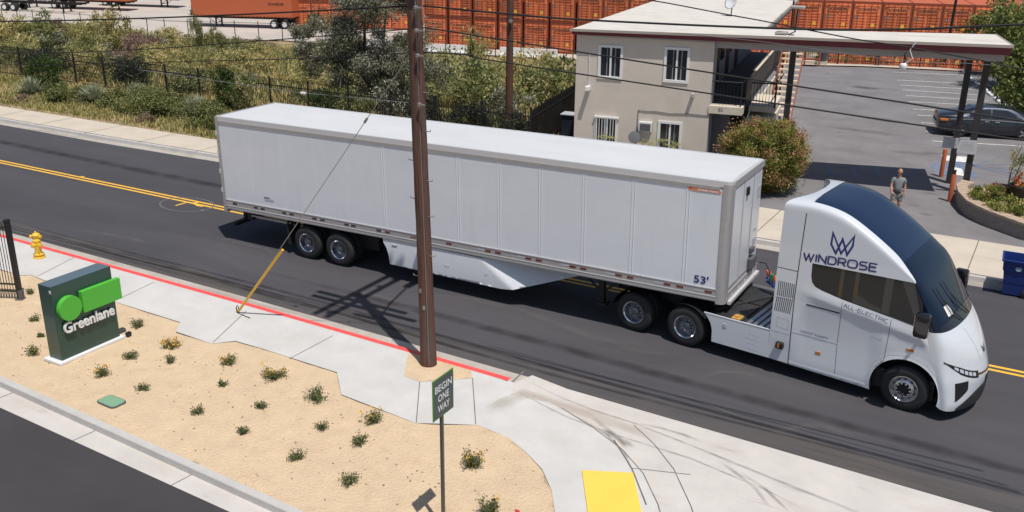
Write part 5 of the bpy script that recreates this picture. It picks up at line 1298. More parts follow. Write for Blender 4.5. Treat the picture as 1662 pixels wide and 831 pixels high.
# side skins with the window notch and wheel arch
Eline = [(float(kn(i / 6)[2]), float(kn(i / 6)[3])) for i in range(0, 17 * 6 + 1)]
iw = min(range(len(Eline)), key=lambda i: abs(Eline[i][1] - 2.92) + (0 if Eline[i][0] > -.5 else 9)); ib = min(range(len(Eline)), key=lambda i: abs(Eline[i][1] - 1.97) + (0 if Eline[i][0] > -.5 else 9))
winpoly = [(-2.23, 2.86), (-2.22, 2.56), (-2.18, 2.42), (-2.10, 2.34), (-1.95, 2.29), (-1.49, 2.20), (-.9, 2.12), (-.3, 2.04), (.02, 1.99)]
arch = [(.03 + .71 * math.cos(R(a)), .5 + .71 * math.sin(R(a))) for a in range(196, -17, -8)]
outl = [(-3.0, .36), (-2.5, .34), (arch[0][0], .30)] + arch + [(.80, .30)] + Eline[::-1][:len(Eline) - ib] + winpoly[::-1] + [Eline[iw]] + Eline[:iw][::-1]
cl = [outl[0]]
for p in outl[1:]:
    if (Vector(p) - Vector(cl[-1])).length > .012: cl.append(p)
outl = cl
def side_y(x, z):
    y = Wd(z)
    # shoulder below the window sweeps down to the nose; the door surface is gently hollowed
    sl = 2.28 + (-x - 2.0) * .13 if x < -1.9 else 2.27 - (x + 1.9) * .16
    d = sl - z
    if x > -2.5 and z < 3: y += .034 * math.exp(-((d - .16) / .12) ** 2) * min(1, (x + 2.5) / .5)
    if -2.5 < x < -.5 and .5 < z < 1.9: y -= .034 * math.sin((z - .5) / 1.4 * math.pi) * min(1, (x + 2.5) / .3) * min(1, (-.5 - x) / .3)
    # flare over the wheel
    r = math.hypot(x - .03, z - .5)
    if .7 < r < .86 and z > .3: y += .018 * (1 - (r - .7) / .16) ** 2
    if x < -2.5: y -= .0
    return y
edge_pts = {(round(a, 3), round(b_, 3)) for a, b_ in Eline}
def side_fn(sgn):
    def f(x, z):
        on = min((abs(x - a) + abs(z - b_)) for a, b_ in Eline) < .004
        return (x, sgn * (Wd(z) if on else side_y(x, z)), z)
    return f
for sgn in (-1, 1):
    o = panel(outl, side_fn(sgn), step=.07).build('side_panel', 'cab', tt, smooth=True)
    wp = [(-2.26, 2.90), (-2.25, 2.5), (-2.2, 2.38), (-2.1, 2.30), (-1.95, 2.25), (-1.49, 2.16), (-.3, 2.0), (.08, 1.93)] + [(e[0] - .003, e[1]) for e in Eline[::-1] if 1.96 < e[1] < 2.92 and e[0] > -.5] + [(-.13, 2.95)]
    g = panel(wp, lambda x, z: (x, sgn * (Wd(z) - .014), z), step=.3).build('side_window', 'side_glass', tt)
    b = MB(); yy = sgn * (HW - .030)
    for x0, x1 in ((-1.60, -1.52), (-1.28, -1.20), (-.66, -.5)):
        b.add([(x0, sgn * (Wd(2.2) - .011), 2.1), (x1, sgn * (Wd(2.2) - .011), 2.1), (x1, sgn * (Wd(2.95) - .011), 2.93), (x0, sgn * (Wd(2.95) - .011), 2.93)], [(0, 1, 2, 3)])
    b.add([(-.35, sgn * (Wd(2.92) - .011), 2.93), (-.1, sgn * (Wd(2.92) - .011), 2.93), (.2, sgn * (Wd(2) - .010), 1.99), (.1, sgn * (Wd(2) - .010), 1.99)], [(0, 1, 2, 3)])
    b.build('window_pillar', 'black_gloss', g)
    b = MB(); b.add([(-1.2, sgn * (Wd(2.2) - .012), 2.16), (-.68, sgn * (Wd(2.2) - .012), 2.09), (-.68, sgn * (Wd(2.95) - .012), 2.8), (-1.2, sgn * (Wd(2.95) - .012), 2.84)], [(0, 1, 2, 3)]); b.build('window_inner', 'side_glass2', g)
    b = MB(); b.ribbon([(-.48, sgn * (Wd(2) + .0), 2.085), (.1, sgn * (Wd(2) + .0), 2.0)], .035, Vector((0, -1 if sgn < 0 else 1, 0))); b.build('window_sill', 'seam', g)
NY = Vector((0, -1, 0))
def sp(x, z, o=.003): return (x, -(side_y(x, z) + o), z)
def sline(pts, wd, m, name, o=.003, parent=tt, n=10):
    b = MB(); q = []
    for (a, c), (d, e) in zip(pts, pts[1:]):
        for i in range(n): t = i / n; q.append(sp(a + (d - a) * t, c + (e - c) * t, o))
    q.append(sp(*pts[-1], o)); b.ribbon(q, wd, NY); return b.build(name, m, parent)
sline([(-2.5, .34), (-2.53, 2.0), (-2.5, 3.94)], .022, 'seam', 'panel_gap')
sline([(-3.0, 2.60), (-2.52, 2.60)], .014, 'seam', 'panel_gap')
sline([(-2.49, 1.155), (-1.47, 1.145)], .016, 'seam_light', 'panel_gap', .006); sline([(-2.49, 1.142), (-1.47, 1.132)], .010, 'seam_soft', 'panel_gap', .004)
sline([(-1.47, 2.15), (-1.475, 1.145), (-1.43, .40)], .009, 'seam', 'door_gap')
sline([(-.42, 2.03), (-.45, 1.06), (-.62, .85)], .010, 'seam', 'door_gap')
sline([(-2.25, 1.885), (-1.49, 1.875)], .032, 'black', 'door_handle_slot')
sline([(-2.4, 1.97), (-1.48, 1.94)], .006, 'seam_soft', 'crease'); sline([(-2.45, 2.93), (-2.23, 2.90)], .008, 'seam_soft', 'crease')
sline([(-.80, 1.52), (-.58, 1.50), (-.55, 1.53)], .010, 'seam_soft', 'door_handle')
sline([(-2.49, .42), (-.76, .40)], .05, 'seam_light', 'sill_step', .012)
sline([(-.80, .34), (-.66, .95), (-.35, 1.22), (.03, 1.30), (.4, 1.2), (.65, .98), (.8, .7)], .008, 'seam_soft', 'arch_crease')
# louvres
b = MB(); c = MB()
for i in range(9):
    x = -2.94 + i * .044; b.ribbon([sp(x - .01, 1.56), sp(x + .02, 1.92), sp(x + .02, 2.29)], .020, NY)
b.build('louvre_slots', 'seam', tt)
sline([(-2.96, 1.92), (-2.56, 1.93)], .02, 'cab', 'louvre_bar', .006)
sline([(-2.87, 1.42), (-2.60, 1.40), (-2.59, 1.17), (-2.86, 1.19), (-2.87, 1.42)], .008, 'seam_soft', 'hatch_outline')
# lamps on the side
def lamp(x, z, w_, h, m, proud=.01, parent=tt, bez=None):
    if bez: b = MB(); y = -side_y(x, z); b.bbox((x - bez, y - proud * .9, z - h), (x + bez, y + .01, z + h), .02); b.build('lamp_housing', 'black', parent)
    b = MB(); y = -side_y(x, z); b.bbox((x - w_ / 2, y - proud, z - h / 2), (x + w_ / 2, y + .005, z + h / 2), .01); return b.build('side_lamp', m, parent)
lamp(-1.86, .80, .12, .07, 'amber'); lamp(.04, 1.44, .16, .06, 'amber')
b = MB(); b.bbox((-2.82, -1.36, .68), (-2.64, -1.24, .84), .03); hs = b.build('side_marker', 'black', tt); b = MB(); b.box((-2.765, -1.366, .72), (-2.72, -1.358, .82)); b.build('lens', 'amber', hs)
# lettering
lgp = [(527,515), (512,608), (550,683), (608,568), (645,697), (692,625), (705,545), (595,685)]
logo = [(-1.878, 3.619), (-1.885, 3.369), (-1.764, 3.193), (-1.66, 3.524), (-1.524, 3.209), (-1.435, 3.422), (-1.431, 3.634), (-1.653, 3.214)]
b = MB(); b.ribbon([sp(*p) for p in logo], .045, NY, closed=True); b.build('emblem', 'navy', tt)
strokes('WINDROSE', 'navy', 'lettering', tt, sp(-2.44, 2.895), (1, 0, .055), (0, -.012, 1), 1.56, .165, .21, .26)
strokes('ALL-ELECTRIC', 'darktext', 'lettering', tt, sp(-1.43, 2.055, .012), (1, 0, -.135), (.1, -.08, 1), .96, .085, .14, .25)
text_obj('lettering', 'USDOT 4268491', 'darktext', tt, sp(-2.31, 1.19, .008), (1, 0, -.01), (0, 0, 1), width=.62, height=.055)
# skirt behind the cab
sko = [(-4.66, 1.05), (-4.56, .95), (-4.47, .82), (-4.42, .66), (-4.41, .36), (-3.0, .36), (-2.52, .36), (-2.52, 1.02)]
o = panel(sko, lambda x, z: (x, -1.265, z), step=.2).build('chassis_skirt', 'cab', tt)
panel(sko, lambda x, z: (x, 1.265, z), step=.3).build('chassis_skirt', 'cab', tt)
b = MB(); b.box((-4.66, -1.27, 1.04), (-2.52, -1.23, 1.06)); b.build('skirt_top_edge', 'cab', tt)
def outline(x0, x1, z0, z1, m='seam_light'):
    b = MB(); b.ribbon([(x0, -1.268, z0), (x1, -1.268, z0 - .02), (x1, -1.268, z1 - .02), (x0, -1.268, z1)], .012, NY, closed=True); return b.build('hatch_outline', m, tt)
outline(-3.55, -3.26, .72, .84); outline(-3.54, -3.25, .47, .6)
b = MB(); b.bbox((-4.16, -1.275, .80), (-4.06, -1.262, .90), .005); b.build('port_cover', 'seam_soft', tt)
# chassis, deck, ribbed plate, fifth wheel
b = MB(); b.box((-7.5, -.45, .72), (-2.6, -.35, .98)).box((-7.5, .35, .72), (-2.6, .45, .98)); b.box((-6.0, -.45, .98), (-5.0, .45, 1.08)); b.box((-4.3, -1.15, .45), (-2.7, 1.15, .92)); b.box((-2.9, -1.1, .35), (.6, 1.1, .8))
for x in (-6.59, -5.147, 0): b.tube([(x, -1, .5), (x, 1, .5)], .09, 10)
b.build('chassis', 'black', tt)
b = MB(); b.box((-4.6, -1.21, .94), (-3.66, 1.2, 1.00)); b.box((-5.2, -.6, .95), (-4.6, .6, 1.02)); b.build('deck_plate', 'deck', tt)
b = MB()
for i in range(2): b.bbox((-4.5, -1.1 + i * 1.15, 1.0), (-3.75, -.05 + i * 1.15, 1.03), .01)
b.tube([(-4.5, -.9, 1.04), (-4.2, -.2, 1.05), (-3.8, .6, 1.05), (-3.6, 1.0, 1.08)], .03, 6); b.build('deck_covers', 'deck', tt)
b = MB()
for i in range(4): x = -3.62 + i * .155; b.bbox((x, -1.2, .98), (x + .105, 1.15, 1.06), .02)
b.box((-3.66, -1.2, .92), (-2.98, 1.18, .98)); b.build('ribbed_catwalk', 'steel', tt)
b = MB(); b.bbox((-4.02, -1.15, 1.0), (-3.80, -.88, 1.06), .02).bbox((-3.95, -1.1, 1.06), (-3.86, -.95, 1.10), .02); b.build('brass_fitting', 'brass', tt)
b = MB(); b.bbox((-3.62, .95, 1.08), (-3.5, 1.08, 1.13), .02); b.build('brass_fitting', 'brass', tt)
b = MB(); b.box((-5.9, -.5, 1.05), (-5.0, .5, 1.12)); b.build('coupling_plate', 'black', tt)
# rear wall and fairing lining
b = MB(); b.box((-2.75, -1.18, .95), (-2.55, 1.18, 3.9)); b.build('rear_wall', 'seam_soft', tt)
b = MB(); b.add([(-3.0, -1.265, .36), (-3.0, -1.22, .36), (-3.0, -1.17, 3.9), (-3.0, -1.22, 3.95)], [(0, 1, 2, 3)]); b.add([(-3.0, -1.22, .36), (-2.7, -1.22, .36), (-2.7, -1.17, 3.9), (-3.0, -1.17, 3.9)], [(0, 1, 2, 3)])
b.add([(-3.0, 1.22, .36), (-2.7, 1.22, .36), (-2.7, 1.17, 3.9), (-3.0, 1.17, 3.9)], [(0, 1, 2, 3)]); b.build('fairing_lining', 'black', tt)
# air and power lines
for nm, col, dz, r, y1, y0 in (('air_hose', 'orange_hose', .14, .045, .45, .75), ('air_hose', 'blue_hose', -.04, .05, .35, .62)):
    b = MB(); pts = []
    for i in range(90):
        t = i / 89; x = -4.06 + t * 1.15; y = .95 - t * .35; z = 1.42 + dz - .20 * math.sin(t * 3.1) + .16 * t; c_ = .06
        pts.append((x, y + c_ * math.cos(t * 90), z + c_ * math.sin(t * 90)))
    b.tube(pts, .026, 5); b.build(nm, col, tt)
b = MB(); b.tube([(-4.3, 1.0, 1.75), (-4.1, .9, 1.8), (-3.95, .85, 1.6), (-3.9, .85, 1.45)], .015, 5); b.build('cable', 'cable', tt)
b = MB(); b.bbox((-3.93, .80, 1.40), (-3.83, .9, 1.58), .02); b.build('plug', 'green_plug', tt)
# wheels
for x in (-6.59, -5.147): wheel(tt, x, -1.22, .515, -1, 'dual'); wheel(tt, x, 1.22, .515, 1, 'dual')
wheel(tt, .03, -1.235, .515, -1, 'front'); wheel(tt, .03, 1.235, .515, 1, 'front')
b = MB()
for x, a0, a1 in ((-5.147, 5, 120), (-6.59, 60, 175)):
    pts = [(x + .6 * math.cos(R(a)), .515 + .6 * math.sin(R(a))) for a in range(a0, a1, 8)]
    for (xa, za), (xb, zb) in zip(pts, pts[1:]): b.add([(xa, -1.24, za), (xb, -1.24, zb), (xb, -.6, zb), (xa, -.6, za)], [(0, 1, 2, 3), (3, 2, 1, 0)])
b.build('mudguard', 'rubber', tt)
b = MB() # arch lining
pts = [(.03 + .70 * math.cos(R(a)), .5 + .70 * math.sin(R(a))) for a in range(-16, 197, 8)]
for (xa, za), (xb, zb) in zip(pts, pts[1:]): b.add([(xa, -1.26, za), (xb, -1.26, zb), (xb, -.75, zb), (xa, -.75, za)], [(0, 1, 2, 3)]); b.add([(xa, 1.26, za), (xb, 1.26, zb), (xb, .75, zb), (xa, .75, za)], [(3, 2, 1, 0)])
b.add([(-.7, -.75, .2), (.78, -.75, .2), (.78, -.75, 1.3), (-.7, -.75, 1.3)], [(0, 1, 2, 3)]); b.build('arch_lining', 'black', tt)
# mirrors
for sgn in (-1, 1):
    b = MB(); b.bbox((.12, sgn * 1.62 - .10, 1.93), (.40, sgn * 1.62 + .10, 2.46), .05); mi = b.build('mirror', 'black_gloss', tt, auto=40)
    b = MB(); b.tube([(.2, sgn * 1.55, 2.02), (.26, sgn * 1.35, 1.98), (.3, sgn * 1.18, 1.95)], .035, 8); b.build('mirror_arm', 'black', mi)
    b = MB(); b.box((.115, sgn * 1.62 - .08, 1.98), (.121, sgn * 1.62 + .08, 2.40)); b.build('mirror_glass', 'steel', mi)
# nose details: patches laid on the skin; rows are found from their height
KZ = [(i, K[i][1]) for i in range(10, 18)]
def t_of_z(z):
    for (i, za), (j, zb) in zip(KZ, KZ[1:]):
        if za >= z >= zb: return i + (za - z) / (za - zb)
    return 10 if z > KZ[0][1] else 17
def patch(name, m, fz0, fz1, v0, v1, off=.006, nv_=40, nt_=6, parent=tt):
    b = MB()
    for j in range(nv_ + 1):
        v = v0 + (v1 - v0) * j / nv_; z0, z1 = fz0(v), fz1(v)
        for i in range(nt_ + 1): b.v.append(tuple(Sh(t_of_z(z0 + (z1 - z0) * i / nt_), v, off)))
    for j in range(nv_):
        for i in range(nt_): a = j * (nt_ + 1) + i; b.f.append((a, a + 1, a + nt_ + 2, a + nt_ + 1))
    return b.build(name, m, parent, smooth=True)
zc = lambda v: .93 + .42 * (abs(v) / .97) ** 2.8
def ht(v): a = abs(v); return .066 * max(.12, min(1, (.975 - a) / .22)) + .012 if a > .33 else .014
for s0, s1 in ((-.975, -.36), (.36, .975)):
    hl = patch('headlight', 'black_gloss', lambda v: zc(v) + ht(v), lambda v: zc(v) - ht(v) * 1.0, s0, s1, .006)
    for i in range(5):
        a = .44 + i * .088; q0, q1 = (-(a + .066), -a) if s0 < 0 else (a, a + .066)
        patch('light_segment', 'lamp_clear', lambda v: zc(v) + ht(v) * .55, lambda v: zc(v) - ht(v) * .45, q0, q1, .010, 4, 3, hl)
patch('nose_line', 'black_gloss', lambda v: zc(v) + .022, lambda v: zc(v) - .022, -.37, .37, .005)
for s in (-1, 1):
    f = lambda v: max(0, (abs(v) - .62) / .25)
    patch('air_intake', 'black_gloss', lambda v: .89 - f(v) * .0, lambda v: .70 - .22 * f(v) ** .7, s * .62, s * .87, .006, 12, 6)
patch('lower_valance', 'deck', lambda v: .70 - .38 * (abs(v) / .84) ** 1.8, lambda v: .23, -.84, .84, .012)
patch('front_plate', 'black', lambda v: .83, lambda v: .70, -.09, .09, .012)
# bonnet creases and badge
b = MB(); b.ribbon([Sh(10.3 + i * .25, -.34 + .012 * i, .004) for i in range(11)], .008, Vector((.6, 0, .8))); b.build('bonnet_crease', 'seam_soft', tt)
b = MB(); B0 = Sh(12.2, -.0, .006); xa = Vector((0, 1, 0)); ya = (Sh(11.8, 0) - Sh(12.6, 0)).normalized()
bp = [(-.09, .09), (-.08, .0), (-.045, -.06), (0, .04), (.045, -.06), (.08, 0), (.09, .09), (0, -.06)]
b.ribbon([B0 + xa * p[0] + ya * p[1] for p in bp], .024, xa.cross(ya), closed=True); b.build('nose_emblem', 'rim_dark', tt)
# wipers and papers
for v0, v1 in ((-.55, -.1), (-.15, .35)):
    b = MB(); b.tube([Sh(9.9, v0 + .3, .03), Sh(9.3, v0 + .12, .05), Sh(8.4, v0, .04)], .012, 5); b.tube([Sh(9.5, v0 + .02, .035), Sh(8.4, v0, .035), Sh(7.6, v0 - .02, .035)], .010, 4); b.build('wiper', 'black', tt)
b = MB(); b.add([tuple(Sh(9.35, -.62, .008)), tuple(Sh(9.35, -.42, .008)), tuple(Sh(8.75, -.43, .008)), tuple(Sh(8.75, -.62, .008))], [(0, 1, 2, 3)]); b.build('windscreen_paper', 'window_white', tt)
# ============================================================ VERGE, FENCES, FIELD
def fence_line(label, a, b_, n, h, z0, name='picket_fence', fabric=None, curved=True):
    d = Vector(b_) - Vector(a); L = d.length; bay = L / n
    t = thing(name, label, 'fence', (*a, z0), math.atan2(d.y, d.x))
    p = MB(); p.box((-.035, -.035, -.3), (.035, .035, h + .02)); p.box((-.042, -.042, h + .02), (.042, .042, h + .05)); pm = p.build('post', 'iron', t)
    q = MB(); k = int(bay / .125)
    for i in range(1, k):
        x = i * bay / k
        if curved: q.tube([(x, 0, .05), (x, 0, h - .25), (x, -.05, h - .06), (x, -.17, h + .02)], .015, 4)
        else: q.tube([(x, 0, .05), (x, 0, h)], .015, 4)
    q.box((0, -.02, .2), (bay, .02, .245)).box((0, -.02, h - .40), (bay, .02, h - .355))
    bm_ = q.build('fence_bay', 'iron', t)
    if fabric:
        for i in range(n): g_ = MB(); g_.box((i * bay, .03, .05), ((i + 1) * bay, .035, h - .1)); g_.build('fabric', 'fabric', t)
    for i in range(n + 1):
        if i: o = pm.copy(); COL.objects.link(o); o.location.x = i * bay
        if 0 < i < n: o = bm_.copy(); COL.objects.link(o); o.location.x = i * bay
    return t
fence_line('long black picket fence with outward-curved tips beyond the far pavement, left of the motel', (-42.4, 15.1), (2.6, 15.4), 18, 1.85, .16)
f2 = fence_line('dark fabric-backed fence running back from the road beside the motel', (2.6, 15.4), (.9, 24.6), 4, 1.95, .0, fabric=True, curved=False)
t = thing('garbage_bin', 'dark blue garbage bin with a pale lid in the fenced gap left of the motel', 'bin', (2.4, 19.6, -.05), R(8)); b = MB(); b.bbox((-.3, -.3, 0), (.3, .3, 1.05), .04); b.build('body', 'bin_navy', t); b = MB(); b.bbox((-.34, -.36, 1.05), (.34, .34, 1.12), .02); b.build('lid', 'seam_soft', t)
# verge ground cover
rng = np.random.default_rng(5)
def ground_tufts(name, n, region, hgt, m, seed, wd=.05, zoff=0.0, dens=None):
    rng = np.random.default_rng(seed); V3 = []; rv = []; k = 0
    while k < n:
        x, y = region(rng)
        if dens and noise.noise(Vector((x * .35, y * .35, seed))) * .5 + .5 < dens: 
            if rng.uniform() < .7: continue
        z = terrain_z(x, y) + zoff; h = hgt * rng.uniform(.5, 1.3) * (1 + .5 * noise.noise(Vector((x * .3, y * .3, 1)))); a = rng.uniform(0, 6.28); l = rng.uniform(-.5, .5, 2) * h
        s_ = np.array([math.cos(a), math.sin(a), 0]) * wd * rng.uniform(.6, 1.4); b0 = np.array([x, y, z]); tp = b0 + np.array([l[0], l[1], h])
        V3 += [b0 - s_, b0 + s_, tp + s_ * .25, tp - s_ * .25]; cl = .5 + .5 * noise.noise(Vector((x * .45, y * .45, 7)))
        rv.append(min(1, max(0, cl * .7 + rng.uniform(-.25, .45)))); k += 1
    o = link(name, rnd_mesh(name, V3, len(rv), 4, np.array(rv), m)); return stuff(o)
o = ground_tufts('dry_grass', 9000, lambda r: (r.uniform(-45, 2.5), r.uniform(9.9, 15.6)), .2, 'l_straw', 3, .03); tag(o, 'dry grass and low weeds on the verge beyond the far pavement', 'grass')
o = ground_tufts('green_groundcover', 26000, lambda r: (r.uniform(-45, 2.5), r.uniform(9.8, 15.2)), .15, 'l_verge', 13, .035, dens=.35); tag(o, 'patches of low green ground cover on the verge beyond the far pavement', 'ground cover')
def fieldpt(r):
    y = 15.8 + (r.uniform() ** 1.3) * 37; x = r.uniform(-62 - (y - 16) * .6, 2.0 + (0 if y < 24 else -3)); return x, y
o = ground_tufts('weeds', 60000, fieldpt, .32, 'l_straw', 4, .055); tag(o, 'straw-coloured weeds covering the slope behind the black fence', 'weeds')
def field2(r):
    y = 15.8 + (r.uniform() ** 1.1) * 36; x = r.uniform(-62 - (y - 16) * .6, 1.5 + (0 if y < 24 else -3)); return x, y
o = ground_tufts('green_weeds', 32000, field2, .5, 'l_mid', 6, .05, dens=.52); tag(o, 'patches of green weeds among the straw behind the black fence', 'weeds')
# planted verge
protos = {}
def proto_shrub(key, fn):
    if key not in protos: protos[key] = fn()
    return protos[key]
def mound(name, label, p, rx, ry, rz2, m, n, size, seed, group=None, zc_=.35, **k):
    t = thing(name, label, 'shrub', (p[0], p[1], terrain_z(*p) - .05), group=group)
    link('foliage', foliage('foliage', n, (rx, ry, rz2), size, m, seed, int(14 + rx * 9), .36, center=(0, 0, rz2 * zc_), **k), None, t); return t
mound('rosemary_mound', 'largest dark green mound shrub beside the far pavement, behind the trailer tail', (-17.0, 12.1), 2.7, 1.45, .95, 'l_rosemary', 22000, .10, 101, clumpvar=.3)
mound('rosemary_mound', 'dark green mound shrub near the left picture edge on the verge', (-23.9, 11.9), 1.5, 1.15, .8, 'l_rosemary', 9000, .11, 102)
mound('rosemary_mound', 'dark green mound right of the third silver rosette, just left of the trailer', (-12.9, 11.6), 1.35, 1.05, .8, 'l_rosemary', 8000, .11, 103)
mound('rosemary_mound', 'small green mound touching the rear corner of the trailer', (-11.3, 11.0), .75, .7, .45, 'l_green', 1800, .10, 104)
mound('rosemary_mound', 'low green mound between the two left silver rosettes', (-20.6, 12.4), 1.2, .9, .65, 'l_rosemary', 6000, .11, 105)
mound('pink_shrub', 'small dusty-pink shrub at the foot of the largest green mound', (-16.1, 10.5), .55, .4, .35, 'l_purple', 900, .09, 106)
mound('pink_shrub', 'dusty-pink shrub at the left edge beside the far pavement', (-26.3, 10.9), .7, .5, .3, 'l_purple', 900, .09, 107)
mound('fence_shrub', 'bright green bushy shrub against the fence at the left', (-27.8, 13.6), 1.2, 1.0, 1.15, 'l_green', 4200, .12, 108, zc_=.8)
mound('fence_shrub', 'bright green shrub climbing the fence right of the three rosettes', (-14.9, 14.6), .9, .6, 1.15, 'l_green', 3000, .12, 109, zc_=.85)
mound('fence_shrub', 'dark leggy shrub at the fence just right of the bright green one', (-13.7, 14.7), .7, .6, 1.1, 'l_mid', 2200, .11, 110, zc_=.85)
mound('fence_shrub', 'dark grey-green shrub behind the fence above the left rosettes', (-24.5, 16.8), 1.6, 1.0, 1.1, 'l_dark', 3400, .15, 111, zc_=.8)
mound('fence_shrub', 'grey-green shrub behind the fence above the largest mound', (-20.2, 16.9), 1.5, 1.0, 1.0, 'l_mid', 3000, .15, 112, zc_=.8)
mound('fence_shrub', 'green leafy shrub inside the fence behind the trailer tail', (-10.0, 16.4), 1.0, .7, .8, 'l_green', 2000, .13, 113, zc_=.8)
mound('fence_shrub', 'dark shrub at the left picture edge behind the fence', (-32.0, 16.6), 1.8, 1.0, 1.2, 'l_dark', 3000, .16, 114, zc_=.8)
for i, (p, sc, lab) in enumerate((((-27.3, 12.2), 1.15, 'silver-green spiky rosette nearest the left picture edge'), ((-22.4, 12.5), 1.15, 'silver-green spiky rosette, second from the left on the verge'), ((-20.9, 14.0), 1.1, 'silver-green spiky rosette closest to the fence'), ((-14.6, 12.4), 1.25, 'silver-green spiky rosette, rightmost, above the dark green mounds'))):
    me = rnd = None
    if i == 0: rose = blades('rosette', 420, .14, .95, .06, 'l_agave', 9, spread=1.05, curve=.3)
    t = link('spiky_rosette', rose); tag(t, lab, 'agave', 'silver spiky rosettes on the verge'); t.location = (p[0], p[1], terrain_z(*p)); t.scale = (sc, sc, sc); t.rotation_euler = (0, 0, i * 1.3)
for i, (p, sc) in enumerate((((-11.6, 13.4), .8), ((-12.4, 14.2), .6), ((-24.9, 13.2), .7), ((-18.3, 13.8), .7), ((-10.2, 13.6), .8), ((-13.6, 11.3), .55))):
    if i == 0: gr = blades('bunchgrass', 260, .12, .8, .028, 'l_straw', 19, spread=.7)
    t = link('bunchgrass', gr); tag(t, 'straw-yellow bunch grass tuft on the planted verge', 'grass tuft', 'bunch grass tufts on the verge'); t.location = (p[0], p[1], terrain_z(*p)); t.scale = (sc, sc, sc)
# field shrubs: a few foliage meshes copied with their own size and turn
fm = [('l_yellow', 201), ('l_mid', 202), ('l_yellow', 203), ('l_purple', 204), ('l_mid', 205), ('l_olive', 206)]
fmesh = [foliage('foliage', 2600, (1, 1, .9), .13, m, sd, 26, .3, center=(0, 0, .7), aspect=.3, upb=.7) for m, sd in fm]
def field_bush(px, py, zg, s, sz, k, label, group='bushes on the slope behind the black fence'):
    x, y = px, py; o = link('field_bush', fmesh[k]); tag(o, label, 'bush', group); o.location = (x, y, terrain_z(x, y) - .1); o.scale = (s, s, sz); o.rotation_euler = (0, 0, (x * 7 + y * 3) % 6.28); return o
field_bush(*(-43.55, 30.29), 0, 1.9, 2.6, 0, 'tall yellow-green bush standing up against the grey yard left of centre')
field_bush(*(-43.9, 28.84), 0, 1.5, 1.6, 2, 'yellow-green bush left of the tallest one')
field_bush(*(-46.92, 26.35), 0, 2.2, 2.2, 4, 'large mid-green bush near the top left')
field_bush(*(-46.46, 23.55), 0, 2.3, 2.2, 0, 'yellow-green bush at the top left picture edge')
field_bush(*(-63.94, 40.35), 0, 1.0, 1.2, 3, 'brownish-purple bush on the rim of the yard at the left')
field_bush(*(-45.94, 35.14), 0, 1.3, 1.1, 3, 'brownish-purple bush right of the tallest yellow bush')
field_bush(*(-43.92, 35.16), 0, 1.2, 1.0, 5, 'grey-green bush in the middle of the slope')
field_bush(*(-44.49, 40.22), 0, .7, 2.6, 4, 'tall narrow green bush in front of the lone container trailer')
field_bush(*(-43.47, 40.91), 0, .9, 1.7, 4, 'lower green bush right of the narrow one')
rr = random.Random(8); groups = [('pale yellow-green bush scattered on the slope behind the black fence', 'scattered pale bushes'), ('mid-green bush scattered on the slope behind the black fence', 'scattered green bushes'), ('greyish bush scattered on the slope behind the black fence', 'scattered grey bushes')]
for i in range(135):
    y = rr.uniform(17, 47); x = rr.uniform(-55 - (y - 16) * .5, -11); k = rr.choice([0, 2, 4, 1, 0, 1, 2, 3, 5]); g_ = 0 if k in (0, 2) else 1 if k in (1, 4) else 2
    s = rr.uniform(.6, 1.8); field_bush(x, y, 0, s, s * rr.uniform(.5, .9), k, groups[g_][0], groups[g_][1])
# bushes between the two poles
for i, (x, y, s, sz, k, lab) in enumerate(((-8.8, 27.5, 2.6, 2.0, 1, 'big green bush right of the tall wooden pole, behind the fence'), (-5.2, 23.5, 2.1, 1.6, 4, 'green bush behind the fence between the two wooden poles'), (-3.2, 28.5, 2.4, 2.0, 4, 'green bush behind the second wooden pole'), (-6.5, 32.0, 2.4, 2.2, 0, 'pale yellow-green bush in front of the white barriers'), (-11.2, 33.0, 1.7, 2.4, 2, 'tall pale bush just right of the tall wooden pole'), (-2.0, 21.2, 1.5, 1.2, 5, 'grey-green bush low beside the second wooden pole'), (-9.4, 21.5, 1.7, 1.3, 5, 'grey-green bush under the right of the big grey-leaved tree'), (-3.0, 36.5, 1.0, 2.6, 2, 'narrow pale bush right of the second pole'), (-1.5, 33.5, 1.6, 1.0, 2, 'low yellow bush near the back of the side fence'))):
    field_bush(x, y, 0, s, sz, k, lab)
# large grey-leaved tree
tx, ty = -8.9, 19.2
for i, (x_, y_, a_, b_, c_, m_, l_) in enumerate(((-5.9, 17.4, 1.5, 1.0, 1.25, 'l_olive', 'grey shrub against the fence just left of the tall pole'), (-3.6, 16.6, 1.3, .8, .95, 'l_dark', 'dark shrub behind the fence just right of the tall pole'), (-1.5, 16.7, 1.2, .8, .9, 'l_dark', 'dark shrub behind the fence left of the second pole'), (.9, 16.6, 1.3, .8, .9, 'l_dark', 'dark shrub in the corner where the fence turns back'), (-7.9, 16.6, 1.3, .7, .9, 'l_mid', 'green shrub behind the fence under the grey-leaved tree'))):  # l_dark shrubs: dark foliage, with the shade among it put into the colour
    mound('fence_shrub', l_, (x_, y_), a_, b_, c_, m_, 3600, .13, 140 + i, zc_=.8)
t = thing('olive_tree', 'large grey-leaved tree with leaning trunks behind the fence, left of the tall wooden pole', 'tree', (tx, ty, terrain_z(tx, ty) - .1))
b = MB()
limbs = [[(0, 0, 0), (.5, 0, 1.2), (1.3, .1, 2.6), (2.2, .3, 4.2)], [(0, 0, 0), (-.2, .1, 1.4), (-.6, .2, 3.2), (-.5, .3, 5.6)], [(.3, .1, .6), (-1.0, .2, 2.2), (-2.4, .3, 3.8)], [(.5, 0, 1.2), (.6, .1, 3.0), (.9, .2, 5.2)], [(1.3, .1, 2.6), (2.6, .2, 3.2), (3.4, .2, 3.6)], [(-.2, .1, 1.4), (-1.4, -.1, 3.6), (-1.6, 0, 5.0)]]
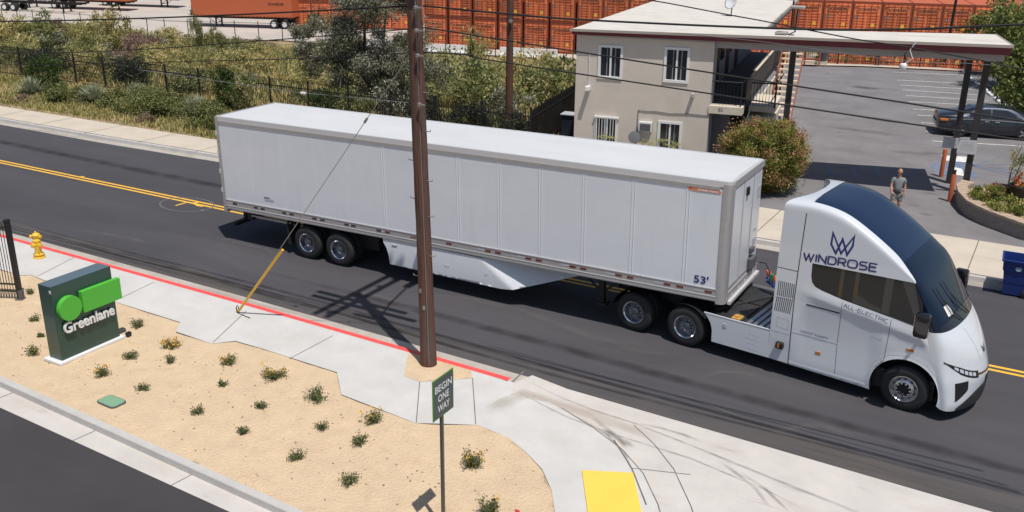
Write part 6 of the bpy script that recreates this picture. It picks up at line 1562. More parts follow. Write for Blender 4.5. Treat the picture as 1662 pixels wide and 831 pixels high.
for L in limbs: b.tube(L, [.19, .14, .09, .04][:len(L)] if len(L) == 4 else [.13, .09, .04], 8)
rl_ = random.Random(4)
for i in range(60):
    a, r, z = rl_.uniform(0, 6.28), rl_.uniform(.5, 3), rl_.uniform(1.6, 6); p = Vector((math.cos(a) * r, math.sin(a) * r * .8, z)); b.tube([p, p + Vector((rl_.uniform(-.7, .7), rl_.uniform(-.7, .7), rl_.uniform(.2, 1)))], [.03, .01], 4)
b.build('trunk', 'bark', t)
rng = np.random.default_rng(77)
parts_ = []
V_all = []; rv_all = []
for (cx, cy, cz, rx, ry, rz2, n, sd) in ((.3, 0, 4.3, 2.8, 2.2, 2.4, 34000, 1), (-2.5, 0, 3.3, 1.9, 1.6, 1.7, 14000, 2), (2.5, -.2, 2.6, 2.0, 1.6, 1.7, 16000, 3), (.8, .2, 6.4, 2.1, 1.7, 1.5, 12000, 4), (-.6, -.2, 2.2, 2.4, 1.5, 1.3, 11000, 5)):
    rg = np.random.default_rng(sd + 300); lumps = 46; c = rg.normal(size=(lumps, 3)); c /= np.linalg.norm(c, axis=1)[:, None]; c *= rg.uniform(.2, .95, (lumps, 1)) ** .5
    k = rg.integers(0, lumps, n); q = rg.normal(size=(n, 3)); q /= np.linalg.norm(q, axis=1)[:, None]; q *= (rg.uniform(0, 1, n) ** .5 * rg.uniform(.14, .32, lumps)[k])[:, None]
    P3 = (c[k] + q) * np.array((rx, ry, rz2)) + np.array((cx, cy, cz)); V_all.append(leaves_at(P3, .13, rg, .28, .0)); rv_all.append(np.clip(.45 + rg.uniform(-.3, .3, lumps)[k] + rg.uniform(-.35, .35, n), 0, 1))
V3 = np.concatenate(V_all); V3 = V3 * np.array([1.14, 1.1, 1.02]) + np.array([-.35, 0, 0]); rv = np.concatenate(rv_all); link('crown', rnd_mesh('crown', V3, len(rv), 4, rv, 'l_olive'), None, t)
# ============================================================ POLES AND WIRES
t = thing('utility_pole', 'tall reddish-brown wooden utility pole standing in a sand pocket at the kerb', 'utility pole', (10.62, -4.24, .12))
b = MB(); n = 26; pts = []; rad = []
for i in range(n):
    z = 12.9 * i / (n - 1); pts.append((-.019 * z - .004 * math.sin(z), .012 * math.sin(z * .8), z - .15)); rad.append(.172 - .0025 * z + .028 * math.exp(-z * 1.2) + .004 * math.sin(z * 5))
b.tube(pts, rad, 22); b.build('pole', 'wood', t, auto=50)
rk = random.Random(2)
for i in range(14):
    b = MB(); a0 = -math.pi / 2 + rk.uniform(-.9, .9); z0 = rk.uniform(.6, 7.5); L = rk.uniform(.5, 1.6)
    b.tube([(-.019 * z + (.170 - .0025 * z) * math.cos(a0 + .03 * math.sin(z * 4)), (.170 - .0025 * z) * math.sin(a0 + .03 * math.sin(z * 4)), z) for z in np.linspace(z0, z0 + L, 7)], [.001, .005, .007, .008, .006, .004, .001], 4); b.build('drying_crack', 'wood_dark', t)
for z, a0 in ((1.5, -1.3), (1.9, -1.75)):
    b = MB(); m2 = Matrix.Translation((-.019 * z, 0, z)) @ Matrix.Rotation(a0, 4, 'Z'); b.box((.163, -.03, -.05), (.173, .03, .05), m2); b.build('metal_tag', 'galv', t)
tp = lambda z: (-.019 * z, 0, z)
b = MB()
for y0, dx, z in ((0, -.20, 12.3), (0, .20, 12.3)): b.box((tp(z)[0] + dx - .075, -1.6, z - .08), (tp(z)[0] + dx + .075, 1.65, z + .08))
b.build('crossarm', 'wood_dark', t)
b = MB()
for z, x0, x1 in ((10.55, -1.7, 1.75), (11.9, -1.3, 1.7)): b.box((x0 + tp(z)[0], -.30, z - .08), (x1 + tp(z)[0], -.16, z + .08))
b.box((tp(8.7)[0] - .55, -.28, 8.6), (tp(8.7)[0] + .25, -.18, 8.7)); b.build('crossarm', 'wood_dark', t)
for z, yy in ((12.42, -1.4), (12.42, -.7), (12.42, .8), (12.42, 1.5)):
    b = MB(); b.lathe([(.02, 0), (.06, .06), (.05, .12), (.07, .17), (0, .22)], 10, Matrix.Translation((tp(z)[0] + .14, yy, z))); b.build('insulator', 'bin_grey', t)
b = MB(); b.tube([(-.15, 0, 8.1), (-.35, .8, 8.55), (-.6, 2.0, 8.75)], .035, 6); b.build('lamp_arm', 'galv', t)
b = MB(); b.bbox((-.75, 1.95, 8.66), (-.5, 2.6, 8.82), .05); b.build('lamp_head', 'galv', t)
for i, (x, z, s) in enumerate(((10.79, 5.63, 1), (10.3, 4.95, -1), (10.86, 4.55, 1), (10.34, 4.1, -1), (10.86, 3.75, 1), (10.34, 3.2, -1), (10.82, 2.84, 1), (10.38, 2.3, -1), (10.85, 6.45, 1), (10.28, 5.9, -1))):
    b = MB(); xx = tp(z)[0] + s * (.172 - .0025 * z); b.tube([(xx - s * .03, -.02, z - .12), (xx + s * .13, -.02, z - .12), (xx + s * .14, -.02, z - .08)], .011, 5); b.build('climbing_step', 'galv', t)
b = MB()
for z in (8.05, 7.6, 6.1, 7.1):
    b.bbox((tp(z)[0] + .13, -.24, z - .04), (tp(z)[0] + .20, -.16, z + .04), .02); b.tube([(tp(z)[0] + .17, -.2, z), (tp(z)[0] + .32, -.24, z + .01)], .02, 5)
b.build('cable_clamps', 'galv', t)
b = MB(); b.tube([(tp(z)[0] + (.172 - .0025 * z) * .66, -(.172 - .0025 * z) * .82, z) for z in np.linspace(.1, 8.3, 14)], .012, 5); b.build('ground_wire', 'cable_grey', t)
t = thing('utility_pole', 'second brown wooden pole farther back behind the black fence, beside the motel', 'utility pole', (-.64, 19.17, -.1))
b = MB(); b.tube([(.03 * z * .1, 0, z) for z in np.linspace(0, 12, 16)], [.19 - .006 * z for z in np.linspace(0, 12, 16)], 16); b.build('pole', 'wood', t, auto=50)
b = MB(); b.box((-1.2, -.25, 11.2), (1.2, -.15, 11.32)); b.build('crossarm', 'wood_dark', t)
b = MB(); b.bbox((.1, -.3, 5.2), (.25, -.15, 5.35), .02); b.build('cable_clamps', 'galv', t)
def wire(label, pts, r, m='cable', name='overhead_wire', group=None, smooth=True):
    P3 = [Vector(p) for p in pts]; out = []
    for i in range(len(P3) - 1):
        p0, p1, p2, p3 = P3[max(0, i - 1)], P3[i], P3[i + 1], P3[min(len(P3) - 1, i + 2)]
        for k in range(10): f = k / 10; out.append(.5 * ((2 * p1) + (-p0 + p2) * f + (2 * p0 - 5 * p1 + 4 * p2 - p3) * f * f + (-p0 + 3 * p1 - 3 * p2 + p3) * f ** 3))
    out.append(P3[-1]); b = MB(); b.tube(out, r, 6); o = b.build(name, m, smooth=True); tag(o, label, 'wire', group); return o
wire('thick black overhead cable left of the tall pole, the highest of that side', [(-14, -4.3, 6.4), (-3.33, -4.3, 7.03), (3.88, -4.3, 7.58), (10.43, -4.3, 8.18)], .020)
wire('black overhead wire left of the tall pole, second from the top', [(-14, -4.3, 5.5), (-3.57, -4.3, 6.16), (1.55, -4.3, 6.62), (5.79, -4.3, 7.13), (10.46, -4.3, 7.73)], .013)
wire('thin overhead wire left of the tall pole, third from the top', [(-14, -4.3, 5.4), (-3.66, -4.3, 5.85), (3.72, -4.3, 6.52), (7.61, -4.3, 6.91), (10.48, -4.3, 7.25)], .010)
wire('thin grey wire with a white clamp left of the tall pole, the lowest', [(2.0, -4.3, 6.18), (6.72, -4.3, 6.12), (7.42, -4.3, 6.12), (10.37, -4.3, 6.2)], .008, 'cable_grey')
t = thing('wire_clamp', 'white wire clamp hanging on the lowest thin wire left of the pole', 'clamp', (7.4, -4.3, 6.12)); b = MB(); b.bbox((-.07, -.03, -.03), (.07, .03, .02), .01); b.build('housing', 'krail', t)
wire('thick grey overhead cable right of the tall pole, the highest, passing above the motel roof', [(10.72, -4.3, 8.2), (12.35, -4.3, 8.16), (14.2, -4.3, 8.14), (17.63, -4.3, 8.21), (19.58, -4.3, 8.31), (21.47, -4.3, 8.51), (25, -4.3, 8.9)], .020, 'cable')
wire('black overhead wire crossing the motel upper windows', [(10.7, -4.3, 7.77), (11.64, -4.3, 7.72), (12.35, -4.3, 7.67), (17.72, -4.3, 7.33), (19.74, -4.3, 7.21), (21.72, -4.3, 7.09), (25, -4.3, 6.9)], .015)
wire('black overhead wire crossing the motel wall below the upper windows', [(10.7, -4.3, 7.27), (11.85, -4.3, 7.31), (12.35, -4.3, 7.24), (17.75, -4.3, 6.98), (20.08, -4.3, 6.87), (21.77, -4.3, 6.8), (25, -4.3, 6.65)], .014)
wire('black wire falling across the motel roof to the lower right', [(14.0, -4.3, 8.72), (15.51, -4.3, 8.56), (15.92, -4.3, 8.52), (16.99, -4.3, 8.39), (17.61, -4.3, 8.32), (19.04, -4.3, 8.14), (19.94, -4.3, 8.06), (21.1, -4.3, 7.93), (21.58, -4.3, 7.86), (25, -4.3, 7.5)], .011)
wire('thin grey wire lowest across the front of the canopy', [(16.06, -4.3, 8.02), (17.65, -4.3, 7.98), (19.82, -4.3, 7.85), (21.58, -4.3, 7.86), (25, -4.3, 7.4)], .005, 'cable_grey')
t = thing('guy_wire', 'guy wire from the tall pole with a yellow plastic guard at its foot', 'guy wire', (4.68, -4.3, .15))
b = MB(); b.tube([(0, 0, 0), (5.72, 0, 7.1)], .009, 5); b.build('strand', 'galv', t)
b = MB(); b.tube([(.04, 0, .05), (1.74, 0, 2.05)], .034, 8); b.build('guard', 'guy_yellow', t)
b = MB(); b.tube([(4.42, 0, 5.49), (4.50, 0, 5.59)], .03, 8); b.build('insulator', 'galv', t)
b = MB(); b.tube([(.0, 0, .0), (-.04, 0, .12), (.02, 0, .2)], .015, 6); b.tube([(-.0, -.02, .0), (.55, -.12, .012)], .012, 5); b.tube([(0, 0, .0), (.06, 0, .18)], .012, 5); b.build('anchor', 'iron', t)
# ============================================================ ISLAND THINGS
t = thing('monument_sign', 'dark green monument sign with bright green circle and bar and white lettering', 'sign', (3.38, -7.70, .13))
b = MB(); b.bbox((-.52, -.90, 0), (.08, .88, .07), .01); b.build('plinth', 'krail', t)
b = MB(); b.bbox((-.44, -.79, .07), (0, .81, 1.88), .012); bd_ = b.build('body', 'sign_green_dark', t)
b = MB(); b.box((-.435, -.785, 1.881), (-.005, .805, 1.886)); b.build('top_plate', 'sign_top', t)
b = MB(); b.lathe([(0, .12), (.285, .12), (.29, .115), (.29, 0)], 48, Matrix.Translation((0, -.44, 1.28)) @ Matrix.Rotation(R(90), 4, 'Y')); b.build('circle', 'lime', t, auto=40)
b = MB(); b.bbox((0, -.12, 1.05), (.12, .93, 1.57), .006); b.build('bar', 'lime', t)
lt = text_obj('lettering', 'Greenlane', 'lettering_white', t, (.03, -.66, .70), (0, 1, 0), (0, 0, 1), width=1.36, height=.27, bold=.022, extrude=.02, spacing=1.02)
for v in lt.data.vertices: v.co.x = max(v.co.x, .0) + .01
b = MB(); b.bbox((.02, .93, .03), (.12, 1.06, .12), .02); b.build('side_box', 'iron', t); b = MB(); b.bbox((-.05, -.81, 1.72), (.0, -.78, 1.80), .01); b.build('corner_cap', 'seam_soft', t)
t = thing('way_sign', 'dark grey BEGIN ONE WAY sign with green border on a slim post in the sand', 'sign', (14.34, -9.28, .1))
b = MB(); b.bbox((.05, -.30, 2.26), (.062, .30, 2.98), .004); b.build('border_plate', 'sign_green', t)
b = MB(); b.box((.0625, -.275, 2.285), (.0665, .275, 2.955)); b.build('face', 'sign_face', t)
for tx_, z, y0, y1 in (('BEGIN', 2.73, -.24, .24), ('ONE', 2.55, -.155, .155), ('WAY', 2.37, -.17, .17)):
    text_obj('lettering', tx_, 'lettering_white', t, (.0685, y0, z), (0, 1, 0), (0, 0, 1), width=y1 - y0, height=.125, bold=.012)
b = MB(); b.box((-.0, -.028, 0), (.045, .028, 2.9)); b.box((.0455, -.012, 0), (.0485, .012, 2.25)); b.build('post', 'sign_post', t)
hy = thing('fire_hydrant', 'yellow fire hydrant on the pavement by the red kerb', 'fire hydrant', (*(-3.35, -4.3), .15))
b = MB(); b.lathe([(.17, 0), (.17, .04), (.13, .05), (.12, .09), (.15, .10), (.15, .13), (.10, .15), (.095, .30), (.105, .33), (.105, .5), (.12, .52), (.12, .56), (.09, .58), (.08, .66), (.11, .68), (.115, .72), (.08, .76), (.03, .78), (.03, .82), (0, .82)], 20); b.build('barrel', 'hydrant', hy, auto=35)
for nm, a, z, r, L in (('outlet', -90, .42, .07, .18), ('outlet', 0, .42, .06, .17), ('outlet', 180, .42, .06, .17), ('outlet', 25, .66, .05, .16), ('outlet', 205, .66, .05, .18)):
    b = MB(); b.lathe([(r * .8, 0), (r * .8, L * .7), (r, L * .72), (r, L), (0, L + .01)], 14, Matrix.Translation((0, 0, z)) @ Matrix.Rotation(R(a), 4, 'Z') @ Matrix.Rotation(R(90), 4, 'Y')); b.build(nm, 'hydrant', hy, auto=35)
b = MB(); b.tube([(.1, -.08, .6), (.17, -.1, .45), (.16, -.1, .3), (.1, -.08, .25)], .01, 5); b.build('chain', 'hydrant', hy)
lid = (5.87, -9.15); b = MB(); c = .27; r = .09; pts = []
for cx, cy, a0 in ((c - r, c * .62 - r, 0), (-c + r, c * .62 - r, 90), (-c + r, -c * .62 + r, 180), (c - r, -c * .62 + r, 270)):
    pts += [(cx + r * math.cos(R(a0 + k * 18)), cy + r * math.sin(R(a0 + k * 18))) for k in range(6)]
t = thing('access_hatch', 'round-cornered green utility box lid set in the sand', 'utility lid', (*lid, .135), R(-2))
b = MB(); b.prism([(x * 1.08, y * 1.12) for x, y in pts], 0, .035); b.build('frame', 'bin_grey', t); b = MB(); b.prism(pts, .03, .043); b.build('cover', 'utility_green', t)
mt_ = [(15.61, -6.47), (16.46, -6.04), (17.12, -7.21), (16.31, -7.69)]
t = thing('tactile_mat', 'plain yellow tactile paving mat at the bottom of the pavement curve', 'tactile paving', (*mt_[0], 0)); b = MB()
zz = [near_z(*p) + .03 for p in mt_]; lp_ = [(p[0] - mt_[0][0], p[1] - mt_[0][1]) for p in mt_]
b.add([(p[0], p[1], z) for p, z in zip(lp_, zz)] + [(p[0], p[1], z - .06) for p, z in zip(lp_, zz)], [(3, 2, 1, 0), (0, 1, 5, 4), (1, 2, 6, 5), (2, 3, 7, 6), (3, 0, 4, 7)])
for i in range(1, 15):
    for j in range(1, 18):
        u, v = i / 15, j / 18; p = [sum(w_ * q[k] for w_, q in zip(((1-u)*(1-v), u*(1-v), u*v, (1-u)*v), [(*a, z) for a, z in zip(lp_, zz)])) for k in range(3)]
        b.lathe([(.014, 0), (.009, .005), (0, .006)], 6, Matrix.Translation(p))
b.build('mat', 'tactile', t)
t = thing('marker_flag', 'small red marker flag tip at the bottom edge of the sand', 'flag', (*(15.25, -8.39), .14)); b = MB(); b.tube([(0, 0, 0), (0, 0, .2)], .004, 4); b.build('stake', 'galv', t)
b = MB(); b.box((0, -.002, .12), (.09, .002, .2)); b.build('flag', 'red_paint', t)
# left ornamental fence end
t = thing('gate_fence', 'end of a black steel picket fence standing in the sand at the left picture edge', 'fence', (-.93, -6.58, .12), R(180 + 24)); b = MB(); b.bbox((-.06, -.06, 0), (.06, .06, 2.25), .008); b.build('post', 'iron', t)
b = MB(); b.bbox((-.10, -.10, 0), (.10, .10, .05), .01).bbox((-.09, -.07, .05), (.0, .07, .28), .01); b.build('post_foot', 'bin_grey', t)
b = MB()
for i in range(1, 38): b.tube([(i * .078, 0, .08), (i * .078, 0, 2.1), (i * .078, .06, 2.22)], .012, 4)
b.box((0, -.02, .22), (2.9, .02, .26)).box((0, -.02, .42), (2.9, .02, .46)).box((0, -.02, 2.0), (2.9, .02, 2.04)); b.build('pickets', 'iron_brown', t)
# small shrubs in the sand
def sandplant(px, py, w_, h, flower, seed, label):
    x, y = px, py; t = thing('sand_shrub', label, 'shrub', (x, y, .135), group='young shrubs planted in the sand')
    n = int(650 * w_ * h / .06) + 220; rg = np.random.default_rng(seed)
    # sprays: short curved twigs with leaves along them
    tw = 16; P = []; b = MB()
    for i in range(tw):
        a = rg.uniform(0, 6.28); L = rg.uniform(.5, 1.0) * w_; H = h * rg.uniform(.35, 1.05); p1 = np.array([math.cos(a) * L * .35, math.sin(a) * L * .35, H * .6]); p2 = np.array([math.cos(a) * L, math.sin(a) * L, H])
        b.tube([(0, 0, 0), tuple(p1), tuple(p2)], [.006, .004, .002], 4); m_ = n // tw; s_ = rg.uniform(.12, 1, (m_, 1))
        P.append(((1 - s_) ** 2 * 0 + 2 * (1 - s_) * s_ * p1 + s_ ** 2 * p2) + rg.normal(size=(m_, 3)) * .035 * (w_ / .25))
    P = np.concatenate(P); P[:, 2] = np.abs(P[:, 2])
    b.build('stems', 'twig', t); link('foliage', rnd_mesh('foliage', leaves_at(P, .034 + .02 * w_, rg, .5, .2), len(P), 4, rg.uniform(0, 1, len(P)), 'l_lantana'), None, t)
    if flower:
        for q in P[rg.choice(len(P), flower, replace=False)]:
            Q = q * np.array([1.1, 1.1, 1.2]) + rg.normal(size=(7, 3)) * .012 + np.array([0, 0, .02])
            link('flower', rnd_mesh('flower', leaves_at(Q, .042, rg, .8, .3), 7, 4, rg.uniform(0, 1, 7), 'petal'), None, t)
    return t
SP = [(50, 476, .16, .14, 0, 'small green shrub between the black fence end and the green sign'), (57, 520, .20, .14, 0, 'small green shrub just left of the green sign, halfway down'), (68, 546, .12, .10, 0, 'tiny shrub half hidden by the left side of the green sign'),
 (53, 574, .24, .18, 5, 'shrub with yellow flowers left of the foot of the green sign'), (167, 608, .26, .19, 14, 'shrub with yellow flowers in front of the green sign'), (224, 531, .21, .22, 1, 'green shrub right of the green sign near the pavement edge'),
 (212, 581, .22, .2, 0, 'sparse green shrub right of the foot of the green sign'), (278, 564, .27, .2, 36, 'shrub with the most yellow flowers, next to the pavement notch'), (278, 587, .17, .18, 0, 'reddish-green shrub just below the much-flowered one'),
 (372, 590, .24, .22, 10, 'shrub with a few yellow flowers below the middle of the pavement'), (233, 631, .20, .12, 0, 'flat green shrub above right of the utility lid'), (361, 625, .17, .12, 0, 'flat dark green shrub in the middle of the sand, uppermost of the plain ones'),
 (444, 613, .36, .25, 30, 'wide shrub with many yellow flowers near the pavement corner'), (516, 649, .36, .28, 0, 'largest plain green shrub, near the pavement step'), (320, 669, .19, .14, 0, 'green shrub with a white tag in the middle of the sand'),
 (426, 661, .19, .12, 0, 'flat green shrub left of the largest plain one'), (522, 695, .20, .15, 0, 'round green shrub below the largest plain one'), (394, 702, .18, .14, 0, 'dark green shrub alone near the bottom middle'),
 (606, 684, .27, .26, 16, 'shrub with yellow flowers left of the BEGIN ONE WAY sign'), (584, 720, .23, .2, 0, 'green shrub left of the sign post, below the flowered one'), (482, 745, .22, .18, 0, 'dark green shrub near the bottom kerb, left one'),
 (566, 782, .27, .2, 0, 'green shrub with a long side branch near the bottom kerb'), (768, 754, .30, .36, 22, 'tall loose shrub with yellow flowers right of the sign post'), (792, 832, .26, .36, 3, 'bushy green shrub at the bottom edge right of the sign post')]
SPW = [(*(-1.06, -6.19),), (*(0.66, -7.27),), (*(1.66, -7.8),), (*(2.34, -8.51),), (*(4.64, -8.39),), (*(3.21, -6.23),), (*(4.48, -7.5),), (*(4.84, -6.63),), (*(5.43, -7.16),), (*(6.65, -6.55),), (*(5.96, -8.39),), (*(7.3, -7.39),), (*(8.01, -6.56),), (*(9.54, -6.84),), (*(7.74, -8.53),), (*(8.75, -7.69),), (*(10.38, -7.72),), (*(9.14, -8.65),), (*(11.12, -6.97),), (*(11.41, -7.8),), (*(10.73, -8.85),), (*(12.07, -8.95),), (*(13.73, -7.31),), (*(14.76, -8.48),)]
for i, (s_, p) in enumerate(zip(SP, SPW)): sandplant(p[0], p[1], s_[2] * .88, s_[3] * .85, int(s_[4] * .6), 500 + i, s_[5])
b = MB(); rs = random.Random(12)
for i in range(420):
    x = rs.uniform(-3, 16.5); y = rs.uniform(-10.1, -5.2); 
    if y > -5.5 - .0 * x and x < 8: continue
    if y > -6.6 and x > 3 or y < kf(x) + .3 or x > 15.2: continue
    r = rs.uniform(.006, .02); b.bbox((x - r, y - r * .8, .13), (x + r, y + r * .8, .135 + r), r * .4)
o = stuff(b.build('pebbles', 'brick_cap')); tag(o, 'small pebbles and crumbs scattered on the sand', 'pebbles')
# ============================================================ BLUE BIN, CAR, MAN
t = thing('recycling_bin', 'blue wheeled recycling bin at the far kerb by the picture edge', 'bin', (22.12, 8.12, .0), R(2))
b = MB()
def hull(z, x0, x1, y0, y1): return [(x0, y0, z), (x1, y0, z), (x1, y1, z), (x0, y1, z)]
lv = [hull(.05, -.30, .34, -.26, .30), hull(.70, -.36, .40, -.32, .36), hull(.78, -.41, .42, -.36, .40), hull(1.02, -.43, .44, -.38, .42), hull(1.05, -.47, .48, -.42, .46), hull(1.08, -.47, .48, -.42, .46), hull(1.08, -.42, .43, -.37, .41), hull(.4, -.34, .38, -.30, .34)]
for h in lv: b.v += h
for i in range(len(lv) - 1):
    for j in range(4): a = i * 4 + j; c = i * 4 + (j + 1) % 4; b.f.append((a, c, c + 4, a + 4))
b.f += [(3, 2, 1, 0), (28, 29, 30, 31)]; b.build('body', 'bin_blue', t)
b = MB(); b.lathe([(0, .004), (.075, .004), (.08, 0)], 20, Matrix.Translation((-.02, -.366, .86)) @ Matrix.Rotation(R(90), 4, 'X')); b.build('round_logo', 'bin_logo', t)
b = MB(); b.lathe([(0, .012), (.1, .012), (.13, .0), (.13, -.06), (0, -.06)], 22, Matrix.Translation((.27, -.32, .13)) @ Matrix.Rotation(R(90), 4, 'X')); b.build('wheel', 'rubber', t, auto=35)
b = MB(); b.lathe([(0, .012), (.1, .012), (.13, .0), (.13, -.06), (0, -.06)], 22, Matrix.Translation((.27, .34, .13)) @ Matrix.Rotation(R(-90), 4, 'X')); b.build('wheel', 'rubber', t, auto=35)
# car: lofted body, x forward, near side at -y
def car():
    ang = R(15); cx = Vector((18.55, 29.3)); fwd = Vector((math.cos(ang), math.sin(ang)))
    o = cx - fwd * 0 + Vector((-math.sin(ang), math.cos(ang))) * .9
    t = thing('parked_car', 'dark blue-grey sedan parked in the motel car park at the right edge', 'car', (o.x, o.y, 0), ang)
    # x stations: x, half width at belt, z bottom, z belt, half roof width, z roof
    st = [(-1.02, .62, .42, .82, .50, .90), (-.95, .80, .32, .93, .62, 1.02), (-.6, .88, .24, .99, .68, 1.08), (-.2, .90, .22, 1.0, .66, 1.11), (.15, .91, .2, .99, .62, 1.22), (.6, .915, .2, .98, .60, 1.38), (1.1, .92, .2, .97, .60, 1.455), (1.7, .92, .2, .96, .61, 1.46), (2.2, .92, .2, .95, .61, 1.41), (2.7, .915, .2, .94, .62, 1.22), (3.05, .91, .2, .93, .66, 1.04), (3.4, .90, .22, .90, .68, .96), (3.75, .86, .26, .82, .62, .86), (3.9, .70, .36, .70, .5, .74)]
    b = MB(); ring = []
    for x, hw, zb, zl, hr, zr in st:
        pts = [(-hw * .9, zb), (-hw, zb + .12), (-hw - .005, (zb + zl) / 2), (-hw * .985, zl - .05), (-hw * .955, zl), (-(hw * .4 + hr * .6), zl + (zr - zl) * .6), (-hr, zr - .05 * (zr - zl)), (-hr * .6, zr + .015), (0, zr + .02)]
        pts = pts + [(-y, z) for y, z in pts[-2::-1]]
        ring.append(pts); b.v += [(x, y, z) for y, z in pts]
    n = len(ring[0])
    for i in range(len(st) - 1):
        for j in range(n - 1): a = i * n + j; b.f.append((a + 1, a, a + n, a + n + 1))
    b.f += [tuple(range(n)), tuple(range((len(st)) * n - 1, (len(st) - 1) * n - 1, -1))]
    bo = b.build('body', 'car', t, auto=38)
    def glass(name, pts, m='window_dark'):
        g = MB(); g.add(pts, [tuple(range(len(pts)))]); return g.build(name, m, t)
    for s in (-1, 1):
        w1_ = [(.32, s * .865, 1.0), (1.28, s * .88, 1.0), (1.28, s * .675, 1.375), (.85, s * .69, 1.345), (.52, s * .74, 1.24)]; w2_ = [(1.36, s * .88, 1.0), (2.55, s * .875, .985), (2.35, s * .74, 1.22), (2.0, s * .69, 1.35), (1.36, s * .675, 1.38)]
        glass('side_window', w1_); glass('side_window', w2_)
        g = MB(); g.ribbon([Vector((x, s * (y + .006), z)) for x, y, z in ((.2, .87, .99), (.5, .77, 1.22), (.85, .70, 1.36), (1.3, .68, 1.395), (2.0, .695, 1.37), (2.4, .74, 1.22), (2.75, .87, .99))], .035, Vector((0, s, .3)).normalized()); g.build('window_trim', 'chrome', t)
        g = MB(); g.ribbon([Vector((x, s * .922, z)) for x, z in ((-.5, .86), (.4, .90), (1.6, .90), (3.2, .86))], .05, Vector((0, s, 0))); g.build('shoulder_trim', 'steel', t)
        g = MB()
        for x in (1.05, 1.5): g.bbox((x, s * .93 - .02, .80), (x + .2, s * .93 + .02, .83), .008)
        g.build('door_handles', 'chrome', t)
        g = MB(); g.ribbon([Vector((1.32, s * .926, z)) for z in (.3, .95)], .012, Vector((0, s, 0))); g.build('door_gap', 'black', t)
        g = MB(); g.bbox((-.93, s * .80 - .13 * (1 if s > 0 else 1) , .74), (-.55, s * .80 + .09, .86), .03); g.build('tail_lamp', 'amber', t)
        g = MB(); g.bbox((2.45, s * .98 - .06, .95), (2.62, s * .98 + .08, 1.07), .03); g.build('mirror', 'car', t)
        for x in (0, 2.85):
            mt = Matrix.Translation((x, s * .93, .33)) @ (Matrix.Rotation(R(90), 4, 'X') if s < 0 else Matrix.Rotation(R(-90), 4, 'X'))
            g = MB(); g.lathe([(.22, .0), (.3, .0), (.33, -.03), (.33, -.2), (.2, -.2)], 26, mt); wv = g.build('wheel', 'rubber', t, auto=35)
            g = MB(); g.lathe([(.22, -.005), (.2, -.03), (.05, -.03), (0, -.02)], 20, mt); g.build('rim', 'black', wv)
            g = MB()
            for k in range(5): a = k * 1.2566; m2 = mt @ Matrix.Rotation(a, 4, 'Z'); g.box((.04, -.035, -.02), (.21, .035, .0), m2)
            g.build('spokes', 'steel', wv)
            g = MB(); g.ribbon([Vector((x + .38 * math.cos(R(a)), s * .925, .33 + .38 * math.sin(R(a)))) for a in range(0, 181, 15)], .07, Vector((0, s, 0))); g.build('arch', 'black', t)
    glass('rear_screen', [(-.15, -.58, 1.125), (-.15, .58, 1.125), (.55, .52, 1.39), (.55, -.52, 1.39)]); glass('windscreen', [(3.0, -.6, 1.08), (3.0, .6, 1.08), (2.28, .52, 1.41), (2.28, -.52, 1.41)])
    g = MB(); g.box((-1.035, -.45, .62), (-1.02, .45, .74)); g.build('bumper_insert', 'black', t)
car()
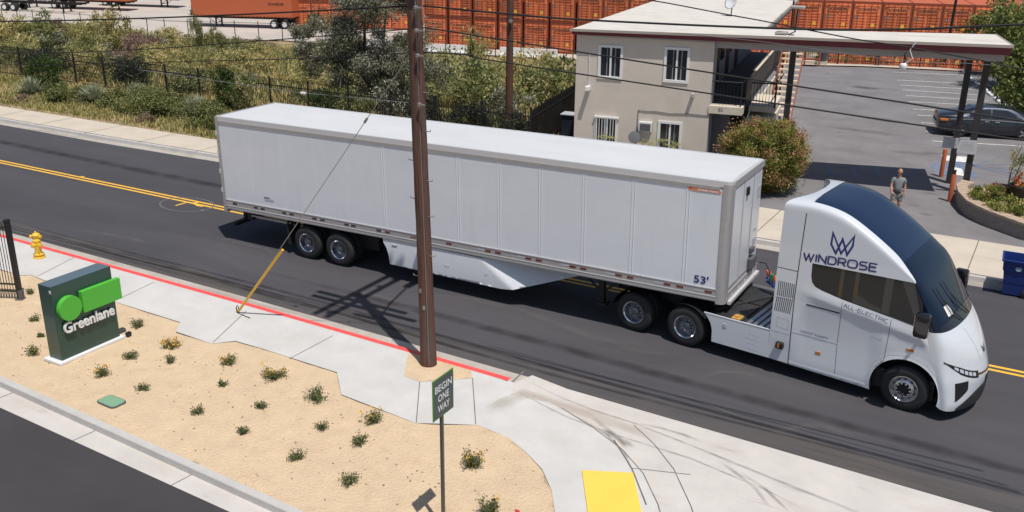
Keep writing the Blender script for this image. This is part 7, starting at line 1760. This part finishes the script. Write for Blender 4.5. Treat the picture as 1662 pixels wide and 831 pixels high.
# the walking man
def person(label, loc, rz, scale=1.0):
    t = thing('person', label, 'person', loc, rz); t.scale = (scale,) * 3
    def skin(name, m, joints, edges, root, sub=2):
        me = bpy.data.meshes.new(name); me.from_pydata([j[0] for j in joints], edges, []); o = bpy.data.objects.new(name, me); COL.objects.link(o)
        md = o.modifiers.new('s', 'SKIN'); md.use_smooth_shade = True; md.branch_smoothing = .6
        for i, j in enumerate(joints):
            r = j[1]; me.skin_vertices[0].data[i].radius = (r, r) if not hasattr(r, '__len__') else r; me.skin_vertices[0].data[i].use_root = (i == root)
        o.modifiers.new('u', 'SUBSURF').levels = sub; o.modifiers['u'].render_levels = sub
        dg = bpy.context.evaluated_depsgraph_get(); m2 = bpy.data.meshes.new_from_object(o.evaluated_get(dg)); bpy.data.objects.remove(o); m2.name = name
        m2.polygons.foreach_set('use_smooth', [True] * len(m2.polygons)); m2.materials.clear(); return link(name, m2, m, t)
    # facing -y. x to the person's left
    J = [((0, 0, .95), .10), ((0, .01, 1.12), .10), ((0, 0, 1.33), .11), ((0, -.005, 1.45), .075), ((0, -.01, 1.53), .052), ((0, -.03, 1.60), .07),
         ((.17, 0, 1.40), .062), ((.23, .02, 1.14), .045), ((.24, -.06, .90), .034), ((-.17, 0, 1.40), .062), ((-.23, -.04, 1.15), .045), ((-.20, -.20, .95), .034),
         ((.095, 0, .88), .095), ((.11, -.05, .50), .062), ((.10, .12, .14), .042), ((.10, .10, .05), .045), ((-.095, 0, .88), .095), ((-.11, -.16, .52), .062), ((-.10, -.26, .12), .042), ((-.10, -.33, .05), .045), ((.10, -.05, .035), .035), ((-.10, -.46, .04), .035)]
    E = [(0, 1), (1, 2), (2, 3), (3, 4), (4, 5), (2, 6), (6, 7), (7, 8), (2, 9), (9, 10), (10, 11), (0, 12), (12, 13), (13, 14), (14, 15), (0, 16), (16, 17), (17, 18), (18, 19), (15, 20), (19, 21)]
    # hands join the same mesh: palm plus five fingers each
    def hand(wi, wrist, d, side):
        k = len(J); d = Vector(d).normalized(); sx = Vector((0, -1, 0)) if abs(d.y) < .9 else Vector((1, 0, 0)); sx = (sx - d * sx.dot(d)).normalized(); w0 = Vector(wrist)
        J.append((tuple(w0 + d * .06), .032)); E.append((wi, k))
        for f, (o_, L) in enumerate(((-.030, .075), (-.01, .085), (.010, .08), (.030, .062))):
            a = w0 + d * .095 + sx * o_; J.append((tuple(a), .0105)); J.append((tuple(a + d * L * .5 + Vector((side * -.012, 0, 0))), .0095)); J.append((tuple(a + d * L * .85 + Vector((side * -.035, 0, 0))), .008)); q = len(J) - 3; E.extend([(k, q), (q, q + 1), (q + 1, q + 2)])
        a = w0 + d * .045 + sx * .035; J.append((tuple(a), .012)); J.append((tuple(a + d * .035 + sx * .02), .010)); q = len(J) - 2; E.extend([(k, q), (q, q + 1)])
    hand(8, J[8][0], (.02, -.12, -1), 1); hand(11, J[11][0], (.05, -.3, -1), -1)
    skin('body', 'skin', J, E, 0, 2)
    # head
    bm = bmesh.new(); bmesh.ops.create_uvsphere(bm, u_segments=28, v_segments=20, radius=1)
    for v in bm.verts:
        x, y, z = v.co; w_ = 1 - .22 * max(0, -z) ** 1.3; yy = y * (1 if y > 0 else 1 - .1 * max(0, z)); v.co = Vector((x * .078 * w_, yy * .098 * (w_ * .5 + .5) - .035, z * .118 + 1.655))
    me = bpy.data.meshes.new('head'); bm.to_mesh(me); bm.free(); me.polygons.foreach_set('use_smooth', [True] * len(me.polygons)); hd = link('head', me, 'skin', t)
    b = MB(); b.tube([(0, -.125, 1.67), (0, -.148, 1.635), (0, -.13, 1.625)], [.010, .016, .012], 8); b.build('nose', 'skin', hd, smooth=True)
    for s in (-1, 1):
        b = MB(); b.lathe([(0, -.012), (.009, -.008), (.012, 0), (.009, .008), (0, .012)], 10, Matrix.Translation((s * .030, -.122, 1.668))); b.build('eye', 'eye', hd)
        b = MB(); b.lathe([(0, -.01), (.02, -.008), (.028, 0), (.02, .008), (0, .01)], 12, Matrix.Translation((s * .080, -.03, 1.65)) @ Matrix.Rotation(R(80), 4, 'Y')); b.build('ear', 'skin', hd, smooth=True)
    b = MB(); b.tube([(-.025, -.118, 1.603), (0, -.124, 1.600), (.025, -.118, 1.603)], .005, 5); b.build('mouth', 'brick_red', hd)
    bm = bmesh.new(); bmesh.ops.create_uvsphere(bm, u_segments=28, v_segments=20, radius=1)
    bmesh.ops.delete(bm, geom=[v for v in bm.verts if v.co.z < -.25 or (v.co.y < .15 and v.co.z < .60) or (v.co.y < -.35)], context='VERTS')
    for v in bm.verts: x, y, z = v.co; v.co = Vector((x * .081, y * .101 - .033, z * .120 + 1.657))
    me = bpy.data.meshes.new('hair'); bm.to_mesh(me); bm.free(); link('hair', me, 'hair', hd)
    # clothes
    skin('shirt', 'tee', [((0, .0, .90), .168), ((0, .01, 1.12), .165), ((0, 0, 1.33), .178), ((0, -.005, 1.44), .10), ((.17, 0, 1.40), .080), ((.215, .012, 1.24), .068), ((-.17, 0, 1.40), .080), ((-.215, -.02, 1.24), .068)], [(0, 1), (1, 2), (2, 3), (2, 4), (4, 5), (2, 6), (6, 7)], 0, 2)
    skin('shorts', 'shorts', [((0, 0, .95), .158), ((.095, 0, .86), .120), ((.11, -.04, .56), .095), ((-.095, 0, .86), .120), ((-.11, -.13, .58), .095)], [(0, 1), (1, 2), (0, 3), (3, 4)], 0, 2)
    b = MB(); b.lathe([(.150, -.028), (.172, -.025), (.172, .025), (.150, .028)], 28, Matrix.Translation((0, 0, .93))); b.bbox((-.22, -.05, .93), (-.15, .05, 1.02), .02); b.build('belt', 'black', t)
    for x, y in ((.10, .02), (-.10, -.40)):
        b = MB(); b.bbox((x - .05, y - .16, 0), (x + .05, y + .13, .085), .035); b.build('shoe', 'shoe', t, auto=60)
    return t
person('man in grey t-shirt and grey shorts with a dark belt walking down the motel driveway', (17.97, 14.0, 0), R(14), 1.0)
for o in list(bpy.data.objects):
    if o.parent is None and o.type == 'MESH' and 'category' not in o and 'kind' not in o: print('UNTAGGED', o.name)
